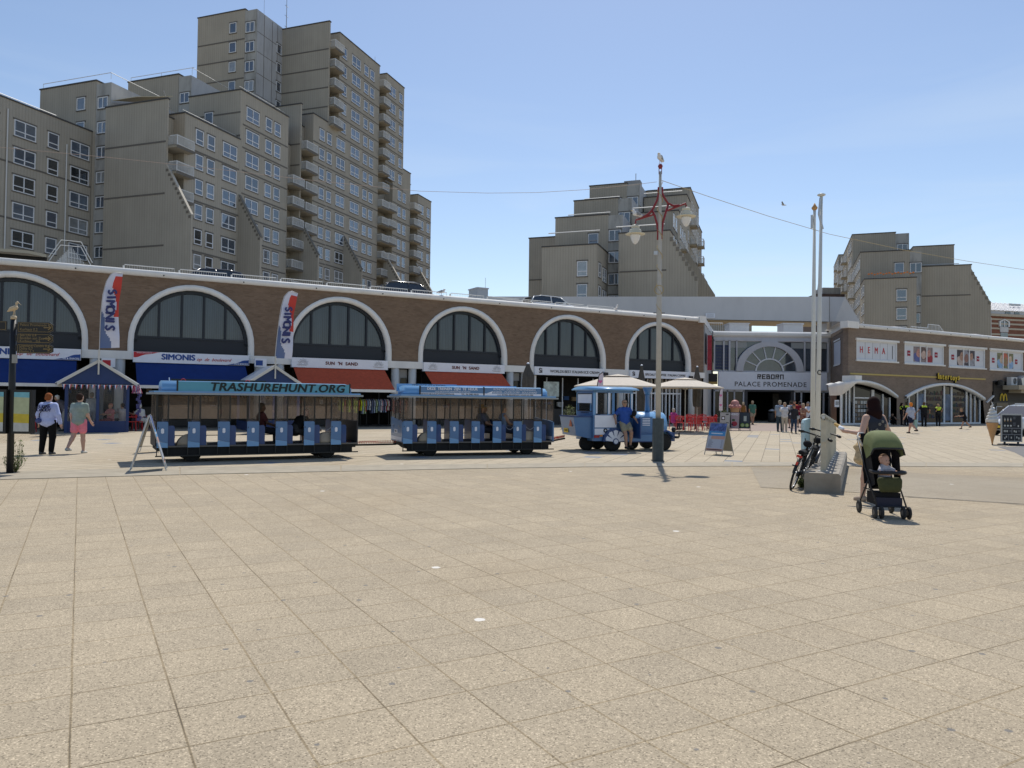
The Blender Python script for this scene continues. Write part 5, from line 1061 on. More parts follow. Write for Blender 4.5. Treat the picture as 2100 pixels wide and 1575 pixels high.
    if kind == 'suv': h = MB().m(STEEL); [h.tube([(-.3*L_, s_*Wd*.33, H+.04), (.05*L_, s_*Wd*.33, H+.05)], .02, 5) for s_ in (-1, 1)]; h.build('roof_rail', t)
    return t
P_BLK = mat('black_car_paint', (.012, .014, .02), .2, spec=.6, coat=1); P_WHT = mat('white_car_paint', (.62, .64, .66), .25, spec=.6, coat=1); P_NVY = mat('navy_car_paint', (.02, .03, .06), .2, spec=.6, coat=1)
for i, (lab, pnt, px, dy, H_, kd) in enumerate((('dark car parked on the arcade roof, left of the second white banner', P_NVY, 430, 4.8, 1.46, 'hatch'), ('black estate with roof rails parked on the arcade roof before the tower', P_BLK, 836, 4.5, 1.66, 'suv'), ('pale car parked on the arcade roof, under the stepped block', P_WHT, 1125, 3.4, 1.45, 'hatch'))):
    c_ = car('parked_car', lab, pnt, 4.4, 1.8, H_, kd, 'cars parked on the arcade roof'); v = A.fy(px, 600, dy); P = A.w(v.x, dy, 7.6); place(c_, P, radians(29.6)+(pi if i == 0 else 0))
pc = car('police_car', 'white police car with blue and red markings parked behind the ice cream sign', P_WHT, 4.9, 1.95, 1.75, 'suv')
P = gp(2100, 893); place(pc, (P.x+.35, P.y+.1, 0), radians(202))
for s_ in (-1, 1):
    h = MB().m(mat('police_blue', (.03, .06, .4), .3)); h.prism([(-1.2, .95), (-.6, .95), (-.9, .6), (-1.5, .6)], 'y', s_*.995-.004, s_*.995+.004); h.prism([(0, .95), (.6, .95), (.3, .6), (-.3, .6)], 'y', s_*.995-.004, s_*.995+.004); h.m(TRED).prism([(-.6, .95), (0, .95), (-.3, .6), (-.9, .6)], 'y', s_*.995-.004, s_*.995+.004); h.build('marking', pc)
h = MB().m(mat('police_blue', (.03, .06, .4), .3)).box(1.55, 2.1, -.5, .1, 1.05, 1.06); h.m(TRED).box(1.55, 2.1, .12, .4, 1.05, 1.06); h.build('bonnet_marking', pc)
# ================================================================== smooth bodies from blended capsules (one continuous surface)
def nets(prims, h, blend):
    lo = np.min([np.minimum(p[0], p[1])-max(p[2], p[3])*max(1, p[4]) for p in prims], 0)-2.5*h
    hi = np.max([np.maximum(p[0], p[1])+max(p[2], p[3])*max(1, p[4]) for p in prims], 0)+2.5*h
    n = np.ceil((hi-lo)/h).astype(int)+1
    ax = [lo[i]+h*np.arange(n[i]) for i in range(3)]
    D = np.full(tuple(n), 1e3, np.float32)
    for a, b, ra, rb, k, axv in prims:
        m = max(ra, rb)*max(1, k)+blend+2*h
        l0 = np.maximum(((np.minimum(a, b)-m-lo)/h).astype(int), 0); l1 = np.minimum(((np.maximum(a, b)+m-lo)/h).astype(int)+2, n)
        X, Y, Zz = np.meshgrid(ax[0][l0[0]:l1[0]], ax[1][l0[1]:l1[1]], ax[2][l0[2]:l1[2]], indexing='ij')
        d = b-a; L2 = max(float(d@d), 1e-9)
        t = np.clip(((X-a[0])*d[0]+(Y-a[1])*d[1]+(Zz-a[2])*d[2])/L2, 0, 1)
        qx, qy, qz = X-a[0]-t*d[0], Y-a[1]-t*d[1], Zz-a[2]-t*d[2]
        if k != 1:
            la = qx*axv[0]+qy*axv[1]+qz*axv[2]; s = la*(1-1/k); qx = qx-s*axv[0]; qy = qy-s*axv[1]; qz = qz-s*axv[2]
        v = np.sqrt(qx*qx+qy*qy+qz*qz)-(ra+(rb-ra)*t)
        S = D[l0[0]:l1[0], l0[1]:l1[1], l0[2]:l1[2]]
        hh = np.maximum(blend-np.abs(S-v), 0)/blend
        D[l0[0]:l1[0], l0[1]:l1[1], l0[2]:l1[2]] = np.minimum(S, v)-hh*hh*blend*.25
    ins = D < 0
    c = [ins[i:i+n[0]-1, j:j+n[1]-1, k:k+n[2]-1] for i in (0, 1) for j in (0, 1) for k in (0, 1)]
    sm = sum(x.astype(np.int8) for x in c); act = (sm > 0) & (sm < 8)
    idx = -np.ones(act.shape, int); cells = np.argwhere(act); idx[act] = np.arange(len(cells))
    acc = np.zeros((len(cells), 3)); cnt = np.zeros(len(cells))
    cor = [(i, j, k) for i in (0, 1) for j in (0, 1) for k in (0, 1)]
    for p in cor:
        for q in cor:
            if sum(abs(p[i]-q[i]) for i in range(3)) == 1 and p < q:
                A_ = cells+p; B_ = cells+q; da = D[A_[:, 0], A_[:, 1], A_[:, 2]]; db = D[B_[:, 0], B_[:, 1], B_[:, 2]]
                x = (da < 0) != (db < 0); t = np.where(x, da/np.where(x, da-db, 1), 0)[:, None]
                acc += np.where(x[:, None], A_+(B_-A_)*t, 0); cnt += x
    V = lo+h*acc/cnt[:, None]
    fs = []
    for axn in range(3):
        u, v = [(1, 2), (2, 0), (0, 1)][axn]
        sl0 = [slice(None)]*3; sl1 = [slice(None)]*3; sl0[axn] = slice(0, n[axn]-1); sl1[axn] = slice(1, n[axn])
        a_, b_ = ins[tuple(sl0)], ins[tuple(sl1)]; e = np.argwhere(a_ != b_)
        e = e[(e[:, u] > 0) & (e[:, v] > 0) & (e[:, u] < n[u]-1) & (e[:, v] < n[v]-1)]
        if not len(e): continue
        fl = a_[e[:, 0], e[:, 1], e[:, 2]]
        U = np.zeros(3, int); U[u] = 1; Vv = np.zeros(3, int); Vv[v] = 1
        q = [e-U-Vv, e-Vv, e, e-U]; I = np.stack([idx[x[:, 0], x[:, 1], x[:, 2]] for x in q], 1)
        I = np.where(fl[:, None], I, I[:, ::-1]); fs.append(I)
    return V, np.concatenate(fs)
def va(*a): return np.array(a, float)
def sdf_mb(mb, prims, h, blend):
    P = []
    for p in prims:
        a, b, ra, rb = p[:4]; k = p[4] if len(p) > 4 else 1; axv = p[5] if len(p) > 5 else (1, 0, 0)
        P.append((va(*a), va(*b), ra, rb, k, va(*axv)))
    V, Fc = nets(P, h, blend); mb.smooth = True; mb.add([tuple(v) for v in V], [tuple(int(i) for i in f) for f in Fc]); mb.smooth = False; return mb
SKINS = {'pale': (.52, .33, .25), 'tan': (.40, .235, .155), 'dark': (.16, .09, .06), 'red': (.50, .28, .21)}
def cloth(col, name=None): return mat('cloth_%.2f_%.2f_%.2f' % col if name is None else name, col, .9, spec=.15, var=.14, vscale=9)
def person(label, P, yaw=0, h=1.72, w=1.0, lt=0, rt=0, lk=0, rk=0, la=(0, 8, 8), ra=(0, 8, 8), lean=0, top=((.5, .5, .5), 'short'), bottom=('trousers', (.05, .06, .1)), shoes=(.05, .05, .05), skin='tan', hair=('short', (.05, .03, .02)), seat=None, res=.02, group=None, head=(0, 0), extra=None, fem=False):
    S = h/1.72; sk = mat('skin_'+skin, SKINS[skin], .6, spec=.3, var=.06, vscale=8); J = {}
    for s, t, k in ((-1, lt, lk), (1, rt, rk)):
        hip = va(s*.09*w, 0, 0); t, k = radians(t), radians(k); kn = hip+va(0, sin(t), -cos(t))*.43; an = kn+va(0, sin(t-k), -cos(t-k))*.42
        J[s] = [hip, kn, an]
    low = min(J[-1][2][2], J[1][2][2])-.085
    root = -low if seat is None else seat/S+.07
    ln = radians(lean)
    def up(v): return va(v[0], v[1]*cos(ln)+v[2]*sin(ln), v[2]*cos(ln)-v[1]*sin(ln)+root)
    X = (1, 0, 0)
    for s in (-1, 1): J[s] = [p+va(0, 0, root) for p in J[s]]
    pel, wa, ch, nk = up(va(0, 0, .02)), up(va(0, 0, .17)), up(va(0, 0, .38)), up(va(0, 0, .53))
    hd = radians(head[1]); tn = radians(head[0])
    hc = up(va(0, .015, .66))+va(0, .03*sin(hd), -.02*(1-cos(hd)))
    f = va(-sin(tn), cos(tn), 0)                       # face direction
    arms = {}
    for s, (sw, ab, el) in ((-1, la), (1, ra)):
        sh = up(va(s*.175*(w*.5+.5), 0, .45)); a, b = radians(ab), radians(sw); e = radians(el)
        eb = sh+va(s*sin(a), sin(b)*cos(a), -cos(b)*cos(a))*.285; d = va(s*sin(a*.35), sin(b+e)*cos(a*.35), -cos(b+e)*cos(a*.35)); wr = eb+d*.25; arms[s] = (sh, eb, wr, d)
    def sc(pr): return [(va(*p[0])*S, va(*p[1])*S, p[2]*S, p[3]*S)+tuple(p[4:]) for p in pr]
    bw = w; kb = 1.45
    torso = [(pel, wa, .115*bw, .105*bw, 1.3, X), (wa, ch, .105*bw, .118*bw, kb, X), (ch, up(va(0, 0, .44)), .115*bw, .085*bw, 1.6, X)]
    legs = []
    for s in (-1, 1):
        hp, kn, an = J[s]; mid = kn+(an-kn)*.3
        legs += [(hp, kn, .088*bw, .056*(.5+.5*bw)), (kn, mid, .054*(.5+.5*bw), .057*(.5+.5*bw)), (mid, an, .057*(.5+.5*bw), .036)]
        legs += [(an+va(0, -.03, -.035), an+va(0, .12, -.055), .036, .028)]
    ar = []
    for s in (-1, 1):
        sh, eb, wr, d = arms[s]
        ar += [(sh, eb, .052*bw, .040*bw), (eb, wr, .040, .027), (wr, wr+d*.07, .026, .033)]
        if s == 1 or True:
            side = va(-s, 0, 0)
            ar += []
    body = torso + legs + ar + [(up(va(0, 0, .42)), up(va(0, .01, .58)), .055, .05)]
    body += [(hc+va(0, 0, -.02), hc+va(0, 0, .035), .082, .088), (hc+f*.03+va(0, 0, -.075), hc+f*.02+va(0, 0, -.02), .05, .07)]
    body += [(hc+f*.085+va(0, 0, -.005), hc+f*.104+va(0, 0, -.035), .012, .017)]
    for s in (-1, 1): e_ = hc+va(s*f[1], -s*f[0], 0)*.088+va(0, 0, -.01); body += [(e_+va(0, 0, .022), e_-va(0, 0, .018), .014, .01)]
    mb = MB().m(sk); sdf_mb(mb, sc(body), res*S, .03*S)
    for s in (-1, 1):                                  # five fingers, slightly curled, thumb from the side of the palm
        sh, eb, wr, d = arms[s]; pe = wr+d*.085; across = va(0, 1, 0)-d*d[1]; across = across/max(np.linalg.norm(across), 1e-3); inw = np.cross(d, across)*s
        for i, (o_, L_) in enumerate(((-.027, .062), (-.009, .075), (.009, .070), (.027, .055))):
            b0 = pe+across*o_; b1 = b0+d*L_*.5+inw*.006; b2 = b0+d*L_*.86+inw*.03
            mb.smooth = True; mb.tube([tuple(x*S) for x in (b0-d*.02, b0, b1, b2)], [.010*S, .0095*S, .0085*S, .006*S], 6)
        b0 = wr+d*.035+across*.03; mb.tube([tuple(x*S) for x in (b0, b0+across*.025+d*.02, b0+across*.03+d*.05+inw*.01)], [.011*S, .010*S, .007*S], 6)
    mb.smooth = False
    o = mb.build('person'); tag(o, label, 'person', group); place(o, P, yaw)
    def piece(nm, prims, col, bl=.03, m_=None, rs=None):
        q = MB().m(m_ or cloth(col)); sdf_mb(q, sc(prims), (rs or res)*S, bl*S); return q.build(nm, o, off=(0, 0, 0))
    g = .014
    tc, sl = top
    if sl != 'none' and tc is not None:
        t_ = [(p[0], p[1], p[2]+g, p[3]+g, *p[4:]) for p in torso]; t_[0] = (pel+va(0, 0, -.01), wa, .128*bw, .12*bw, 1.35, X)
        if fem: t_.append((ch+va(-.07, .06, 0), ch+va(.07, .06, 0), .07, .07))
        for s in (-1, 1):
            sh, eb, wr, d = arms[s]
            if sl in ('short', 'long'): t_.append((sh, sh+(eb-sh)*(.62 if sl == 'short' else 1), .068*bw, (.062 if sl == 'short' else .055)*bw))
            if sl == 'long': t_.append((eb, eb+(wr-eb)*.93, .056*bw, .043*bw))
        t_.append((pel+va(-.06*w, 0, -.035), pel+va(.06*w, 0, -.035), .124*bw, .124*bw))
        piece('shirt' if sl != 'dress' else 'dress', t_, tc)
    kind, bc = bottom
    b_ = [(pel+va(0, 0, -.02), pel+va(0, 0, .07), .122*bw, .118*bw, 1.3, X)]
    if kind == 'trousers':
        for s in (-1, 1): hp, kn, an = J[s]; b_ += [(hp, kn, .098*bw, .072*bw), (kn, an+va(0, 0, .02), .071*bw, .055*bw)]
        piece('trousers', b_, bc, .02)
    elif kind == 'shorts':
        for s in (-1, 1): hp, kn, an = J[s]; b_ += [(hp, hp+(kn-hp)*.62, .1*bw, .098*bw)]
        piece('shorts', b_, bc, .02)
    elif kind in ('skirt', 'dress'):
        m_ = (J[-1][1]+J[1][1])/2; b_ += [(pel, pel+(m_-pel)*(.8 if kind == 'skirt' else .95), .125*bw, .135*bw, 1.25, X)]
        piece('skirt', b_, bc, .05)
    for s in (-1, 1):
        an = J[s][2]; q = MB().m(cloth(shoes)); sdf_mb(q, sc([(an+va(0, -.035, -.038), an+va(0, .13, -.055), .046, .036), (an+va(0, -.03, -.062), an+va(0, .14, -.068), .026, .024, 1.5, X)]), .016*S, .02*S); q.build('shoe', o, off=(0, 0, 0))
    hs, hcol = hair
    if hs != 'bald':
        cb = hc-f*.018+va(0, 0, .03); hp_ = [(cb+va(0, 0, -.03), cb+va(0, 0, .022), .088, .092), (hc+f*.03+va(0, 0, .072), hc-f*.04+va(0, 0, .075), .055, .06)]
        if hs == 'long': hp_ += [(cb, cb-f*.05+va(0, 0, -.16), .098, .100), (cb-f*.05+va(0, 0, -.16), cb-f*.085+va(0, 0, -.44), .100, .055, 1.25, (f[1], -f[0], 0))]
        if hs == 'bun': hp_ += [(cb-f*.08+va(0, 0, -.02), cb-f*.1+va(0, 0, -.05), .05, .04)]
        if hs == 'bob': hp_ += [(cb, cb-f*.03+va(0, 0, -.11), .09, .08)]
        if hs == 'tail': hp_ += [(cb-f*.08, cb-f*.13+va(0, 0, -.16), .035, .02)]
        piece('hair' if hs not in ('cap',) else 'cap', hp_, hcol, .02, rs=min(res, .016))
        if hs == 'cap': piece('cap_peak', [(hc+f*.08+va(0, 0, .05), hc+f*.145+va(0, 0, .04), .03, .03, 2.0, (f[1], -f[0], 0))], hcol, .01, rs=.012) if False else None
    if extra: extra(o, dict(hc=hc*S, f=f, J=J, arms=arms, pel=pel*S, ch=ch*S, up=up, S=S))
    return o
def faceP(px): return 0
def tube_part(o, name, m_, pts, r, n=6):
    q = MB().m(m_); q.smooth = True; q.tube(pts, r, n); return q.build(name, o, off=(0, 0, 0))
def backpack(col):
    def fn(o, k):
        q = MB().m(cloth(col)); c = k['ch']; sdf_mb(q, [(c+va(0, -.17, -.17), c+va(0, -.17, .02), .10, .09, 1.35, (1, 0, 0))], .02, .02); q.build('backpack', o, off=(0, 0, 0))
    return fn
def sunglasses(o, k):
    q = MB().m(mat('dark_lens', (.01, .01, .01), .1, spec=.8)); hc, f = k['hc'], k['f']; r_ = va(f[1], -f[0], 0)
    for s in (-1, 1): c = hc+f*.088+r_*s*.032+va(0, 0, .012); q.bbox(tuple(c), (.027, .010, .018), math.atan2(f[1], f[0])-pi/2); q.tube([tuple(c+r_*s*.02), tuple(hc+r_*s*.092+va(0, 0, .012))], .005, 4)
    q.build('sunglasses', o, off=(0, 0, 0))
def shoulderbag(col, side=1):
    def fn(o, k):
        q = MB().m(cloth(col)); p = k['pel']; s = side; sdf_mb(q, [(p+va(s*.2, .0, -.06), p+va(s*.2, .0, .04), .06, .05, 1.6, (0, 1, 0))], .018, .02); q.build('shoulder_bag', o, off=(0, 0, 0))
        sh = k['arms'][-s][0]*k['S']; tube_part(o, 'strap', cloth(col), [tuple(p+va(s*.2, -.04, .04)), tuple(k['ch']+va(0, -.165, .0)), tuple(sh+va(s*.06, -.05, .07))], .012)
    return fn
# ---- the two people walking away at left
def sweatprint(o, k):
    c = k['ch']; q = MB().m(mat('print_navy', (.02, .025, .10), .8)); q.text('SUGAR', .12, Matrix.Translation((.0, -.175, c[2]+.03)) @ Matrix.Rotation(0, 4, 'Z') @ TXT, .003, 0, .8, depth=.004, sx=1.15)
    q.text('DADDY', .12, Matrix.Translation((.0, -.178, c[2]-.06)) @ TXT, .003, 0, .8, depth=.004, sx=1.15); q.build('back_print', o, off=(0, 0, 0))
    sh = k['arms'][1][0]*k['S']; p = k['pel']
    tube_part(o, 'bag_strap', BLACK, [tuple(sh+va(-.04, -.02, .07)), tuple(c+va(.05, -.195, .06)), tuple(c+va(-.11, -.19, -.15)), tuple(p+va(-.2, -.1, .03))], .014)
    q = MB().m(cloth((.07, .09, .22))); sdf_mb(q, [(p+va(-.2, -.12, .0), p+va(-.13, -.17, -.0), .075, .06)], .02, .02); q.build('hip_bag', o, off=(0, 0, 0))
person('person walking away in lilac printed sweatshirt and black trousers, ginger hair pinned up', gp(97, 932), radians(-6), 1.70, 1.25, lt=-4, rt=6, lk=4, rk=12, la=(4, 24, 14), ra=(0, 20, 14), top=((.42, .48, .74), 'long'), bottom=('trousers', (.008, .008, .008)), shoes=(.08, .08, .08), skin='pale', hair=('bun', (.28, .09, .03)), res=.018, extra=sweatprint)
person('person walking away in sage green tee and pink patterned shorts', gp(161, 930), radians(-4), 1.70, 1.12, lt=-12, rt=4, lk=26, rk=0, la=(-4, 9, 12), ra=(8, 7, 30), top=((.28, .34, .30), 'short'), bottom=('shorts', (.80, .24, .30)), shoes=(.5, .5, .46), skin='pale', hair=('short', (.035, .02, .015)), res=.018)
# ---- woman with the pushchair
def wm(o, k):
    q = MB().m(cloth((.014, .005, .006), 'dark_auburn_hair')) if False else None
    fl = MB().m(mat('dress_flower', (.32, .30, .26), .9)); rr = random.Random(3); S = k['S']
    for i in range(46):
        a = rr.uniform(-2.4, 2.4)+0; z = rr.uniform(.62, 1.32)*S; r_ = .155*S; x, y = sin(a)*r_*1.38, -cos(a)*r_*1.02
        nx, ny = sin(a), -cos(a)
        for j in range(5):
            b = 2*pi*j/5; ux, uz = cos(b)*.017, sin(b)*.017; fl.bbox((x+ny*-ux*1.0, y+nx*ux, z+uz), (.007, .007, .007), a)
    fl.build('flower_print', o, off=(0, 0, 0))
    q = MB().m(mat('straw_bag', (.50, .38, .22), .9, var=.3, vscale=25, bump=.5, bscale=90)); p = k['pel']
    sdf_mb(q, [(p+va(-.30, -.02, -.26), p+va(-.22, .02, .06), .10, .05, 1.8, (0, 1, 0)), (p+va(-.26, 0, -.05), p+va(-.24, 0, .0), .08, .06, 2.6, (0, 1, 0))], .02, .04); q.build('straw_bag', o, off=(0, 0, 0))
    sh = k['arms'][-1][0]*S; tube_part(o, 'bag_handle', mat('straw_bag', (.5, .38, .22)), [tuple(p+va(-.25, .1, .08)), tuple(sh+va(0.0, .03, -.2)), tuple(sh+va(.0, .0, .06)), tuple(p+va(-.25, -.1, .06))], .012)
    # snack in the raised hand
    wr, d = k['arms'][-1][2]*S, k['arms'][-1][3]
    q = MB().m(mat('pastry', (.6, .38, .12), .7, var=.3, vscale=40)); sdf_mb(q, [(wr+d*.12+va(0, .02, .05), wr+d*.16+va(0, .07, .10), .03, .028)], .012, .01); q.build('snack', o, off=(0, 0, 0))
    q = MB().m(SIGNW); sdf_mb(q, [(wr+d*.09+va(0, 0, .03), wr+d*.12+va(0, .02, .05), .035, .036)], .012, .01); q.build('napkin', o, off=(0, 0, 0))
Pw = gp(1756, 1030)
wo = person('person with long dark hair and dark flowered dress, holding out a snack beside the pushchair', (Pw.x+.34, Pw.y+.08, 0), radians(26), 1.82, 1.13, lt=10, rt=-8, lk=2, rk=6, la=(-4, 26, 100), ra=(6, 38, 14), top=((.035, .04, .055), 'dress'), bottom=('dress', (.035, .04, .055)), shoes=(.35, .28, .22), skin='pale', hair=('long', (.016, .006, .006)), res=.014, fem=True, head=(-34, 5), extra=wm)
# ---- pushchair and child
pr = thing('pushchair', 'olive green hooded pushchair with black frame and a child seated inside', 'pushchair', None, (0, 0, 0))
OLV = mat('olive_canvas', (.155, .18, .075), .85, var=.12, vscale=5); OLD = mat('dark_olive_canvas', (.06, .065, .025), .9, var=.15, vscale=8); FRB = mat('pram_black', (.015, .015, .018), .5); FABB = mat('black_fabric', (.01, .01, .012), .95)
n_ = 10; m = MB().m(OLV); m.smooth = True                 # hood: ribbed half dome, open towards -y
def hood(u, v):
    a = radians(8+98*v); t = (u-.5)*2; x = .275*t; r_ = .285*(1-.20*abs(t)**3.2); edge = 1-abs(t)**6*.35
    return (x*(1-.06*sin(pi*v)), .12-r_*cos(a)*1.08, .90+r_*sin(a)*.96*edge-(.07 if abs(t) > .93 else 0))
m.grid(lambda u, v: hood(u, v), 22, 16); m.build('hood', pr, True)
m = MB().m(OLV); m.smooth = True
for s in (-1, 1): m.add([hood(0 if s < 0 else 1, v/8) for v in range(9)]+[(s*.245, .12, .78)], [(i, i+1, 9) for i in range(8)])
m.build('hood_side', pr, True)
m = MB().m(FRB); m.smooth = True; m.tube([hood(u/14, 0) for u in range(15)], .014, 8); m.build('hood_rim', pr)
m = MB().m(FABB); m.smooth = False
m.add([(-.2, .28, .86), (.2, .28, .86), (.2, .08, .36), (-.2, .08, .36)], [(0, 1, 2, 3)]); m.add([(-.2, .08, .36), (.2, .08, .36), (.19, -.16, .42), (-.19, -.16, .42)], [(0, 1, 2, 3)])
for s in (-1, 1): m.add([(s*.22, .30, 1.0), (s*.22, .08, .36), (s*.21, -.14, .45), (s*.235, -.02, .86)], [(0, 1, 2, 3)])
m.add([(-.24, .33, 1.12), (.24, .33, 1.12), (.2, .28, .8), (-.2, .28, .8)], [(0, 1, 2, 3)])
m.add([(-.25, .34, 1.12), (.25, .34, 1.12), (.23, .24, .42), (-.23, .24, .42)], [(0, 1, 2, 3)]); m.build('seat_shell', pr)
m = MB().m(OLD); sdf_mb(m, [(va(-.15, -.19, .50), va(.15, -.19, .50), .05, .05), (va(-.14, -.21, .43), va(.14, -.21, .43), .045, .045), (va(-.13, -.2, .38), va(.13, -.2, .38), .035, .035)], .014, .05); m.build('leg_rest', pr)
m = MB().m(FRB); m.smooth = True
m.tube([(-.235, .0, .62), (-.25, -.20, .615), (-.2, -.26, .615), (.2, -.26, .615), (.25, -.20, .615), (.235, 0, .62)], .024, 8); m.build('bumper_bar', pr)
for s in (-1, 1):
    m = MB().m(FRB); m.smooth = True; m.tube([(s*.24, .48, 1.02), (s*.235, .2, .66), (s*.235, -.26, .16)], .013, 8); m.build('frame_tube', pr)
    m = MB().m(FRB); m.smooth = True; m.tube([(s*.235, .05, .50), (s*.26, .36, .13)], .013, 8); m.build('frame_tube', pr)
    m = MB().m(FRB); m.smooth = True; m.tube([(s*.23, -.1, .36), (s*.235, .24, .36)], .010, 6); m.build('side_strut', pr)
m = MB().m(FRB); m.smooth = True; m.tube([(-.24, .48, 1.02), (-.22, .52, 1.04), (.22, .52, 1.04), (.24, .48, 1.02)], .016, 8); m.build('handle', pr)
m = MB().m(mat('grey_grip', (.5, .48, .45), .6)); m.smooth = True; m.tube([(-.27, .20, .95), (-.32, .30, 1.08), (-.25, .42, 1.12), (-.16, .44, 1.12)], .014, 8); m.build('grip', pr)
m = MB().m(FABB).box(-.2, .2, -.14, .2, .17, .33); m.m(mat('basket_mesh', (.03, .03, .05), .8)).box(-.21, .21, -.18, -.15, .15, .27); m.build('basket', pr)
m = MB().m(FRB); m.tube([(-.235, -.26, .16), (.235, -.26, .16)], .012, 6); m.build('front_axle', pr)
for x, y, r_ in ((-.27, -.27, .082), (-.175, -.29, .082), (.175, -.29, .082), (.27, -.27, .082), (-.27, .34, .09), (.27, .34, .09)):
    m = MB().m(mat('pram_tyre', (.03, .03, .03), .8)); m.smooth = True; m.lathe([(.035, -.016), (r_*.75, -.02), (r_, -.014), (r_, .014), (r_*.75, .02), (.035, .016)], (x, y, r_), 22, 'x'); o_ = m.build('wheel', pr)
    m = MB().m(mat('pram_hub', (.10, .10, .10), .5)); m.lathe([(.01, -.024), (r_*.45, -.022), (r_*.45, .022), (.01, .024)], (x, y, r_), 12, 'x'); m.build('hub', o_, off=(0, 0, 0))
Pp = gp(1824, 1064); place(pr, (Pp.x+.06, Pp.y+.28, 0), radians(-4)); pr.scale = (.90, 1.0, 1.10)
bb = MB().m(mat('skin_baby', (.55, .33, .25), .6, var=.05)); c0 = va(0, -.0, .835)
sdf_mb(bb, [(c0, c0+va(0, .01, .02), .072, .078), (c0+va(0, -.025, -.03), c0+va(0, -.02, -.02), .052, .055), (c0+va(0, -.08, -.008), c0+va(0, -.083, -.012), .010, .010), (c0+va(-.078, .0, -.01), c0+va(-.078, 0, .01), .013, .013), (c0+va(.078, 0, -.01), c0+va(.078, 0, .01), .013, .013),
    (va(0, 0, .60), va(0, .0, .78), .075, .05), (va(-.06, 0, .72), va(-.15, -.08, .66), .032, .027), (va(-.15, -.08, .66), va(-.10, -.2, .655), .027, .022), (va(.06, 0, .72), va(.15, -.08, .66), .032, .027), (va(.15, -.08, .66), va(.10, -.2, .655), .027, .022), (va(-.05, -.03, .52), va(-.08, -.16, .50), .05, .04), (va(.05, -.03, .52), va(.08, -.16, .50), .05, .04)], .011, .018)
for s in (-1, 1):
    for i in range(4): bb.tube([(s*(.085+i*.011), -.215, .652), (s*(.085+i*.011), -.238, .655), (s*(.085+i*.011), -.245, .64)], .0055, 5)
    bb.tube([(s*.075, -.21, .65), (s*.065, -.228, .66)], .006, 5)
baby = bb.build('person'); tag(baby, 'small child seated in the olive pushchair, pale striped shirt', 'person')
q = MB().m(mat('striped_baby_shirt', (.45, .45, .5), .9, var=.1, vscale=30)); sdf_mb(q, [(va(0, 0, .58), va(0, .0, .75), .088, .062, 1.2, (1, 0, 0)), (va(-.05, 0, .73), va(-.12, -.05, .69), .042, .038), (va(.05, 0, .73), va(.12, -.05, .69), .042, .038)], .012, .02)
q.m(mat('stripe_grey', (.18, .18, .22), .9))
for z in (.60, .635, .67, .705): q.tube([(.108*cos(a), -.094*sin(a), z) for a in np.linspace(.1, pi-.1, 9)], .004, 4)
q.build('shirt', baby, off=(0, 0, 0))
q = MB().m(mat('baby_hair', (.16, .09, .05), .9)); sdf_mb(q, [(c0+va(0, .02, .03), c0+va(0, .015, .042), .074, .066)], .012, .01); q.build('hair', baby, off=(0, 0, 0))
q = MB().m(TBLK)
for s in (-1, 1): q.lathe([(.001, -.004), (.007, 0), (.001, .004)], tuple(c0+va(s*.028, -.073, .006)), 8, 'y')
q.tube([tuple(c0+va(-.018, -.073, -.038)), tuple(c0+va(0, -.078, -.041)), tuple(c0+va(.018, -.073, -.038))], .003, 4); q.build('eyes_and_mouth', baby, off=(0, 0, 0))
place(baby, (Pp.x+.06, Pp.y+.28, 0), radians(14)); baby.scale = (.95, 1, 1.0)
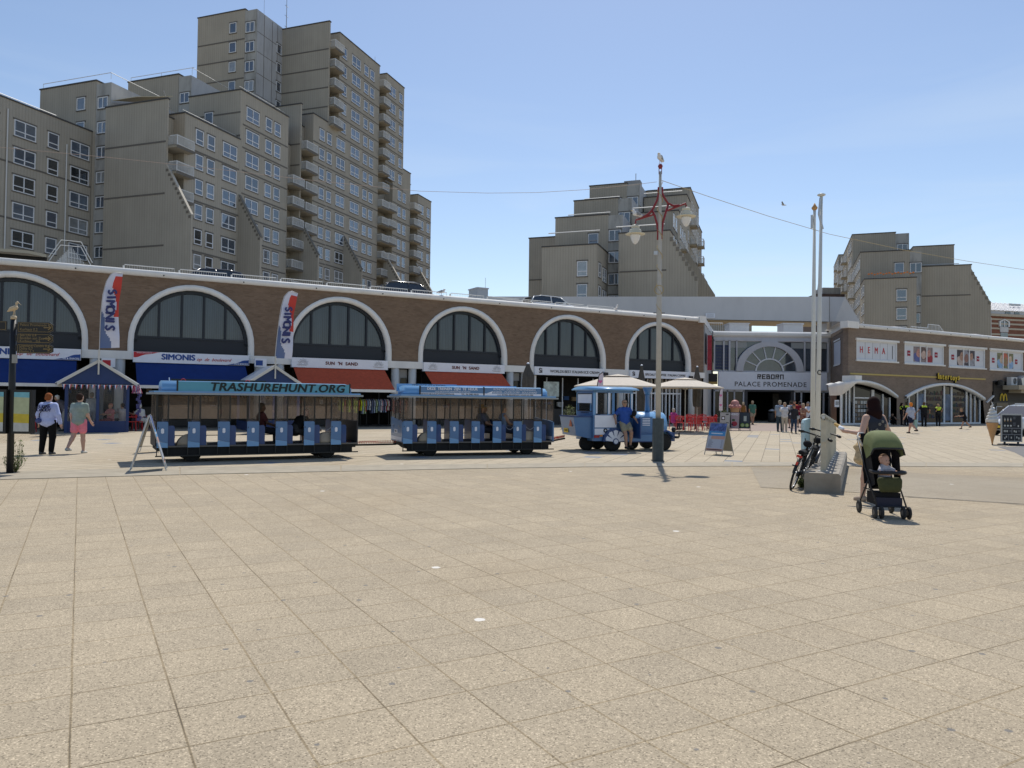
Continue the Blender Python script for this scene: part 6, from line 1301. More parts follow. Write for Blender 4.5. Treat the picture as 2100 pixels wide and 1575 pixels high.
# ================================================================== the road train
TB = mat('train_blue_paint', (.072, .185, .37), .35, spec=.5, coat=.3, var=.06, vscale=2); TBL = mat('train_light_blue', (.17, .37, .62), .35, coat=.3, var=.05); TDB = mat('train_dark_blue', (.015, .055, .18), .4, coat=.3, var=.08); TRIM = mat('train_black_frame', (.02, .02, .018), .5)
DIRTY = film('cloudy_plastic_sheet', (.31, .245, .19), .50); NEARF = film('scratched_plastic_sheet', (.20, .16, .12), .74); CLEARP = mat('clear_plastic', (.26, .25, .24), .08, alpha=.13); ROOFG = mat('train_roof_grey', (.30, .33, .34), .5)
UNDER = mat('train_underside', (.012, .012, .012), .8); CREAMA = mat('wheel_arch_cream', (.42, .35, .26), .7); CYAN = mat('train_sign_cyan', (.10, .33, .44), .5, var=.04)
def wagon(lab, fr, L_, panels, end_dark):
    t = thing('train_wagon', lab, 'train wagon', fr.M, (0, 0, 0), 'wagons of the blue road train'); Wd = 1.5
    m = MB().m(UNDER).box(.05, L_-.05, .05, Wd-.05, .30, .40); m.m(mat('wagon_floor', (.05, .045, .04), .8)).box(0, L_, .02, Wd, .40, .43); m.m(mat('sill_grey', (.12, .11, .10), .6)).box(0, L_, -.01, .02, .39, .43); m.build('floor', t)
    # roof slab with clerestory
    m = MB().m(ROOFG).box(-.12, L_+.10, -.12, Wd+.12, 1.71, 1.76); m.m(TBL).box(-.06, L_+.04, -.06, Wd+.06, 1.76, 1.80); m.build('roof', t)
    m = MB().m(TBL); m.smooth = True; x0, x1 = .16, L_-.18; m.prism([(.12, 1.80), (.12, 1.93), (.30, 2.03), (.75, 2.07), (1.2, 2.03), (1.38, 1.93), (1.38, 1.80)], 'x', x0, x1); m.build('clerestory', t)
    for k, (a, b) in enumerate(panels):
        m = MB().m(TB).prism([(a, .55), (b, .50), (b, 1.0), (b-.02, 1.03), (a, 1.03)], 'y', -.02, .02); m.m(TBL).prism([(a, .385), (b, .385), (b, .495), (a, .545)], 'y', -.021, .02)
        m.m(SIGNW); cx, cz = (a+b)/2+.0, .80
        pts = [(cx+.037*cos(u), cz+(.03 if sin(u) > 0 else -.03)+.035*sin(u)) for u in np.linspace(0, 2*pi, 17)[:-1]]; m.prism(pts, 'y', -.026, -.021); m.m(BLACK).box(a+.02, a+.035, -.03, -.02, .86, .89)
        m.build('door_panel', t)
        m = MB().m(TDB).prism([(b, .39), (b+.16, .39), (b+.16, .88), (b+.13, .93), (b, .93)], 'y', .03, .07); m.m(TDB).box(b, b+.17, .07, Wd-.08, .62, .67); m.box(b-.02, b+.01, .05, Wd-.06, .43, 1.04); m.m(FABB).box(b+.01, b+.16, .1, Wd-.1, .67, .72).box(b+.02, b+.12, .1, Wd-.1, .43, .62); m.build('bench', t)
        for x in (a, b):
            m = MB().m(TRIM).box(x-.016, x+.016, -.015, .015, 1.03, 1.71); m.build('post', t); m = MB().m(TRIM).box(x-.01, x+.01, -.03, .0, .17, .385); m.build('step_bracket', t)
        m = MB().m(TRIM).box(b-.012, b+.012, Wd-.03, Wd, .43, 1.71); m.build('post', t)
        m = MB().m(NEARF).add([(b-.01, .04, 1.04), (b-.01, Wd-.05, 1.04), (b-.01, Wd-.05, 1.70), (b-.01, .04, 1.70)], [(0, 1, 2, 3)]); m.m(TRIM).tube([(b-.01, .04, 1.05), (b-.01, Wd-.05, 1.05)], .012, 5); m.build('wind_screen', t)
        nx = panels[k+1][1] if k+1 < len(panels) else L_
        m = MB().m(DIRTY).add([(b+.02, Wd-.015, 1.05), (nx-.02, Wd-.015, 1.05), (nx-.02, Wd-.015, 1.69), (b+.02, Wd-.015, 1.69)], [(0, 1, 2, 3)]); m.m(CLEARP).add([(b+.02, Wd-.014, .62), (nx-.02, Wd-.014, .62), (nx-.02, Wd-.014, 1.04), (b+.02, Wd-.014, 1.04)], [(0, 1, 2, 3)])
        m.m(TRIM).box(b, nx, Wd-.03, Wd, 1.03, 1.06).box(b, nx, Wd-.02, Wd, .60, .62); m.build('far_screen', t)
        m = MB().m(NEARF).add([(a+.015, 0, 1.04), (b-.015, 0, 1.04), (b-.015, 0, 1.70), (a+.015, 0, 1.70)], [(0, 1, 2, 3)]); m.build('side_screen', t)
    # chains across two openings
    m = MB().m(STEEL)
    for k in ((5,) if end_dark else (4, 5)):
        if k+1 < len(panels): a, b = panels[k][1]+.15, panels[k+1][0]; m.tube([(a+(b-a)*i/8, -.01, .86-.08*sin(pi*i/8)) for i in range(9)], .007, 4)
    m.build('chain', t)
    m = MB().m(TRIM).box(0, L_, -.03, -.0, .16, .19); m.build('running_rail', t)
    for x in (0.01, L_-.01):
        m = MB()
        if end_dark: m.m(mat('dark_end_panel', (.03, .03, .035), .6)).box(x-.015, x+.015, .02, Wd-.02, .43, 1.04)
        else:
            m.m(TB).prism([(.0, .42), (Wd, .42), (Wd, 1.12), (0, 1.02)], 'x', x-.02, x+.02); m.m(SIGNW).box(x-.028, x-.02, .05, Wd-.05, .46, .56)
            if x < 1: m.box(x-.03, x-.021, .60, .98, .66, .77); m.m(TBLK).text('0108', .10, Matrix.Translation((x-.032, .79, .71)) @ Matrix.Rotation(-pi/2, 4, 'Z') @ TXT, 0, depth=.001); m.m(STEEL).tube([(x-.03, .3, .82), (x-.05, .3, .9)], .01, 4); m.tube([(x-.03, 1.1, .82), (x-.05, 1.1, .9)], .01, 4)
        m.build('end_panel', t)
        m = MB().m(DIRTY).add([(x, .03, 1.05), (x, Wd-.03, 1.05), (x, Wd-.03, 1.70), (x, .03, 1.70)], [(0, 1, 2, 3)])
        for y in (.0, .5, 1.0, Wd): m.m(TRIM).box(x-.013, x+.013, y-.012, y+.012, 1.0, 1.71)
        m.build('end_window', t)
    for x in (.86, L_-.82):
        m = MB().m(CREAMA); m.smooth = True; pts = [(x+.36*cos(u), .42+.30*sin(u)) for u in np.linspace(0, pi, 13)]; m.prism(pts, 'y', .09, .35); m.build('wheel_arch', t)
        for y in (.12, Wd-.32):
            m = MB().m(mat('tyre_rubber', (.015,)*3)); m.smooth = True; m.lathe([(.1, 0), (.21, 0), (.235, .04), (.235, .16), (.21, .2), (.1, .2)], (x, y, .235), 20, 'y'); m.build('wheel', t)
    m = MB().m(UNDER).box(.15, L_-.15, .04, .08, .17, .37); m.build('skirt', t)
    m = MB().m(UNDER).prism([(.25, .2), (L_-.25, .2), (L_-.1, .32), (.1, .32)], 'y', .3, Wd-.3); m.build('chassis', t)
    return t
W1F = Frame(gp(318, 934, .2), 29.6); W2F = Frame(gp(824.6, 923, .2), 21)
pa1 = [(.03, .28), (.74, 1.02), (1.45, 1.74), (2.17, 2.47), (2.9, 3.2), (3.65, 3.93), (4.39, 4.67)]; pa2 = [(0.02, .29), (.73, 1.0), (1.41, 1.68), (2.08, 2.34), (2.75, 3.02), (3.41, 3.68), (4.08, 4.34)]
wg1 = wagon('rear wagon of the blue road train, long cyan name board on its roof', W1F, 5.16, pa1, True)
wg2 = wagon('middle wagon of the blue road train, two blue and white boards on its roof', W2F, 4.75, pa2, False)
m = MB().m(CYAN).box(.49, 4.87, -.045, -.02, 1.79, 2.04); m.m(TRIM).box(.45, .49, -.05, -.01, 1.78, 2.07).box(4.87, 4.91, -.05, -.01, 1.78, 2.07); m.m(mat('board_ink', (.01, .02, .02), .6)).text('TRASHUREHUNT.ORG', .30, TT(2.98, -.05, 1.915), .011, .18, 1.05, sx=1.12)
for x in (1.0, 2.0, 3.0, 4.0): m.m(TRIM).box(x, x+.25, -.05, -.03, 1.785, 1.795)
m.build('name_board', wg1)
m = MB().m(TRIM).box(.45, 2.9, 1.30, 1.33, 1.9, 2.13); m.m(SIGNW).tube([(.43, 1.28, 1.9), (.40, 1.28, 2.16)], .012, 5); m.tube([(2.9, 1.28, 2.05), (3.1, 1.2, 2.02)], .012, 5); m.m(TRED); 
for x in (.75, 2.4): m.tube([(x+.06*cos(a), 1.29, 2.07+.06*sin(a)) for a in np.linspace(0, pi, 8)], .012, 5)
m.build('far_board', wg1)
m = MB().m(TB).box(.51, 2.42, -.045, -.02, 1.86, 2.03).box(2.46, 4.30, -.045, -.02, 1.86, 2.03); m.m(SIGNW).box(.51, 2.42, -.044, -.02, 1.78, 1.858).box(2.46, 4.30, -.044, -.02, 1.78, 1.858); m.prism([(2.52, 1.86), (2.68, 1.86), (2.72, 1.93)], 'y', -.05, -.046)
m.m(TRIM).box(.47, .51, -.05, -.01, 1.77, 2.05).box(2.42, 2.46, -.05, -.01, 1.77, 2.05).box(4.30, 4.34, -.05, -.01, 1.77, 2.05)
m.m(SIGNW).text('DEZE  TREINEN  ZIJN  TE  HUUR', .105, TT(1.47, -.05, 1.975), .003, depth=.002, sx=1.02); m.text('VOOR BRUILOFTEN, BEDRIJFSUITJES EN FEESTEN', .05, TT(1.47, -.05, 1.893), .001, depth=.002)
m.text('RONDRIT DOOR SCHEVENINGEN', .085, TT(3.42, -.05, 1.985), .002, depth=.002, sx=1.05); m.text('HAVENS - OUDE DORP - BOULEVARD', .085, TT(3.42, -.05, 1.90), .002, depth=.002, sx=1.02)
m.m(TBLK).text('WWW.BOULEVARDTREIN.NL', .07, TT(1.02, -.05, 1.82), .001, depth=.002, sx=1.1); m.text('TEL. 06 2482 9018', .07, TT(2.0, -.05, 1.82), .001, depth=.002, sx=1.0); m.text('C.A. 30 MIN. BEGINPUNT VOOR DE PIER', .062, TT(3.45, -.05, 1.82), .001, depth=.002, sx=1.05)
m.build('name_board', wg2)
m = MB().m(TBL).box(.1, 2.0, 1.30, 1.33, 1.9, 2.13).box(2.0, 4.0, 1.30, 1.33, 1.9, 2.11); m.m(TBLK).text('SERVICE STATION', .1, TT(1.1, 1.29, 2.075), 0, depth=.002, sx=1.3); m.m(TB).text('Lange Randonnerijwielen', .09, TT(3.0, 1.29, 2.06), 0, depth=.002, sx=1.1) if False else None
m.build('far_board', wg2)
# couplings and the coiled red cable
def coupling(lab, a, b):
    t = thing('coupling', lab, 'tow bar'); 
    m = MB().m(UNDER); m.tube([a, b], .03, 6); m.tube([(a[0], a[1], a[2]-.05), (a[0], a[1], a[2]+.08)], .06, 8); m.build('tow_bar', t)
    m = MB().m(mat('coiled_red_cable', (.5, .06, .03), .5)); a_, b_ = Vector(a), Vector(b); pts = []
    for i in range(150): u = i/149; c = a_.lerp(b_, u); pts.append((c.x+.012*cos(i*1.2), c.y-.03+.035*cos(i*1.25), c.z+.08+.04*sin(i*1.25)))
    m.tube(pts, .009, 4); m.build('air_hose', t)
pA = W1F.w(5.0, .5, .33); pB = W2F.w(-.02, .7, .33); coupling('black tow bar with coiled red cable between the two wagons', tuple(pA), tuple(pB))
LF = Frame(gp(1252, 926), 17)
pA = W2F.w(4.7, .7, .33); pB = LF.w(-1.35, .75, .40); coupling('black tow bar with coiled red cable between middle wagon and locomotive', tuple(pA), tuple(pB))
# locomotive
lo = thing('train_locomotive', 'blue and white toy style locomotive of the road train with open cab', 'locomotive', LF.M, (.8, .7, 0)); X0_, Wd = -.63, 1.5
m = MB().m(TB).box(X0_, .2, 0, Wd, .35, 1.22); m.m(SIGNW).box(-.58, .20, -.015, 0, .80, 1.20).box(-.58, -.05, -.012, 0, .56, .76); m.m(TB).box(.2, .82, .25, Wd-.25, .35, .95).box(.2, .85, Wd-.06, Wd, .35, 1.22)
m.m(TB).box(.82, .86, 0, Wd, .35, 1.2)
m.build('cab_body', lo)
m = MB().m(TBL); 
for x0, x1 in ((X0_, X0_+.08), (-.12, -.06), (.72, .80)): m.box(x0, x1, 0, .05, 1.22, 2.02); m.box(x0, x1, Wd-.05, Wd, 1.22, 2.02)
m.m(TB).box(X0_, X0_+.05, .05, .12, 1.22, 2.02).box(X0_, X0_+.05, Wd-.12, Wd-.05, 1.22, 2.02).box(X0_, X0_+.05, .12, Wd-.12, 1.22, 1.34).box(X0_, X0_+.05, .12, Wd-.12, 1.90, 2.02).box(X0_, .8, .0, .05, 1.95, 2.03).box(X0_, .8, Wd-.05, Wd, 1.95, 2.03)
m.m(SIGNW).box(-.54, -.49, -.012, 0, 1.26, 1.95).box(-.10, -.05, -.012, 0, 1.26, 1.95).box(.74, .78, -.012, 0, 1.26, 1.93)
m.m(TBLK).text('www.boulevardtrein.nl', .075, Matrix.Translation((X0_-.003, .75, 1.28)) @ Matrix.Rotation(-pi/2, 4, 'Z') @ TXT, depth=.001)
m.build('cab_frame', lo)
m = MB().m(CLEARP).add([(X0_+.02, .13, 1.34), (X0_+.02, Wd-.13, 1.34), (X0_+.02, Wd-.13, 1.6), (X0_+.02, .13, 1.6)], [(0, 1, 2, 3)]); m.m(SIGNW).box(X0_-.004, X0_+.02, .13, Wd-.13, 1.6, 1.9); m.m(TRIM)
for a, b, c, d in ((.1, Wd-.1, 1.32, 1.345), (.1, Wd-.1, 1.9, 1.925), (.1, .125, 1.32, 1.925), (Wd-.125, Wd-.1, 1.32, 1.925)): m.box(X0_-.012, X0_, a, b, c, d)
m.build('rear_window', lo)
m = MB().m(CLEARP).add([(-.46, .02, 1.27), (-.14, .02, 1.27), (-.14, .02, 1.94), (-.46, .02, 1.94)], [(0, 1, 2, 3)]); m.m(TRIM)
for a, b, c, d in ((-.46, -.14, 1.24, 1.265), (-.46, -.14, 1.93, 1.955), (-.475, -.45, 1.24, 1.955), (-.15, -.125, 1.24, 1.955)): m.box(a, b, -.014, .0, c, d)
m.build('side_window', lo)
m = MB().m(CLEARP).add([(.84, .05, 1.22), (.84, Wd-.05, 1.22), (.84, Wd-.05, 1.98), (.84, .05, 1.98)], [(0, 1, 2, 3)]); m.m(TRIM).tube([(.83, .5, 1.85), (.8, .35, 1.6)], .012, 5); m.build('windscreen', lo)
m = MB().m(TBL); m.smooth = True; pts = [(-.14, 2.03), (-.16, 2.06), (.1, 2.12), (.45, 2.16), (.75, 2.17), (1.05, 2.16), (1.4, 2.12), (1.66, 2.06), (1.64, 2.03)]; m.prism(pts, 'x', X0_-.13, .96); m.build('cab_roof', lo)
# rear bunker, lower apron
m = MB().m(TB).prism([(X0_-.0, .42), (X0_-.55, .52), (X0_-.66, 1.15), (X0_, 1.15)], 'y', .12, Wd-.12); m.m(TDB).box(X0_-.68, X0_, .08, .12, 1.13, 1.18).box(X0_-.68, X0_-.64, .12, Wd-.12, 1.13, 1.18); m.build('rear_bunker', lo)
m = MB().m(mat('warning_triangle', (.55, .17, .08), .6)); m.prism([(.30, .82), (.55, .82), (.46, 1.05), (.39, 1.05)], 'x', X0_-.64, X0_-.625); m.build('warning_triangle', lo)
m = MB().m(YEL).box(X0_-.60, X0_-.585, .75, 1.15, .60, .74); m.m(TBLK).text('78-0008', .09, Matrix.Translation((X0_-.602, .95, .67)) @ Matrix.Rotation(-pi/2, 4, 'Z') @ TXT, depth=.001); m.build('number_plate', lo)
m = MB().m(TRIM).lathe([(.03, -.03), (.07, -.03), (.07, 0)], (-.2, -.0, .70), 16, 'y'); m.m(SIGNW).lathe([(.001, -.032), (.03, -.032), (.03, -.02)], (-.2, 0, .70), 10, 'y'); m.build('side_lamp', lo)
m = MB().m(mat('indicator_orange', (.7, .25, .04), .3)).box(-.4, -.3, -.03, 0, .5, .56); m.m(mat('tail_red', (.4, .02, .02))).box(-.6, -.42, -.03, 0, .46, .54); m.build('indicator', lo)
# boiler hood
m = MB().m(TBL); m.smooth = True
for x0, x1, r_ in ((.86, 2.2, .46),):
    pr_ = [(Wd/2+r_*1.12*cos(a), .86+r_*sin(a)) for a in np.linspace(0, pi, 17)]; pr_ = [(Wd/2+r_*1.12, .55)]+pr_+[(Wd/2-r_*1.12, .55)]; m.prism(pr_, 'x', x0, x1)
m.lathe([(.46, 2.2), (.44, 2.27), (.36, 2.31), (.05, 2.33)], (0, Wd/2, .86), 20, 'x'); m.build('boiler', lo)
for x in (1.02, 2.0):
    m = MB().m(SIGNW); m.smooth = True; pr_ = [(x, Wd/2+.475*1.12*cos(a), .86+.475*sin(a)) for a in np.linspace(0, pi, 17)]; m.tube([(x, Wd/2+.53, .55)]+pr_+[(x, Wd/2-.53, .55)], .028, 6); m.build('boiler_band', lo)
m = MB().m(TB).box(1.15, 1.62, .16, .24, .38, 1.16); m.m(SIGNW)
for i in range(5): m.box(1.24, 1.52, .145, .16, .86+i*.055, .885+i*.055)
m.build('vent_panel', lo)
m = MB().m(SIGNW).box(.90, 1.10, .16, .22, .42, .78).box(1.66, 1.95, .16, .22, .42, .78); m.m(mat('olive_plate', (.35, .33, .16), .5)).box(1.75, 2.0, .13, .16, .80, 1.05); m.build('side_panel', lo)
m = MB().m(TDB).box(.3, 1.75, -.02, .3, .31, .345); m.m(TB).box(.32, 1.7, -.02, .02, .345, .56); m.build('running_board', lo)
# rear wheel guard: paddle style fan
m = MB().m(TDB); cx, cz = .13, .34; m.prism([(cx+.44*cos(a), cz+.44*sin(a)) for a in np.linspace(0, pi, 19)], 'y', -.12, .25); m.m(SIGNW)
for i in range(5):
    a0, a1 = pi*(i+.13)/5, pi*(i+.87)/5; m.prism([(cx+.11*cos((a0+a1)/2-.35), cz+.11*sin((a0+a1)/2-.35)), (cx+.36*cos(a0), cz+.36*sin(a0)), (cx+.38*cos((a0+a1)/2), cz+.38*sin((a0+a1)/2)), (cx+.36*cos(a1), cz+.36*sin(a1)), (cx+.11*cos((a0+a1)/2+.35), cz+.11*sin((a0+a1)/2+.35))], 'y', -.135, -.121)
m.m(TDB).lathe([(.10, -.14), (.10, -.12)], (cx, 0, cz), 16, 'y'); m.m(SIGNW).lathe([(.075, -.15), (.075, -.141)], (cx, 0, cz), 16, 'y'); m.build('wheel_guard', lo)
m = MB().m(TDB); m.smooth = True; m.prism([(2.02+.36*cos(a), .36+.36*sin(a)) for a in np.linspace(.1, pi-.3, 13)]+[(1.72, .4), (1.85, .62), (2.1, .66), (2.3, .5)], 'y', -.02, .28); m.build('front_mudguard', lo)
for x, y in ((.10, -.0), (.10, Wd-.25), (2.02, .05), (2.02, Wd-.25), (-.62, .5), (1.2, .8)):
    r_ = .29 if x not in (-.62, 1.2) else .25
    m = MB().m(mat('tyre_rubber', (.015,)*3)); m.smooth = True; m.lathe([(r_*.45, 0), (r_*.9, 0), (r_, .04), (r_, .16), (r_*.9, .2), (r_*.45, .2)], (x, y, r_), 24, 'y'); o_ = m.build('wheel', lo)
    m = MB().m(mat('dark_rim', (.05, .05, .05), .5, .5)); m.lathe([(.02, .02), (r_*.45, .03), (r_*.45, .17), (.02, .18)], (x, y, r_), 12, 'y'); m.build('rim', o_, off=BASE[lo.name])
m = MB().m(TDB).box(2.3, 2.5, .2, Wd-.2, .32, .62); m.m(TRIM).box(2.5, 2.6, .1, Wd-.1, .42, .5); m.tube([(2.6, .3, .46), (2.72, .3, .46), (2.72, .3, .6)], .03, 6); m.tube([(2.7, .25, .5), (2.72, .25, 1.2)], .006, 4); m.build('bumper', lo)
m = MB().m(TRIM); m.smooth = True; m.lathe([(.02, -.08), (.09, -.04), (.10, .02), (.095, .03)], (2.5, .28, .72), 16, 'x'); m.build('headlight', lo)
m = MB().m(TB); m.smooth = True; m.lathe([(.09, 1.2), (.08, 1.9), (.09, 1.93)], (1.72, Wd/2, 0), 16); m.lathe([(.1, 1.93), (.17, 2.15), (.16, 2.17), (.05, 2.17)], (1.72, Wd/2, 0), 16); m.build('chimney', lo)
m = MB().m(TDB).box(.80, .84, -.55, -.02, .45, 1.12); m.build('open_door', lo)
m = MB().m(FABB).box(-.3, .2, .3, 1.1, .6, .8).box(-.35, -.25, .3, 1.1, .8, 1.3); m.m(BLACK).tube([(.6+.16*cos(a)*.4, .6+.18*sin(a), 1.15+.16*cos(a)) for a in np.linspace(0, 2*pi, 17)], .015, 5); m.build('seat', lo)
# driver leaning out of the cab
def driver_extra(o, k):
    sunglasses(o, k); q = MB().m(FABB); a = k['arms'][-1][1]*k['S']; sdf_mb(q, [(a+va(0, -.05, .02), a+va(0, .05, .12), .09, .08)], .02, .02); q.build('dark_bag', o, off=(0, 0, 0))
dv = person('person in blue polo and khaki shorts, leaning in the locomotive doorway', LF.w(.44, -.14, 0), radians(17+180+6), 1.68, 1.08, lt=40, rt=30, lk=48, rk=22, la=(24, 26, 20), ra=(-20, 32, 60), lean=-4, top=((.035, .09, .34), 'short'), bottom=('shorts', (.28, .26, .19)), shoes=(.04, .035, .03), skin='tan', hair=('bald', (.2, .2, .2)), seat=.90, res=.018, extra=driver_extra)
# passengers
def seated(lab, fr, x, y, yaw, **k): return person(lab, fr.w(x, y, 0), yaw, 1.6, k.pop('w', 1.1), lt=86, rt=80, lk=86, rk=80, la=(30, 10, 40), ra=(28, 10, 45), seat=.70, res=.026, **k)
seated('passenger in black bending forward in the rear wagon, watch on the wrist', W1F, 3.45, .25, radians(-35), lean=38, top=((.012, .012, .012), 'short'), bottom=('shorts', (.03, .03, .03)), shoes=(.12, .12, .12), hair=('bald', (0, 0, 0)), skin='pale')
seated('passenger in dark red sitting deep inside the rear wagon', W1F, 2.75, 1.1, radians(-60), top=((.12, .04, .04), 'short'), bottom=('trousers', (.05, .05, .06)), hair=('short', (.1, .08, .06)), skin='dark')
def sunhat(o, k):
    q = MB().m(mat('straw_hat', (.30, .19, .09), .9)); hc = k['hc']; q.smooth = True; q.lathe([(.22, .03), (.20, .05), (.10, .07), (.095, .13), (.06, .155), (.001, .16)], tuple(hc), 20); q.build('sun_hat', o, off=(0, 0, 0))
seated('passenger in wide brown sun hat sitting in the middle wagon', W2F, 2.62, .75, radians(-69), top=((.10, .10, .13), 'short'), bottom=('trousers', (.05, .05, .06)), hair=('bob', (.1, .06, .04)), extra=sunhat)
seated('grey haired passenger beside the one in the sun hat', W2F, 2.85, 1.15, radians(-69), top=((.22, .2, .18), 'short'), bottom=('trousers', (.05, .05, .06)), hair=('short', (.25, .24, .23)))
seated('passenger in pale blue vest top, second opening from the front of the middle wagon', W2F, 3.30, .6, radians(-69), top=((.20, .26, .36), 'vest'), bottom=('shorts', (.05, .06, .1)), hair=('short', (.16, .13, .1)), skin='tan')
# ================================================================== lamp post with its birds and the overhead cable
Pl = gp(1349, 946)
def lz(py, px=1350): return at(px, py, Pl.y).z
lp = thing('street_lamp', 'tall grey lamp post with red curved brackets and two cream globe lamps', 'street lamp', Matrix.Translation(Pl), (0, 0, 0))
LPG = mat('lamp_grey_paint', (.46, .44, .40), .5, var=.12, vscale=3); LRED = mat('lamp_red_paint', (.24, .025, .03), .4); LCR = mat('lamp_cream', (.62, .58, .45), .45, var=.08); LDK = mat('lamp_base_dark_grey', (.055, .07, .075), .55, var=.25, vscale=6)
m = MB().m(LDK); a = .145; m.prism([(-a, -a*.6), (-a*.6, -a), (a*.6, -a), (a, -a*.6), (a, a*.6), (a*.6, a), (-a*.6, a), (-a, a*.6)], 'z', .02, lz(858)); m.prism([(-.16, -.16), (.16, -.16), (.16, .16), (-.16, .16)], 'z', 0, .03); m.build('base', lp)
m = MB().m(LPG); m.smooth = True; zt = lz(352); m.lathe([(.075, lz(858)), (.075, 4.9), (.058, 5.0), (.055, lz(500)), (.048, lz(420)), (.04, zt)], (0, 0, 0), 16); m.build('pole', lp)
m = MB().m(LRED); m.smooth = True; zb = lz(341); m.lathe([(.01, zb+.07), (.05, zb+.05), (.07, zb), (.05, zb-.05), (.03, zb-.07)], (0, 0, 0), 16); m.smooth = False; m.box(-.045, -.03, -.02, .02, lz(357), lz(341)).box(.03, .045, -.02, .02, lz(357), lz(341)); m.build('finial', lp)
k_ = Pl.y/F
def bx_(px): return (px-1350.5)*k_
def pth(pts): return [(bx_(a), 0, lz(b, a)) for a, b in pts]
for nm, pts in (('bracket', [(1354.5, 384), (1355, 396), (1359, 405), (1367, 417), (1378, 422), (1390, 421)]), ('bracket', [(1347.5, 384), (1347, 400), (1344, 412), (1336, 428), (1328, 438), (1314, 447)]),
                ('bracket', [(1367, 420), (1362, 438), (1357, 455), (1354.5, 475), (1354, 490)]), ('bracket', [(1334, 430), (1340, 443), (1345, 460), (1347, 478), (1346.5, 492)])):
    m = MB().m(LRED); m.smooth = True; m.tube(pth(pts), .032, 8); m.build(nm, lp)
m = MB().m(LRED); m.tube(pth([(1364, 432), (1404, 417), (1404.5, 424)]), .028, 8); m.build('arm', lp); m = MB().m(LRED); m.tube(pth([(1337, 440), (1301, 451), (1300.5, 458)]), .028, 8); m.build('arm', lp)
m = MB().m(LRED).box(-.07, .07, -.03, .03, lz(484), lz(481)).box(-.06, .06, -.03, .03, lz(390), lz(387)); m.build('clamp', lp)
m = MB().m(STEEL).bbox((-.11, 0, lz(519)), (.05, .04, .05)); m.tube([(-.11, 0, lz(519)), (0, 0, lz(516))], .015, 5); m.build('camera_box', lp)
m = MB().m(BLACK).bbox((0, 0, lz(642)), (.16, .012, .012)); m.build('flag_clip', lp)
m = MB().m(mat('yellow_cable', (.42, .30, .10), .7)); m.tube([(.075*cos(i*.55), .075*sin(i*.55), lz(372)-(lz(372)-lz(645))*i/80) for i in range(81)], .008, 4); m.tube([(-.02+.13*cos(a), -.07, lz(595)+.13*sin(a)) for a in np.linspace(0, 2*pi, 14)], .008, 4); m.build('wrapped_cable', lp)
for px, py in ((1300, 462), (1404.5, 426)):
    x = bx_(px); z = lz(py, px); m = MB().m(LCR); m.smooth = True; m.lathe([(.02, .02), (.09, 0), (.12, -.03), (.12, -.07), (.10, -.09), (.15, -.12), (.17, -.16), (.165, -.20), (.28, -.245), (.28, -.26), (.15, -.265)], (x, 0, z), 24); m.build('lamp_shade', lp)
    m = MB().m(mat('milky_globe', (.72, .72, .72), .2, spec=.6)); m.smooth = True; m.lathe([(.14, -.26), (.145, -.30), (.12, -.40), (.07, -.50), (.01, -.54)], (x, 0, z), 20); m.build('globe', lp)
def gull(lab, P, yaw=0, fly=False, s=1.0):
    b = MB().m(mat('gull_white', (.70, .70, .70), .7)); sdf_mb(b, [(va(0, -.13, .15), va(0, .10, .19), .055, .075), (va(0, .10, .19), va(0, .15, .27), .05, .042), (va(0, .15, .27), va(0, .165, .28), .044, .04), (va(0, -.14, .15), va(0, -.27, .13), .045, .02, 1.6, (1, 0, 0))], .014, .03)
    b.m(mat('gull_bill', (.6, .4, .05))); b.tube([(0, .20, .275), (0, .255, .262)], .012, 5, r2=.006)
    o = b.build('seagull'); tag(o, lab, 'bird', 'seagulls'); place(o, P, yaw); o.scale = (s, s, s)
    for sx in (-1, 1):
        q = MB().m(mat('gull_grey', (.27, .28, .30), .7))
        if fly: q.add([(sx*.03, .08, .2), (sx*.35, .15, .36), (sx*.68, .02, .42), (sx*.35, -.02, .33), (sx*.03, -.08, .19), (sx*.03, .08, .18), (sx*.35, .14, .34), (sx*.35, -.02, .31), (sx*.03, -.08, .17)], [(0, 1, 3, 4), (1, 2, 3), (5, 8, 7, 6), (6, 7, 2)])
        else: sdf_mb(q, [(va(sx*.045, .05, .2), va(sx*.03, -.25, .15), .045, .018, 1.6, (0, 0, 1))], .012, .02)
        q.build('wing', o, off=(0, 0, 0))
        if not fly: q = MB().m(mat('gull_leg', (.5, .3, .25))); q.tube([(sx*.03, 0, .11), (sx*.03, 0, 0), (sx*.03, .05, 0)], .007, 5); q.build('leg', o, off=(0, 0, 0))
    return o
gull('white gull standing on the very top of the lamp post', (Pl.x+.0, Pl.y, zb+.08), radians(150), s=.85)
gull('white gull perched on the left arm of the lamp post', (Pl.x+bx_(1304), Pl.y, lz(450, 1304)), radians(115), s=.85)
v = A.fy(1266, 645, -.05); gull('white gull standing on the coping, left of the lamp post', A.w(v.x, .1, 8.05), radians(200), s=1.2)
v = A.fy(906, 600, .05); gull('gull resting on the coping beside the roof hut', A.w(v.x, .1, 8.05), radians(250), s=1.2)
gull('small gull flying in the blue sky left of the flagpoles', at(1607, 424, 60), radians(60), True, .8)
def cable(lab, pts, col, r_=.012):
    t = MB().m(col); t.smooth = True; t.tube([tuple(at(*p)) for p in pts], r_, 5); o = t.build('overhead_cable'); tag(o, lab, 'cable', 'cables strung from the lamp post'); return o
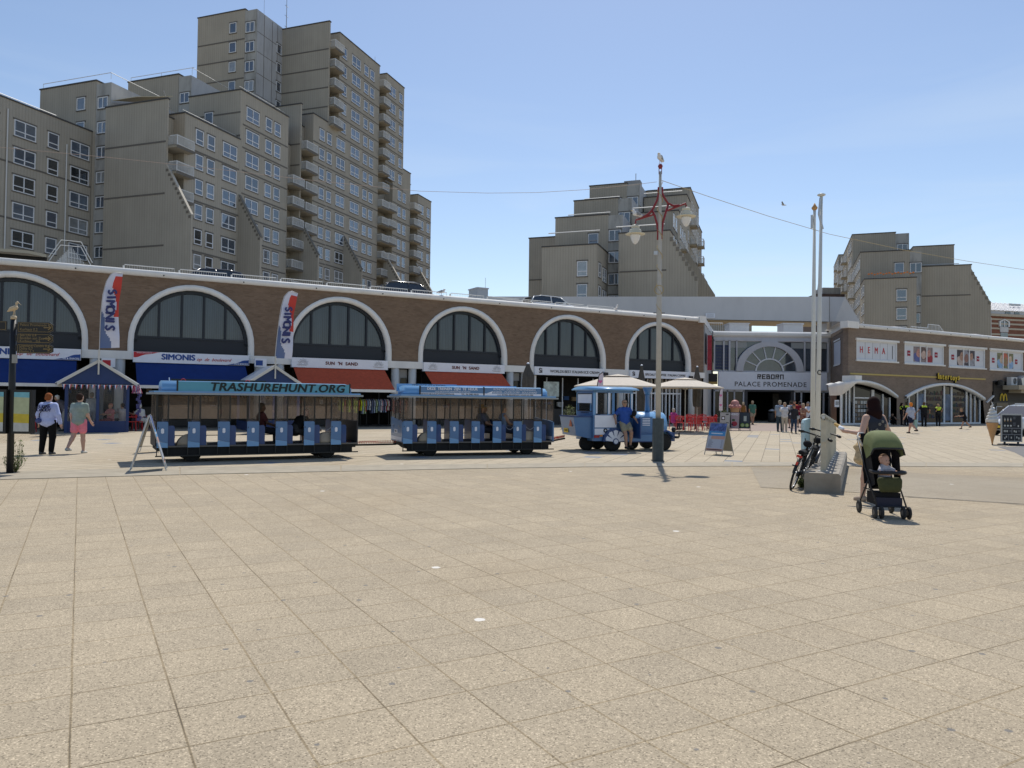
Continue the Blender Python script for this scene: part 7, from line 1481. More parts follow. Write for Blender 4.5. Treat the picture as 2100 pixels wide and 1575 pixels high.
cable('thin cable sagging from the lamp post to the left across the flats', [(-300, 235, 23), (0, 302, 23), (215, 322, 23), (430, 345, 23), (640, 370, 23), (860, 392, 22.7), (1000, 396, 22.4), (1100, 395, 22.1), (1200, 389, 21.8), (1300, 379, 21.6), (1347, 373, Pl.y)], mat('cable_tan', (.40, .30, .25), .7), .006)
cable('thin yellowish cable running from the lamp post down to the right', [(1354, 369, Pl.y), (1450, 402, 22.5), (1575, 443, 24), (1700, 480, 25.5), (1850, 512, 27), (1980, 535, 28.5), (2100, 553, 30), (2300, 575, 33)], mat('cable_yellow', (.42, .33, .17), .7), .008)
# ================================================================== flagpoles
PWH = mat('flagpole_white', (.62, .62, .58), .4, var=.06)
for lab, bx0, top_, D_, cap in (('shorter white flagpole with wooden ball top, on the left of the pair', (1666, 931), (1670.5, 432), 25.6, 'ball'), ('taller leaning white flagpole with flat top, on the right of the pair', (1676, 931), (1684.5, 403), 25.2, 'flat')):
    b0 = at(bx0[0], 931, D_); b0.z = 0; t1 = at(top_[0], top_[1], D_); t = thing('flagpole', lab, 'flagpole', Matrix.Translation(b0), (0, 0, 0), 'twin flagpoles'); d = t1-b0
    m = MB().m(PWH); m.smooth = True; m.tube([(0, 0, 0), tuple(d*.5), tuple(d)], [.085, .07, .045], 12); m.build('pole', t)
    m = MB().m(mat('pole_top_wood', (.45, .25, .1)) if cap == 'ball' else PWH); m.smooth = True
    m.lathe([(.02, -.02), (.09, .06), (.10, .10), (.05, .17), (.015, .25)] if cap == 'ball' else [(.05, 0), (.13, .04), (.13, .07), (.05, .1)], tuple(d), 14); m.build('cap', t)
    m = MB().m(STEEL)
    if cap == 'ball': m.tube([(d.x-.09, d.y, d.z-.15), (d.x-.09, d.y, d.z-.6)], .04, 8)
    else: m.tube([(d.x-.05, d.y-.05, d.z-.05), (d.x-.1, d.y-.05, d.z-.6), (d.x+.03, d.y-.05, d.z-1.1)], .035, 6); m.m(BLACK); zz = at(1673, 764, D_).z; m.tube([(d.x*zz/d.z+.07*cos(a), -.09, zz+.07*sin(a)) for a in np.linspace(0, 5.5, 12)], .015, 4)
    m.build('halyard_fitting', t)
# ================================================================== bicycle rack on its concrete block
Ra, Rb, Rc = gp(1654, 1007), gp(1724, 1013.5), gp(1737, 955)
ang = math.degrees(math.atan2(Rc.y-Rb.y, Rc.x-Rb.x)); RK = Frame(Rb, ang); Lr = (Rc-Rb).length; bw_ = .64
t = thing('bicycle_rack', 'row of cream metal uprights on a low concrete block, bicycles leaning on it', 'bicycle rack', RK.M, (Lr/2, bw_/2, 0))
m = MB().m(mat('rack_concrete', (.28, .255, .215), .9, var=.2, vscale=2.2, bump=.3, bscale=70)); e = .035
m.prism([(0, 0), (bw_, 0), (bw_, .34), (bw_-e, .375), (e, .375), (0, .34)], 'x', 0, Lr); 
for i in range(1, 6): m.m(mat('joint_dark_grey', (.14, .13, .11), .9)).box(Lr*i/6-.006, Lr*i/6+.006, .03, bw_-.03, .375, .378)  # thin dark grey joint strips across the block top
m.build('concrete_block', t)
CRM = mat('cream_metal', (.52, .48, .37), .5, var=.12, vscale=5)
for i in range(10):
    x = .42+i*(Lr-.6)/9; y = bw_*.5; zt_ = 1.43-.26*i/9
    m = MB().m(CRM).box(x-.03, x+.03, y-.05, y+.05, .375, zt_); m.smooth = True; m.lathe([(.062, -.03), (.062, .03)], (x, y, zt_), 16, 'x'); m.smooth = False
    m.m(STEEL).lathe([(.03, -.04), (.03, -.03)], (x, y, zt_-.01), 10, 'x'); m.build('upright', t)
    m = MB().m(STEEL).box(x-.05, x+.05, y-.10, y+.10, .375, .39); m.build('foot_plate', t)
m = MB().m(CRM); m.tube([(.3, bw_*.5, 1.37), (Lr-.1, bw_*.5, 1.11)], .016, 8); m.tube([(.3, bw_*.5, .95), (Lr-.1, bw_*.5, .95)], .022, 8); m.build('cross_tube', t)
# bicycle
def wheel(mb, c, r_):
    mb.m(mat('bike_tyre', (.018, .018, .018), .8)); mb.smooth = True; mb.tube([(c[0], c[1]+r_*cos(a), c[2]+r_*sin(a)) for a in np.linspace(0, 2*pi, 33)], .022, 8, cap=False); mb.m(STEEL); mb.tube([(c[0], c[1]+(r_-.03)*cos(a), c[2]+(r_-.03)*sin(a)) for a in np.linspace(0, 2*pi, 33)], .010, 6, cap=False)
    for i in range(18): a = 2*pi*i/18; mb.tube([(c[0], c[1], c[2]), (c[0], c[1]+(r_-.03)*cos(a), c[2]+(r_-.03)*sin(a))], .0022, 3)
    mb.tube([(c[0]-.05, c[1], c[2]), (c[0]+.05, c[1], c[2])], .02, 8); mb.smooth = False
def bike(lab, P, yaw, roll, col):
    t = thing('bicycle', lab, 'bicycle', None, (0, 0, 0), 'bicycles leaning on the rack'); r_ = .34
    m = MB(); wheel(m, (0, 0, r_), r_); m.build('rear_wheel', t); m = MB(); wheel(m, (0, 1.08, r_), r_); m.build('front_wheel', t)
    m = MB().m(col); m.smooth = True; bb = (0, .45, .30); st = (0, .28, .80); hd1, hd2 = (0, .93, .92), (0, .97, .78)
    for a, b, q in ((bb, st, .024), (bb, hd2, .042), ((0, .33, .68), (0, .93, .86), .024), (hd1, hd2, .022)): m.tube([a, b], q, 8)
    for sx in (-1, 1): m.tube([(0, .42, .30), (sx*.05, 0, r_)], .011, 6); m.tube([(0, .30, .70), (sx*.05, 0, r_)], .009, 6); m.tube([(sx*.03, .98, .76), (sx*.045, 1.08, r_)], .012, 6)
    m.build('frame', t)
    m = MB().m(BLACK); m.smooth = True
    for c, a0, a1 in (((0, 0), .3, pi*.98), ((0, 1.08), .5, pi*1.02)): m.grid(lambda u, v: ((v-.5)*.06, c[1]+(r_+.035)*cos(a0+(a1-a0)*u), r_+(r_+.035-.02*abs(v-.5))*sin(a0+(a1-a0)*u)), 14, 2)
    m.build('mudguard', t, True)
    m = MB().m(FABB); sdf_mb(m, [(va(0, .16, .93), va(0, .36, .94), .07, .03, 1.25, (1, 0, 0))], .014, .02); m.tube([(0, .27, .8), (0, .25, .92)], .02, 6); m.build('saddle', t)
    m = MB().m(FABB); sdf_mb(m, [(va(0, .20, .60), va(0, .33, .78), .045, .04, 1.3, (1, 0, 0)), (va(0, -.25, .78), va(0, .1, .78), .04, .04, 1.6, (1, 0, 0))], .016, .02); m.build('lock_and_bag', t)
    m = MB().m(BLACK); m.smooth = True; m.tube([(0, .93, .92), (0, .90, 1.05), (0, .93, 1.08)], .014, 6); m.tube([(-.33, .76, 1.08), (-.26, .82, 1.09), (0, .94, 1.08), (.26, .82, 1.09), (.33, .76, 1.08)], .017, 6)
    for sx in (-1, 1): m.tube([(sx*.33, .76, 1.08), (sx*.25, .83, 1.09)], .026, 8); m.tube([(sx*.2, .90, 1.08), (sx*.3, .85, 1.05)], .010, 5)
    m.build('handlebar', t)
    m = MB().m(BLACK); 
    for sx in (-.06, 0, .06): m.tube([(sx, .28, .74), (sx, -.28, .74)], .007, 5)
    for y in (-.26, 0, .2): m.tube([(-.07, y, .74), (.07, y, .74)], .007, 5)
    for sx in (-1, 1): m.tube([(sx*.06, -.05, .74), (sx*.05, 0, r_)], .006, 5)
    m.build('carrier', t)
    m = MB().m(mat('rear_lamp_red', (.5, .03, .02), .3)).bbox((0, -.33, .70), (.05, .02, .02)); m.bbox((0, -.36, .56), (.02, .01, .03)); m.build('rear_lamp', t)
    m = MB().m(STEEL); m.smooth = True; m.lathe([(.02, .05), (.095, .055), (.095, .065), (.02, .07)], (0, .45, .30), 20, 'x'); m.tube([(.08, .45, .30), (.09, .56, .18)], .01, 5); m.tube([(-.08, .45, .30), (-.09, .34, .42)], .01, 5); m.m(BLACK).bbox((.13, .56, .18), (.045, .04, .01)); m.bbox((-.13, .34, .42), (.045, .04, .01)); m.bbox((.03, .22, .33), (.02, .26, .05)); m.build('crank_and_pedals', t)
    t.matrix_world = Matrix.Translation(P) @ Matrix.Rotation(yaw, 4, 'Z') @ Matrix.Rotation(roll, 4, 'Y'); return t
yb = radians(ang-90)
p1, p2 = gp(1623, 1003), gp(1641, 990)
bike('black bicycle leaning on the rack, nearest to the camera', p1, yb-radians(6), radians(17), BLACK); bike('dark bicycle behind the nearest one, orange marks on its frame', p2+Vector((.12, .1, 0)), yb-radians(8), radians(15), mat('bike_dark', (.03, .03, .035), .3, coat=.5))
# weeds
def weed(lab, P, h, n, rad):
    m = MB(); rr = random.Random(n); G = [mat('weed_green', (.09, .13, .035), .8, obvar=.1), mat('weed_pale', (.17, .19, .06), .8)]
    for i in range(n):
        a = rr.uniform(0, 2*pi); hh = h*rr.uniform(.25, 1); x, y = rad*.3*cos(a), rad*.3*sin(a); ex, ey = rad*(1.2-hh/h)*cos(a), rad*(1.2-hh/h)*sin(a)
        m.m(G[0]).tube([(x*.3, y*.3, 0), (x+ex*.5, y+ey*.5, hh*.5), (x+ex*.7, y+ey*.7, hh)], .003, 3)
        for j in range(16):
            u = rr.uniform(.1, 1); c = Vector((x*.3+(x+ex*.7-x*.3)*u+rr.uniform(-.03, .03), y*.3+(y+ey*.7-y*.3)*u+rr.uniform(-.03, .03), hh*u)); d = Vector((rr.uniform(-1, 1), rr.uniform(-1, 1), rr.uniform(-.3, .8))).normalized()*rr.uniform(.04, .09); sd_ = d.cross(Vector((0, 0, 1))).normalized()*.012
            m.m(rr.choice(G)).add([tuple(c), tuple(c+d*.5+sd_), tuple(c+d), tuple(c+d*.5-sd_)], [(0, 1, 2, 3)])
    o = m.build('weed'); tag(o, lab, 'plant'); place(o, P); return o
weed('green weeds growing at the foot of the black signpost', gp(30, 969), .75, 46, .24); weed('pale weeds growing between bicycle tyres and concrete block', gp(1645, 1000), .22, 26, .12)
# light blue cabinet behind the rack
t = thing('blue_cabinet', 'pale blue rounded metal cabinet standing behind the bicycle rack', 'cabinet', Matrix.Translation(gp(1667, 929)), (0, 0, 0)); LBC = mat('pale_blue_cabinet', (.40, .56, .62), .5, var=.07)
m = MB().m(LBC); m.prism([(-.36, 0), (.36, 0), (.36, 1.02), (.32, 1.12), (.22, 1.17), (-.22, 1.17), (-.33, 1.12), (-.36, 1.02)], 'y', -.14, .14); m.build('body', t, bevel=.02)
m = MB().m(mat('cream_metal', (.52, .48, .37))).box(-.16, .10, -.16, -.14, .1, 1.0); m.m(BLACK).box(-.33, -.30, -.15, -.14, .4, .5); m.lathe([(.02, -.175), (.02, -.16)], (-.02, 0, .62), 8, 'y'); m.build('door', t)
# ================================================================== signpost with stork, map board
Ps = gp(20, 971)
def sz(py): return at(20, py, Ps.y).z
sp_ = thing('signpost', 'black fingerpost with gold edged direction signs and a small stork on top', 'signpost', Matrix.Translation(Ps) @ Matrix.Rotation(radians(8), 4, 'Z'), (0, 0, 0))
GOLD = mat('gold_paint', (.26, .19, .085), .5)
m = MB().m(BLACK); m.smooth = True; m.lathe([(.065, 0), (.065, sz(800)), (.058, sz(655))], (0, 0, 0), 14); m.build('pole', sp_)
kx = Ps.y/F
def finger(z0, z1, lines, left=False):
    m = MB(); x0, x1 = (.09, .80) if not left else (-1.0, -.12); y = -.03; zc = (z0+z1)/2
    tip = [(x1-.08, z0), (x1, zc-.06), (x1, zc+.06), (x1-.08, z1)] if not left else [(x1, z0), (x1, z1)]
    pts = [(x0, z0)]+tip+[(x0, z1)]
    m.m(BLACK).prism(pts, 'y', y, y+.03); m.m(GOLD)
    ins = [(p[0]+(.018 if p[0] < (x0+x1)/2 else -.018), p[1]+(.018 if p[1] < zc else -.018)) for p in pts]
    for a, b in zip(ins, ins[1:]+ins[:1]): m.tube([(a[0], y-.003, a[1]), (b[0], y-.003, b[1])], .0045, 4)
    n = len(lines)
    for i, s_ in enumerate(lines): m.text(s_, .078, TT(x0+.05, y-.004, z1-(z1-z0)*(i+.62)/(n+.25)), .0, depth=.001, align='LEFT', sx=.92)
    if not left: m.tube([(x1-.19, y-.004, zc), (x1-.05, y-.004, zc)], .011, 4); m.tube([(x1-.10, y-.004, zc+.045), (x1-.045, y-.004, zc), (x1-.10, y-.004, zc-.045)], .011, 4)
    m.build('direction_sign', sp_)
finger(sz(681), sz(660), ['Palace Promenade 0,2', 'Kurhaus 0,2']); finger(sz(703), sz(683), ['Sea Life 0,4', 'Beelden aan Zee 0,8', 'Kurhaus    0,6']); finger(sz(724), sz(705), ['Legoland Centre 0,4', 'Dorp 0,7', 'Haven 1,2']); finger(sz(678), sz(659), ['        0,5'], True)
m = MB().m(BLACK)
for z in (sz(670), sz(693), sz(714)): m.bbox((.07, -.02, z), (.04, .012, .06))
m.build('bracket', sp_)
m = MB().m(mat('notice_grey', (.3, .3, .28))).bbox((.07, -.07, sz(736)), (.05, .01, .09)); m.build('sticker', sp_)
st = MB().m(mat('stork_beige', (.50, .40, .26), .6)); z = sz(655); st.smooth = True; st.lathe([(.06, z), (.055, z+.07), (.03, z+.08)], (0, 0, 0), 12)
sdf_mb(st, [(va(-.05, 0, z+.22), va(.03, 0, z+.25), .045, .05), (va(-.05, 0, z+.22), va(-.12, 0, z+.17), .04, .015), (va(.04, 0, z+.27), va(.05, 0, z+.35), .022, .017), (va(.05, 0, z+.35), va(.065, 0, z+.37), .024, .02), (va(.07, 0, z+.37), va(.14, 0, z+.31), .009, .005), (va(.0, .01, z+.2), va(-.02, .01, z+.07), .009, .008), (va(.02, -.01, z+.2), va(.03, -.01, z+.07), .009, .008)], .008, .015); st.build('stork', sp_)
def mapmat():
    m = mat('town_map', (.5, .5, .4), .35); l = m.node_tree.links.new; b = m.node_tree.nodes['Principled BSDF']; t = N(m, 'ShaderNodeTexCoord'); s = N(m, 'ShaderNodeSeparateXYZ'); l(t.outputs['Object'], s.inputs[0])
    nz = N(m, 'ShaderNodeTexNoise', i_Scale=9, i_Detail=6); l(t.outputs['Object'], nz.inputs[0]); cr = N(m, 'ShaderNodeValToRGB'); cr.color_ramp.interpolation = 'CONSTANT'; e = cr.color_ramp.elements
    e[0].position = 0; e[0].color = (.5, .5, .47, 1); e[1].position = .25; e[1].color = (.55, .42, .03, 1); q = e.new(.46); q.color = (.42, .46, .28, 1); q = e.new(.84); q.color = (.16, .42, .50, 1)
    mr_ = N(m, 'ShaderNodeMapRange'); mr_.inputs['From Min'].default_value = sz(888); mr_.inputs['From Max'].default_value = sz(800); l(math2(m, 'ADD', s.outputs['Z'], math2(m, 'MULTIPLY', s.outputs['X'], .03)), mr_.inputs['Value']); l(mr_.outputs[0], cr.inputs[0])
    v = N(m, 'ShaderNodeVectorMath', operation='SCALE'); l(cr.outputs[0], v.inputs[0]); l(math2(m, 'ADD', math2(m, 'MULTIPLY', nz.outputs['Fac'], .5), .75), v.inputs['Scale']); l(v.outputs[0], b.inputs['Base Color']); return m
MAPM = mapmat()
for lab, x0, x1 in (('right', .10, .42), ('left', -.42, -.08)):
    m = MB().m(BLACK).prism([(x0-.05, -.10), (x1+.05, -.16 if x0 > 0 else -.16), (x1+.05, .0), (x0-.05, .05)], 'z', sz(889), sz(799)); z0, z1 = sz(884), sz(804)
    m.m(MAPM).add([(x0, -.115, z0), (x1, -.163, z0), (x1, -.163, z1), (x0, -.115, z1)], [(0, 1, 2, 3)]); m.build('map_panel', sp_)
# ================================================================== blue gabled glass kiosks, flags
KB = mat('kiosk_blue', (.012, .035, .13), .45, var=.08); KROOF = mat('kiosk_glass_roof', (.16, .26, .42), .1, spec=.8); KW = mat('kiosk_white_barge', (.55, .54, .5), .6)
def kiosk(lab, cx, flagpt):
    v0 = -4.55; hw, dp = 1.42, 2.7; ze, za = 2.15, 3.10
    t = thing('glass_kiosk', lab, 'kiosk', A.M, (cx, v0+dp/2, 0), 'blue gabled terrace kiosks')
    for x in (cx-1.2, cx, cx+1.18):
        for y in (v0, v0+dp):
            m = MB().m(KB).box(x-.06, x+.06, y-.06, y+.06, 0, 2.14); m.build('post', t)
    m = MB().m(KB).box(cx-1.26, cx+1.24, v0-.03, v0+.03, 0, .42).box(cx-1.26, cx+1.24, v0-.045, v0+.045, .42, .50).box(cx-1.23, cx-1.17, v0, v0+dp, 0, .45).box(cx+1.15, cx+1.21, v0, v0+dp, 0, .45); m.build('low_wall', t)
    m = MB().m(CLEARP).add([(cx-1.14, v0, .5), (cx-.06, v0, .5), (cx-.06, v0, 2.1), (cx-1.14, v0, 2.1)], [(0, 1, 2, 3)]); m.build('glass_pane', t)
    m = MB().m(CLEARP).add([(cx+.06, v0, .5), (cx+1.12, v0, .5), (cx+1.12, v0, 2.1), (cx+.06, v0, 2.1)], [(0, 1, 2, 3)]); m.build('glass_pane', t)
    m = MB().m(KB).prism([(cx-hw, ze), (cx+hw, ze), (cx, za)], 'y', v0-.02, v0+.04); m.prism([(cx-hw, ze), (cx+hw, ze), (cx, za)], 'y', v0+dp-.04, v0+dp+.02); m.build('gable', t)
    for s in (-1, 1):
        m = MB().m(KW).prism([(cx+s*(hw+.14), ze-.10), (cx+s*(hw+.14), ze+.03), (cx, za+.13), (cx, za-.02)], 'y', v0-.16, v0-.03); m.build('bargeboard', t)
        m = MB().m(KROOF).add([(cx, v0-.1, za+.08), (cx+s*(hw+.2), v0-.1, ze-.02), (cx+s*(hw+.2), v0+dp+.1, ze-.02), (cx, v0+dp+.1, za+.08), (cx, v0-.1, za+.05), (cx+s*(hw+.2), v0-.1, ze-.05), (cx+s*(hw+.2), v0+dp+.1, ze-.05), (cx, v0+dp+.1, za+.05)], [(0, 1, 2, 3), (4, 7, 6, 5), (1, 5, 6, 2)])
        m.m(mat('roof_bar_white', (.5, .52, .55), .5))
        for i in range(8): y = v0-.08+i*(dp+.12)/7; m.tube([(cx, y, za+.10), (cx+s*(hw+.2), y, ze+.0)], .022, 4)
        m.build('roof', t)
    m = MB().m(KW).tube([(cx, v0-.2, za-.55), (cx, v0-.2, za+.55)], .035, 8); m.build('flag_socket', t)
    # bunting under the gable
    rr = random.Random(int(cx))
    b = MB(); b.m(SIGNW).tube([(cx-hw, v0-.12, ze-.04), (cx, v0-.12, ze-.06), (cx+hw, v0-.12, ze-.04)], .008, 3)
    for i in range(13):
        x = cx-hw+.12+i*(2*hw-.2)/12; w_ = .075
        for k, c_ in enumerate((TBLUE, SIGNW, TRED)): b.m(c_).add([(x-w_+k*.05, v0-.125, ze-.05), (x-w_+(k+1)*.05, v0-.125, ze-.05), (x-.01+k*.01, v0-.13, ze-.27+rr.uniform(-.03, .03))], [(0, 1, 2)])
    o = b.build('bunting'); o.matrix_world = A.M; tag(o, 'red white and blue bunting along the %s kiosk gable' % ('left' if cx < 8 else 'right'), 'bunting')
    return t
K1, K2 = A.fy(199, 887, -4.55).x, A.fy(563, 752, -4.55).x
kiosk('blue gabled glass kiosk on the terrace behind the two walkers', K1, 0); kiosk('blue gabled glass kiosk behind the rear wagon, striped roof side showing', K2, 0)
b = MB(); rr = random.Random(8)
for i in range(26): x = K1+1.55+rr.uniform(-.12, .12); b.m(rr.choice([SIGNW, TBLUE, mat('pink_strip', (.6, .15, .25))])); b.tube([(x, -4.75, 2.1), (x+rr.uniform(-.15, .15), -4.75+rr.uniform(-.1, .1), 1.75)], .012, 3)
for i in range(14): b.m(mat('violet_cloth', (.06, .06, .18))).bbox((K1+1.62+.05*sin(i*1.7), -4.7, 1.75-i*.09), (.07, .03, .06), i)
o = b.build('streamers'); o.matrix_world = A.M; tag(o, 'pink white and violet streamers hanging from the left kiosk corner', 'streamers')
FLW = mat('flag_white', (.60, .62, .74), .8, var=.05); FLR = mat('flag_red', (.55, .06, .045), .8); FLN = mat('flag_slate_blue', (.12, .17, .32), .8); FLT = mat('flag_navy_text', (.04, .05, .16), .8)
def feather(lab, pts_px, v, txt, base):
    """pts_px: left edge list (bottom->top) and right edge list (bottom->top) in photo pixels on arcade plane v"""
    Lp = [A.fy(a, b, v) for a, b in pts_px[0]]; Rp = [A.fy(a, b, v) for a, b in pts_px[1]]
    t = thing('feather_flag', lab, 'flag', A.M, base, 'white red and blue feather flags')
    def P(u, w):
        def I(L_, w):
            zt_ = L_[0].z+(L_[-1].z-L_[0].z)*w
            for i in range(len(L_)-1):
                if zt_ <= L_[i+1].z+1e-5: return L_[i].lerp(L_[i+1], (zt_-L_[i].z)/(L_[i+1].z-L_[i].z))
            return L_[-1]
        q = I(Lp, w).lerp(I(Rp, w), u); return (q.x, v+.05*sin(u*4+w*6)+.03*sin(w*17+u*3), q.z)
    m = MB(); nu, nv = 14, 44; m.smooth = True
    for j in range(nv):
        for i in range(nu):
            u, w = (i+.5)/nu, (j+.5)/nv; c = FLW
            if w > .40 and u > .72+.14*sin(w*13+.6)-.42*max(0, w-.72)/.28 and w < .965: c = FLR
            if w < .5 and u < .58-1.15*w+.07*sin(w*20): c = FLN
            if w < .40 and u > .6: c = FLW
            m.m(c).add([P(i/nu, j/nv), P((i+1)/nu, j/nv), P((i+1)/nu, (j+1)/nv), P(i/nu, (j+1)/nv)], [(0, 1, 2, 3)])
    m.build('cloth', t)
    m = MB().m(FLT); n = len(txt)
    for i, ch in enumerate(txt):
        w = .735-i*.079+(.008 if ch == 'I' else 0); a, b = Vector(P(.5, w)), Vector(P(.5, w-.02)); wd = (Vector(P(1, w))-Vector(P(0, w))).length
        T_ = Matrix.Translation((a.x-wd*.03, v-.13, a.z)) @ Matrix.Rotation(radians(90), 4, 'Y') @ Matrix.Rotation(math.atan2(-(b.x-a.x), -(b.z-a.z))*-1, 4, 'Y') @ TXT
        m.text(ch, wd*.74, T_, .028, depth=.004, sx=.95)
    m.build('lettering', t)
    m = MB().m(BLACK if False else mat('flag_pole_white', (.5, .5, .5), .5)); m.smooth = True; m.tube([tuple(base)]+[(p.x-.02, v+.02, p.z) for p in Lp]+[(Rp[-1].x, v+.02, Rp[-1].z)], .018, 6); m.build('flag_pole', t)
feather('white feather flag on the left kiosk, red and slate waves, lettered downwards', ([(205, 714), (206, 680), (208, 640), (212, 604), (219, 578), (228, 563), (236, 559)], [(245, 713), (245, 690), (243, 650), (244, 620), (249, 590), (251, 570), (252, 560.5)]), -4.7, 'SIMONIS', (K1, -4.75, 3.0))
feather('white feather flag on the right kiosk, beside the first orange awning bay', ([(565, 734), (568, 700), (573, 660), (578, 628), (584, 608), (592, 599), (600, 597)], [(598, 736), (601, 700), (602, 670), (603, 645), (607, 622), (609, 610), (611, 602)]), -4.7, 'SIMONIS', (K2, -4.75, 3.0))
def smallflag(lab, px, top, bot, wpx, D_):
    a = at(px, top, D_); b = at(px, bot, D_); w_ = wpx/F*D_; t = thing('feather_flag', lab, 'flag', Matrix.Translation((b.x, b.y, 0)), (0, 0, 0), 'small pink feather flags'); H_ = a.z; z0 = b.z
    m = MB().m(mat('flag_pale_pink', (.66, .58, .64), .8, var=.05)); m.add([(0, 0, z0), (w_, 0, z0), (w_, .03, H_-.1), (w_*.9, .03, H_), (w_*.3, 0, H_-.15), (0, 0, H_-.6), (0, .02, z0), (w_, .02, z0), (w_, .05, H_-.1), (w_*.9, .05, H_), (w_*.3, .02, H_-.15), (0, .02, H_-.6)], [(0, 1, 2, 3, 4, 5), (11, 10, 9, 8, 7, 6)])
    m.m(mat('flag_pink', (.65, .16, .36), .8)); 
    for k in range(2): zc = H_-.45-k*(H_-z0)*.42; m.add([(w_*.5+w_*.34*sin(q)**3, -.012, zc+w_*.30*(13*cos(q)-5*cos(2*q)-2*cos(3*q)-cos(4*q))/14) for q in np.linspace(0, 2*pi, 20)[:-1]], [tuple(range(19))])
    m.build('cloth', t); m = MB().m(BLACK); m.tube([(0, .01, 0), (0, .01, H_-.6), (w_*.3, .01, H_-.13), (w_, .01, H_+.02)], .02, 5); m.build('flag_pole', t)
smallflag('small white feather flag with pink heart rising above the locomotive cab', 1225, 763, 792, 12, 36); smallflag('small pink and white feather flag under the right parasol edge', 1474, 795, 842, 8, 44)
# ================================================================== sandwich boards
def aboard(lab, P, yaw, w_, h, sp, paint, group=None, frame=STEEL):
    t = thing('sandwich_board', lab, 'sandwich board', None, (0, 0, 0), group)
    for s in (-1, 1):
        def Q(x, z): return (x, s*sp/2*(1-z/h), z)      # board plane leaning to the apex
        m = MB().m(frame)
        for x in (-w_/2, w_/2): m.tube([Q(x, 0), Q(x, h)], .014, 5)
        m.tube([Q(-w_/2, h), Q(w_/2, h)], .014, 5); m.tube([Q(-w_/2, h*.13), Q(w_/2, h*.13)], .010, 5); m.build('frame', t)
        m = MB(); d = .008; paint(m, w_, h, (lambda x, z, o=0.0, s=s, Q=Q: (Q(x, z)[0], Q(x, z)[1]+s*(.004+o), z)), s); m.build('poster', t)
    m = MB().m(BLACK); m.tube([(-w_/2, -sp*.27, h*.45), (-w_/2, sp*.27, h*.45)], .005, 4); m.build('brace', t)
    return place(t, P, yaw)
def quadp(m, mt, Q, x0, x1, z0, z1, o=0.0): m.m(mt).add([Q(x0, z0, o), Q(x1, z0, o), Q(x1, z1, o), Q(x0, z1, o)], [(0, 1, 2, 3)])
def p_tour(m, w_, h, Q, s):
    if s > 0: quadp(m, mat('board_cream_back', (.40, .36, .26), .7), Q, -w_/2+.01, w_/2-.01, h*.14, h-.01); return
    a, b = -w_/2+.015, w_/2-.015; quadp(m, mat('poster_ground', (.42, .45, .52), .6), Q, a, b, h*.14, h-.01)
    quadp(m, mat('poster_photo', (.08, .12, .3), .6, var=.8, vscale=9), Q, a, b, h*.74, h-.012, .002); quadp(m, mat('poster_blue', (.07, .26, .52), .6), Q, a, b, h*.60, h*.74, .002)
    quadp(m, mat('poster_salmon', (.5, .3, .24), .6), Q, a+.12, b, h*.50, h*.60, .002); quadp(m, mat('poster_salmon', (.5, .3, .24), .6), Q, a, b, h*.14, h*.21, .002)
    for i in range(7): quadp(m, mat('poster_ink', (.04, .05, .09), .6), Q, a+.05, a+.05+.2*(.6+.4*((i*37) % 5)/5), h*(.46-i*.035), h*(.46-i*.035)+.008, .003); quadp(m, mat('poster_ink', (.04, .05, .09), .6), Q, b-.10, b-.04, h*(.46-i*.035), h*(.46-i*.035)+.008, .003)
    quadp(m, mat('poster_pale', (.6, .65, .72), .6), Q, a+.1, b-.1, h*.66, h*.69, .003); quadp(m, TBLK, Q, a+.03, b-.03, h*.165, h*.19, .003)
P = gp(1473, 933.5); aboard('cream backed sandwich board with blue tour poster standing alone before the cafe', (P.x+.05, P.y+.1, 0), radians(-52), .66, 1.02, .62, p_tour, None, mat('board_frame_grey', (.35, .34, .32), .5))
P = gp(303, 967); aboard('aluminium sandwich board seen edge on at the rear wagon end', (P.x-.12, P.y+.30, 0), radians(113), .62, 1.24, .74, p_tour)
P = gp(292, 929); aboard('smaller sandwich board standing behind the edge on one, by the kiosk', (P.x+.05, P.y+.3, 0), radians(106), .6, 1.08, .6, p_tour)
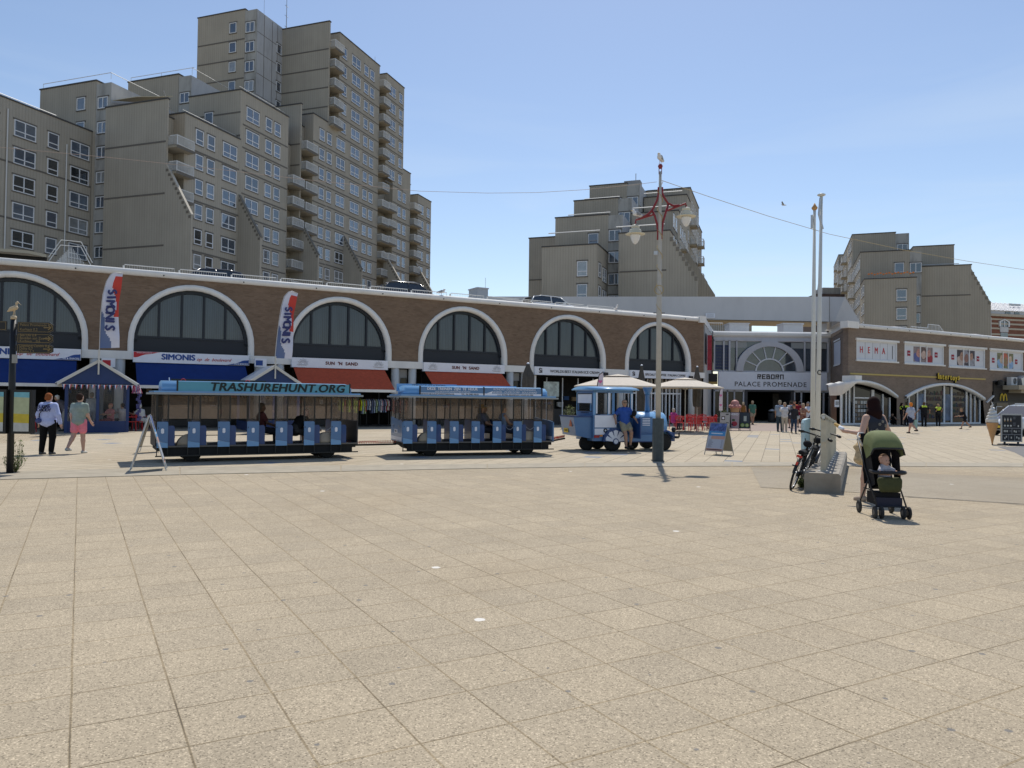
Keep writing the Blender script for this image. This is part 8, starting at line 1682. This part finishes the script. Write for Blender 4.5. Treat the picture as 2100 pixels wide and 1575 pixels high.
def p_menu(kind):
    def fn(m, w_, h, Q, s):
        a, b = -w_/2+.015, w_/2-.015
        if s > 0: quadp(m, mat('board_dark_back', (.06, .06, .055), .7), Q, a, b, h*.14, h-.01); return
        quadp(m, mat('menu_%d' % kind, ((.42, .42, .40), (.38, .30, .32), (.04, .05, .06))[kind], .6, var=.06), Q, a, b, h*.14, h-.01)
        def blob(cx, cz, r_, mt, o, sq=1):
            n = 14; m.m(mt).add([Q(cx+r_*cos(2*pi*i/n), cz+r_*sq*sin(2*pi*i/n), o) for i in range(n)], [tuple(range(n))])
        if kind == 0: quadp(m, TBLK, Q, .04, .2, h*.86, h*.92, .002); quadp(m, mat('coffee_black', (.04, .03, .02)), Q, -.2, .0, h*.58, h*.78, .002); blob(-.1, h*.68, .07, SIGNW, .003); blob(.14, h*.42, .09, BLACK, .002, .5); blob(-.14, h*.28, .1, mat('pastry', (.6, .38, .12)), .002, .5)
        if kind == 1: blob(.02, h*.38, .17, mat('berry_red', (.35, .03, .05), .5), .002, .85); blob(-.04, h*.58, .10, mat('leaf_dark', (.04, .09, .03)), .003, .6); blob(-.1, h*.34, .05, mat('berry_dark', (.04, .02, .05)), .004); m.m(SIGNW); 
        if kind == 2: quadp(m, mat('glass_print', (.45, .48, .42), .5), Q, -.04, .12, h*.52, h*.80, .002); blob(-.1, h*.30, .12, mat('lime_green', (.22, .35, .06), .6), .002); blob(-.1, h*.30, .08, mat('lime_pale', (.45, .5, .25), .6), .003); blob(.16, h*.30, .11, mat('lime_green', (.22, .35, .06)), .002); blob(.16, h*.3, .075, mat('lime_pale', (.45, .5, .25)), .003)
    return fn
for i, (lab, px) in enumerate((('pale menu sandwich board, left of the berry one', 1487), ('sandwich board with big red berry picture on pale ground', 1506), ('dark sandwich board with halved green limes', 1527))):
    P = gp(px, 883); o_ = aboard(lab, (P.x, P.y, 0), radians(-24), .60, 1.08, .62 if i == 2 else .5, p_menu(i), 'menu boards before the cafe terrace', BLACK)
    if i == 1:
        m = MB().m(SIGNW); m.text('NERO', .17, Matrix.Translation((0, -.075, .955)) @ TXT, .004, depth=.002); m.build('lettering', o_, off=(0, 0, 0))
# ================================================================== ice cream cone figure and menu stand
P = gp(2035, 912.5); t = thing('ice_cream_figure', 'man high soft ice cream cone figure standing beside the menu stand', 'figure', Matrix.Translation(P), (0, 0, 0))
m = MB().m(mat('wafer', (.48, .27, .12), .6, var=.1, vscale=14)); m.smooth = True; m.lathe([(.02, .03), (.06, .25), (.23, .93), (.245, .95), (.22, .96)], (0, 0, 0), 24); m.build('cone', t)
m = MB().m(mat('soft_ice_white', (.62, .61, .58), .45)); m.smooth = True
pts = []; rs = []
for i in range(120):
    u = i/119; a = u*2*pi*5.2; R_ = .175*(1-u)**.75; pts.append((R_*cos(a), R_*sin(a), 1.0+.68*u+.08*u*u)); rs.append(.085*(1-u)**.7+.012)
m.tube(pts, rs, 10); m.lathe([(.2, .95), (.22, 1.0), (.15, 1.25), (.05, 1.55), (.01, 1.7)], (0, 0, 0), 20); m.tube([(0, 0, 1.72), (.0, 0, 1.80), (-.02, 0, 1.83), (-.04, 0, 1.81)], [.03, .018, .012, .006], 6); m.build('soft_ice', t)
m = MB().m(BLACK); m.box(-.02, .02, -.02, .02, 0, .05); m.tube([(0, 0, .01), (.35, 0, .012), (.6, .1, .012)], .012, 5); m.build('foot', t)
P = gp(2074, 913); t = thing('menu_stand', 'grey framed ice cream menu stand on a black rubber foot', 'sign stand', Matrix.Translation(P) @ Matrix.Rotation(radians(-6), 4, 'Z'), (0, 0, 0))
m = MB().m(mat('stand_frame', (.42, .42, .41), .4, .4)).box(-.43, .43, -.03, .03, .14, 1.34); m.build('frame', t)
m = MB().m(mat('chalk_black', (.03, .03, .032), .7)).box(-.375, .375, -.038, -.03, .19, 1.28); m.m(TGREY)
m.box(-.375, .375, -.042, -.038, .72, .735).box(-.375, .375, -.042, -.038, .45, .465).box(-.0, .01, -.042, -.038, .465, .72).box(-.13, -.12, -.042, -.038, .19, .45).box(.11, .12, -.042, -.038, .19, .45)
ICE_ = mat('print_ice', (.6, .58, .52)); WAF = mat('print_wafer', (.5, .3, .14))
for i in range(3): x = -.28+i*.12; m.m(WAF).add([(x, -.043, .98), (x+.025, -.043, 1.06), (x-.025, -.043, 1.06)], [(0, 1, 2)]); m.m(ICE_).add([(x+.03, -.044, 1.06), (x, -.044, 1.19), (x-.03, -.044, 1.06)], [(0, 1, 2)]); m.lathe([(.001, -.006), (.04, -.004), (.001, .001)], (x, -.04, .83), 10, 'y')
for x, z in ((-.3, .6), (-.24, .6), (-.18, .6), (.1, .6), (.17, .58), (-.28, .3), (-.22, .36), (-.02, .32), (.2, .34), (.28, .3), (.26, .82)): m.m(ICE_).box(x-.02, x+.02, -.044, -.038, z-.04, z+.04)
for x, z, n in ((.05, 1.2, 3), (.05, .95, 4), (-.1, .62, 2), (.24, .62, 2), (.3, .3, 2)):
    for k in range(n): m.m(TGREY).box(x, x+.1, -.042, -.038, z-k*.04, z-k*.04+.008)
m.build('menu_panel', t)
m = MB().m(BLACK).box(-.3, -.24, -.03, .03, .04, .14).box(.24, .3, -.03, .03, .04, .14); m.smooth = True; m.lathe([(.02, 0), (.42, 0), (.45, .03), (.40, .06), (.05, .08)], (0, 0, 0), 20, sx=1.2); m.build('rubber_foot', t)
# ================================================================== parasols
CAN = mat('beige_canvas', (.56, .50, .42), .9, var=.06); GRYC = mat('grey_brown_canvas', (.085, .078, .07), .95, var=.2, vscale=6)
for lab, px, ap, rim, D_, hw in (('open beige parasol behind the locomotive cab', 1267, 768, 792, 38, 2.05), ('open beige parasol right of the lamp post, over red chairs', 1411, 775, 794, 42, 1.98)):
    Pb = at(px if px != 1411 else 1405, 850, D_); za, zr = at(px, ap, D_).z, at(px, rim, D_).z; t = thing('parasol', lab, 'parasol', Matrix.Translation((Pb.x, Pb.y, 0)) @ Matrix.Rotation(radians(20), 4, 'Z'), (0, 0, 0), 'open beige parasols')
    m = MB().m(CAN); n = 8; R_ = [(hw*1.05*cos(pi/8+2*pi*i/n)*1.02, hw*1.05*sin(pi/8+2*pi*i/n)) for i in range(n)]
    for i in range(n):
        a, b = R_[i], R_[(i+1) % n]; q = lambda p, k: (p[0]*k, p[1]*k)
        m.add([(*a, zr), (*b, zr), (*q(b, .25), za-.10), (*q(a, .25), za-.10)], [(0, 1, 2, 3)]); m.add([(*a, zr), (*b, zr), (b[0], b[1], zr-.07), (a[0], a[1], zr-.07)], [(0, 3, 2, 1)])
        m.add([(*q(a, .32), za-.09), (*q(b, .32), za-.09), (0, 0, za+.02)], [(0, 1, 2)])
    m.build('canopy', t)
    m = MB().m(mat('parasol_pole', (.35, .34, .32), .4, .3)); m.tube([(0, 0, 0), (0, 0, za)], .032, 8); m.build('pole', t)
    for i in range(n): m = MB().m(MATS['parasol_pole']); m.tube([(0, 0, zr-.15), (R_[i][0]*.55, R_[i][1]*.55, zr+(za-zr)*.42)], .012, 4); m.build('strut', t)
    m = MB().m(mat('foot_plate_dark', (.05, .05, .05))); m.box(-.35, .35, -.35, .35, 0, .05); m.build('foot', t)
for lab, px, top_, bot_, D_ in (('folded grey parasol behind the middle wagon, by the ice cream sign', 1083, 744, 800, 34), ('folded dark parasol behind the locomotive, by the coffee sign', 1316, 748, 846, 42), ('folded dark parasol at the right end of the brick arcade', 1430, 751, 834, 44)):
    a = at(px, top_, D_); b = at(px, bot_, D_); t = thing('parasol', lab, 'parasol', Matrix.Translation((a.x, a.y, 0)), (0, 0, 0), 'folded parasols'); H_ = a.z; zb = max(b.z, .9)
    m = MB().m(GRYC); m.smooth = True; nv, nu = 10, 22
    def fp(u, v):
        a_ = 2*pi*u; r_ = (.06+.17*min(1, v*2.2)*(1-.25*(abs(v-.55)*2)**2)-(.05 if .40 < v < .5 else 0))*(1+.28*sin(a_*7+v*3)); return (r_*cos(a_), r_*sin(a_), H_-.05-(H_-.05-zb)*v-(.06*sin(a_*7) if v == 1 else 0))
    m.grid(fp, nu, nv); m.build('folded_cloth', t, True)
    m = MB().m(MATS['parasol_pole']); m.tube([(0, 0, 0), (0, 0, H_)], .028, 8); m.m(SIGNW).lathe([(.07, H_-.05), (.05, H_), (.01, H_+.02)], (0, 0, 0), 10); m.build('pole', t)
# ================================================================== red chairs and tables
REDP = mat('red_plastic', (.50, .015, .02), .4, spec=.5)
def chair0():
    t = thing('terrace_chair', 'x', 'chair', None, (0, 0, 0))
    m = MB().m(REDP); m.box(-.22, .22, -.21, .22, .42, .45); m.build('seat', t)
    m = MB().m(REDP); m.smooth = False
    for x in (-.17, -.085, 0, .085, .17): m.box(x-.022, x+.022, .205-.0, .225, .45, .80)
    m.tube([(-.23, .2, .62), (-.22, .215, .80), (0, .235, .86), (.22, .215, .80), (.23, .2, .62)], .022, 6); m.build('backrest', t)
    for s in (-1, 1):
        m = MB().m(REDP); m.tube([(s*.22, .21, .66), (s*.25, 0, .66), (s*.23, -.2, .64)], .018, 5); m.build('armrest', t)
        for y in (-1, 1): m = MB().m(REDP); m.tube([(s*.20, y*.19, .44), (s*.23, y*.22, 0)], .020, 5); m.build('leg', t)
    return t
c0_ = chair0(); first = True
SPOT = [('red chair beside the left kiosk, nearest its glass corner', 268, 884, -60, 34), ('red chair right of the left kiosk, seen from behind', 281, 883, 30, 34), ('red chair at the left end of the rear wagon', 296, 881, 100, 35.5), ('red chair behind the map panel', 57, 886, 70, 34),
        ('leftmost red chair under the right open parasol', 1383, 880, 40, 44), ('red chair left of the right parasol pole', 1394, 882, 160, 43.5), ('red chair right beside the right parasol pole', 1409, 882, -20, 43.5), ('red chair under the folded parasol at the arcade end', 1422, 884, 180, 42.5), ('red chair in the front row, right of the folded parasol', 1434, 883, 150, 42.5), ('red chair back row, right of the parasol pole', 1416, 876, 10, 47), ('red chair back row, under the folded parasol', 1430, 877, 20, 46.5), ('rightmost red chair in the front row of the cafe', 1452, 883, 200, 43), ('red chair in the back row nearest the menu boards', 1461, 878, -80, 45.5), ('red chair in the middle of the back row', 1443, 876, 0, 47.5)]
for i, (lab, px, py, yw, D_) in enumerate(SPOT):
    P = gp(px, py); o = c0_ if i == 0 else copy_tree(c0_); place(o, (P.x, P.y, 0), radians(yw)); relabel(o, label=lab, group='red plastic terrace chairs', category='chair')
def table(lab, px, py, top=REDP, grp='cafe tables'):
    P = gp(px, py); t = thing('terrace_table', lab, 'table', Matrix.Translation(P), (0, 0, 0), grp); m = MB().m(top).box(-.35, .35, -.35, .35, .71, .74); m.build('table_top', t); m = MB().m(BLACK); m.tube([(0, 0, .03), (0, 0, .71)], .03, 8); m.box(-.25, .25, -.03, .03, 0, .03).box(-.03, .03, -.25, .25, 0, .031); m.build('pedestal', t)
for a_ in (('red cafe table left of the right parasol pole', 1398, 879), ('red cafe table between the chairs by the folded parasol', 1426, 880), ('red cafe table nearest the menu boards', 1452, 880), ('red table beside the left kiosk', 276, 880)): table(*a_)
# planters
for lab, px, py, h in (('grey planter with green shrub behind the middle wagon', 1168, 880, .8), ('dark planter with spiky grey plant beside the menu boards', 1484, 878, .7)):
    P = gp(px, py); t = thing('planter', lab, 'planter', Matrix.Translation(P), (0, 0, 0)); m = MB().m(mat('planter_grey', (.10, .10, .105), .8)).prism([(-.45, 0), (.45, 0), (.5, h), (-.5, h)], 'y', -.3, .3); m.build('trough', t)
    m = MB(); rr = random.Random(px)
    for i in range(260):
        a = rr.uniform(0, 2*pi); r_ = rr.uniform(0, .4)**1; c = Vector((r_*cos(a), r_*.6*sin(a), h+rr.uniform(0, .55)*(1.1-r_*1.5))); d = Vector((cos(a), sin(a), rr.uniform(.2, 1))).normalized()*rr.uniform(.08, .16); s_ = d.cross(Vector((0, 0, 1))).normalized()*.018
        m.m(rr.choice([mat('shrub_green', (.07, .11, .03), .8), mat('shrub_yellow_green', (.14, .16, .05), .8)])).add([tuple(c), tuple(c+d*.5+s_), tuple(c+d), tuple(c+d*.5-s_)], [(0, 1, 2, 3)])
    m.build('foliage', t)
# clothes rails before the second orange awning
def rail(lab, px, cols, seed):
    v = A.fy(px, 860, -.8); t = thing('clothes_rail', lab, 'clothes rail', A.M, (v.x, -.8, 0), 'clothes rails under the awnings'); rr = random.Random(seed)
    m = MB().m(BLACK)
    for s in (-1, 1): m.tube([(v.x+s*.85, -.8, .08), (v.x+s*.85, -.8, 1.62)], .02, 6); m.tube([(v.x+s*.85, -1.15, .08), (v.x+s*.85, -.45, .08)], .02, 6)
    m.tube([(v.x-.95, -.8, 1.62), (v.x+.95, -.8, 1.62)], .02, 6); m.tube([(v.x-.85, -.8, .1), (v.x+.85, -.8, .1)], .018, 6); m.build('rack_frame', t)
    for i in range(12):
        x = v.x-.75+i*.135; c = cols[i % len(cols)]; m = MB().m(mat('garment_%d_%d' % (seed, i % len(cols)), c, .9, var=.75 if i % 2 else .3, vscale=14)); l_ = rr.uniform(.55, .8)
        m.prism([(-1.02, 1.50), (-.8, 1.60), (-.58, 1.50), (-.50, 1.22), (-.60, 1.20), (-.63, 1.38), (-.60, 1.55-l_), (-1.0, 1.55-l_), (-.97, 1.38), (-1.0, 1.20), (-1.10, 1.22)], 'x', x-.03, x+.035); m.build('garment', t)
rail('clothes rail with patterned blue and green shirts between the two wagons', 768, [(.30, .34, .42), (.35, .42, .25), (.22, .28, .42), (.5, .5, .5), (.1, .12, .2)], 2)
rail('clothes rail with bright yellow shirts, half hidden behind the rear wagon', 722, [(.55, .62, .04), (.55, .62, .04), (.4, .12, .05)], 3); rail('clothes rail with pink and dark clothes at the rear of the middle wagon', 806, [(.45, .25, .27), (.02, .02, .03), (.3, .03, .03)], 4)
# litter bin, pink scoop figure
P = gp(1583, 866); t = thing('litter_bin', 'round black litter bin with pale domed lid at the hall entrance', 'litter bin', Matrix.Translation(P), (0, 0, 0)); m = MB().m(mat('bin_black', (.02, .02, .02), .5)); m.smooth = True; m.lathe([(.30, 0), (.33, .1), (.34, .75), (.30, .8)], (0, 0, 0), 20); m.build('body', t); m = MB().m(STEEL); m.smooth = True; m.lathe([(.30, .95), (.27, 1.02), (.12, 1.12), (.01, 1.14)], (0, 0, 0), 20); m.build('lid', t); m = MB().m(BLACK)
for a in (0, 90, 180, 270): m.tube([(.26*cos(radians(a)), .26*sin(radians(a)), .78), (.26*cos(radians(a)), .26*sin(radians(a)), .97)], .03, 5)
m.build('posts', t)
P = gp(1507, 872); t = thing('ice_scoop_figure', 'big pink ice cream scoop figure rising behind the menu boards', 'figure', Matrix.Translation(P), (0, 0, 0)); m = MB().m(mat('pink_ice', (.50, .22, .19), .6)); za = 1.45
sdf_mb(m, [(va(0, 0, za), va(0, 0, za+.10), .32, .30), (va(-.36, 0, za-.08), va(.36, 0, za-.08), .12, .12), (va(0, -.36, za-.08), va(0, .36, za-.08), .12, .12), (va(-.25, -.25, za-.1), va(.25, .25, za-.1), .12, .12), (va(.25, -.25, za-.1), va(-.25, .25, za-.1), .12, .12)], .035, .08); m.build('scoop', t)
m = MB().m(mat('wafer', (.48, .27, .12))); m.smooth = True; m.lathe([(.05, 0), (.12, .1), (.34, za-.2), (.3, za-.1)], (0, 0, 0), 20); m.build('cone', t)
# ================================================================== people further away
def G_(px, py): return gp(px, py)
gr = 'people gathered before the hall entrance'
K = dict(res=.03)
person('person in white shirt and beige trousers standing in the entrance group', G_(1609, 886), radians(160), 1.70, 1.0, la=(30, 10, 60), ra=(60, 12, 60), top=((.58, .58, .60), 'long'), bottom=('trousers', (.46, .40, .32)), shoes=(.5, .5, .5), hair=('short', (.35, .28, .2)), group=gr, **K)
person('tall person in grey shirt with dark backpack, left edge of the entrance group', G_(1599, 885), radians(-30), 1.82, 1.1, la=(5, 10, 20), ra=(20, 10, 50), top=((.26, .32, .40), 'short'), bottom=('trousers', (.04, .06, .08)), hair=('short', (.3, .26, .2)), group=gr, extra=shoulderbag((.02, .03, .06)), **K)
person('person with sunglasses, dark jacket and white bag, raising a hand to the face', G_(1628, 889), radians(176), 1.62, .95, lt=8, rt=-6, lk=4, rk=12, la=(-10, 14, 10), ra=(40, 30, 120), top=((.03, .03, .035), 'long'), bottom=('trousers', (.03, .05, .09)), shoes=(.4, .3, .2), hair=('bob', (.03, .02, .02)), fem=True, group=gr, extra=lambda o, k: (sunglasses(o, k), shoulderbag((.5, .5, .48), -1)(o, k)), **K)
person('person in white top with grey backpack at the back of the entrance group', G_(1622, 878), radians(5), 1.80, 1.1, top=((.55, .56, .6), 'short'), bottom=('shorts', (.05, .05, .06)), hair=('short', (.05, .04, .03)), group=gr, extra=backpack((.12, .12, .12)), **K)
person('person in dark red top seen from behind in the entrance group', G_(1640, 877), radians(-10), 1.78, 1.15, top=((.20, .015, .03), 'short'), bottom=('shorts', (.4, .4, .4)), hair=('short', (.03, .02, .02)), group=gr, **K)
person('person in brown patterned dress with fair hair in the entrance group', G_(1647, 889), radians(190), 1.66, 1.0, la=(50, 10, 80), ra=(30, 8, 60), top=((.24, .13, .10), 'none' if False else 'vest'), bottom=('skirt', (.15, .05, .04)), hair=('bob', (.4, .3, .22)), fem=True, group=gr, **K)
person('person in white polo and cap at the right of the entrance group', G_(1657, 886), radians(-200+300), 1.74, 1.15, la=(40, 10, 60), ra=(30, 8, 70), top=((.55, .58, .66), 'short'), bottom=('trousers', (.03, .03, .06)), hair=('cap', (.16, .15, .16)), group=gr, **K)
person('person in orange tee at the back of the entrance group', G_(1629, 874), radians(170), 1.86, 1.05, top=((.6, .16, .07), 'short'), bottom=('trousers', (.05, .05, .06)), hair=('short', (.04, .03, .03)), group=gr, **K)
person('dark clothed person half hidden by the flagpoles', G_(1676, 872), radians(120), 1.7, 1.0, lt=18, rt=-14, top=((.02, .02, .025), 'long'), bottom=('trousers', (.02, .02, .02)), hair=('short', (.05, .03, .02)), **K)
person('person in mustard backpack and shorts walking into the hall, left of the teal shirt', G_(1524, 869), radians(-15), 1.70, .95, lt=8, rt=-10, rk=10, top=((.25, .12, .035), 'vest'), bottom=('shorts', (.09, .13, .17)), hair=('short', (.5, .42, .3)), fem=True, **K)
person('person in teal green tee and beige shorts walking into the hall', G_(1543, 871), radians(5), 1.80, 1.15, lt=-10, rt=10, lk=14, top=((.07, .17, .13), 'short'), bottom=('shorts', (.32, .27, .2)), hair=('short', (.35, .28, .2)), **K)
person('person in black gesturing beside the dark hall doorway', G_(1556, 860), radians(-80), 1.74, 1.0, la=(10, 8, 10), ra=(50, 20, 20), top=((.012, .012, .012), 'short'), bottom=('trousers', (.012, .012, .012)), hair=('short', (.06, .04, .03)), **K)
def towel(o, k): q = MB().m(mat('mint_bag', (.28, .42, .38), .8)); h = k['arms'][1][2]*k['S']; q.bbox(tuple(h+va(.05, 0, -.33)), (.12, .04, .25)); q.build('carrier_bag', o, off=(0, 0, 0))
person('person in orange cap, grey polo and navy shorts walking with a mint bag', G_(1868, 889), radians(22), 1.80, 1.15, lt=-20, rt=16, lk=30, rk=4, la=(14, 14, 12), ra=(-6, 14, 10), top=((.38, .41, .50), 'short'), bottom=('shorts', (.015, .02, .045)), shoes=(.04, .04, .04), hair=('cap', (.65, .20, .03)), skin='red', extra=towel, res=.024)
person('person in black bending forward in mid stride, right of the toy shop window', G_(1979, 880), radians(100), 1.62, .9, lt=32, rt=-30, lk=10, rk=22, la=(30, 10, 50), ra=(20, 6, 60), lean=28, top=((.015, .015, .018), 'short'), bottom=('shorts', (.015, .015, .018)), shoes=(.02, .02, .02), hair=('tail', (.25, .16, .09)), fem=True, res=.024)
def hivis(o, k):
    q = MB().m(mat('hivis_yellow', (.55, .68, .05), .7)); c = k['up'](va(0, 0, .37))*k['S']; c2 = k['up'](va(0, 0, .43))*k['S']; sdf_mb(q, [(c, c2, .16, .15, 1.62, (1, 0, 0))], .024, .02); q.m(mat('police_belt', (.01, .01, .01))); sdf_mb(q, [(k['pel']+va(0, 0, .08), k['pel']+va(0, 0, .1), .15, .15, 1.3, (1, 0, 0))], .024, .02); q.build('hivis_yoke', o, off=(0, 0, 0))
pg = 'police officers in front of the toy shop'
PK = dict(top=((.012, .013, .018), 'short'), bottom=('trousers', (.012, .013, .02)), shoes=(.01, .01, .01), extra=hivis, res=.026, group=pg)
person('police officer with hands on hips facing the shop window, alone', G_(1895, 875), radians(-8), 1.86, 1.15, la=(-10, 38, 60), ra=(-10, 38, 60), hair=('short', (.10, .06, .04)), **PK)
person('dark haired police officer leaning against the brick pier', G_(1849, 872), radians(-120), 1.78, 1.05, la=(30, 8, 80), ra=(30, 8, 80), hair=('long', (.02, .015, .01)), **PK)
person('police officer behind the one in orange cap', G_(1859, 873), radians(10), 1.84, 1.15, hair=('short', (.05, .04, .03)), **PK)
person('fair haired police officer with crossed arms before the toy shop', G_(1924, 874), radians(165), 1.74, 1.05, la=(32, 2, 95), ra=(32, 2, 95), hair=('bob', (.42, .30, .16)), **PK)
person('person in black sitting on the ground against the brick pier', G_(1830, 871), radians(175), 1.66, 1.0, lt=95, rt=92, lk=70, rk=75, la=(40, 20, 50), ra=(40, 20, 50), seat=.12, top=((.01, .01, .012), 'vest'), bottom=('trousers', (.012, .012, .015)), hair=('bob', (.05, .03, .02)), skin='tan', **K)
person('grey haired person in magenta top sitting at the red tables', G_(1381, 881), radians(-60), 1.64, 1.1, lt=86, rt=84, lk=86, rk=84, la=(40, 10, 50), ra=(40, 10, 50), seat=.45, top=((.40, .06, .24), 'short'), bottom=('trousers', (.05, .05, .08)), hair=('short', (.5, .47, .43)), **K)
person('white haired person in dark tee bending over at the left kiosk', G_(134, 884), radians(100), 1.74, 1.1, lean=34, lt=6, rt=-4, la=(30, 6, 20), ra=(36, 6, 20), top=((.13, .12, .14), 'short'), bottom=('trousers', (.35, .33, .3)), hair=('short', (.6, .58, .54)), **K)
person('white haired person sitting left of the kiosk, near the map panels', G_(66, 878), radians(-80), 1.68, 1.1, lt=86, rt=84, lk=86, rk=84, la=(40, 10, 60), ra=(40, 10, 60), seat=.45, top=((.25, .2, .18), 'short'), bottom=('trousers', (.05, .05, .07)), hair=('short', (.6, .58, .54)), **K)
v = A.w(K1+.55, -3.4, 0); person('person in salmon pink top sitting inside the left kiosk', v, radians(150), 1.66, 1.1, lt=86, rt=84, lk=86, rk=84, la=(40, 10, 60), ra=(40, 10, 60), seat=.45, top=((.45, .17, .16), 'short'), bottom=('trousers', (.2, .05, .05)), hair=('short', (.3, .12, .08)), **K)
v = A.w(K1+1.05, -3.0, 0); person('dark haired person in white tee sitting inside the left kiosk', v, radians(70), 1.66, 1.1, lt=86, rt=84, lk=86, rk=84, la=(60, 10, 70), ra=(60, 10, 60), seat=.45, top=((.42, .38, .36), 'short'), bottom=('trousers', (.05, .05, .06)), hair=('short', (.03, .02, .015)), **K)
v = A.w(K1-.2, -2.2, 0); person('person in pale grey shirt standing behind the left kiosk glass', v, radians(60), 1.76, 1.1, top=((.35, .37, .40), 'long'), bottom=('trousers', (.3, .3, .32)), hair=('short', (.2, .18, .15)), **K)
v = A.w(K1+1.9, -2.9, 0); person('person in white shirt sitting beside the left kiosk on a red chair', v, radians(80), 1.66, 1.15, lt=86, rt=84, lk=86, rk=84, la=(50, 10, 60), ra=(50, 10, 60), seat=.45, lean=14, top=((.55, .55, .52), 'short'), bottom=('trousers', (.1, .1, .12)), shoes=(.5, .5, .5), hair=('short', (.5, .48, .45)), **K)
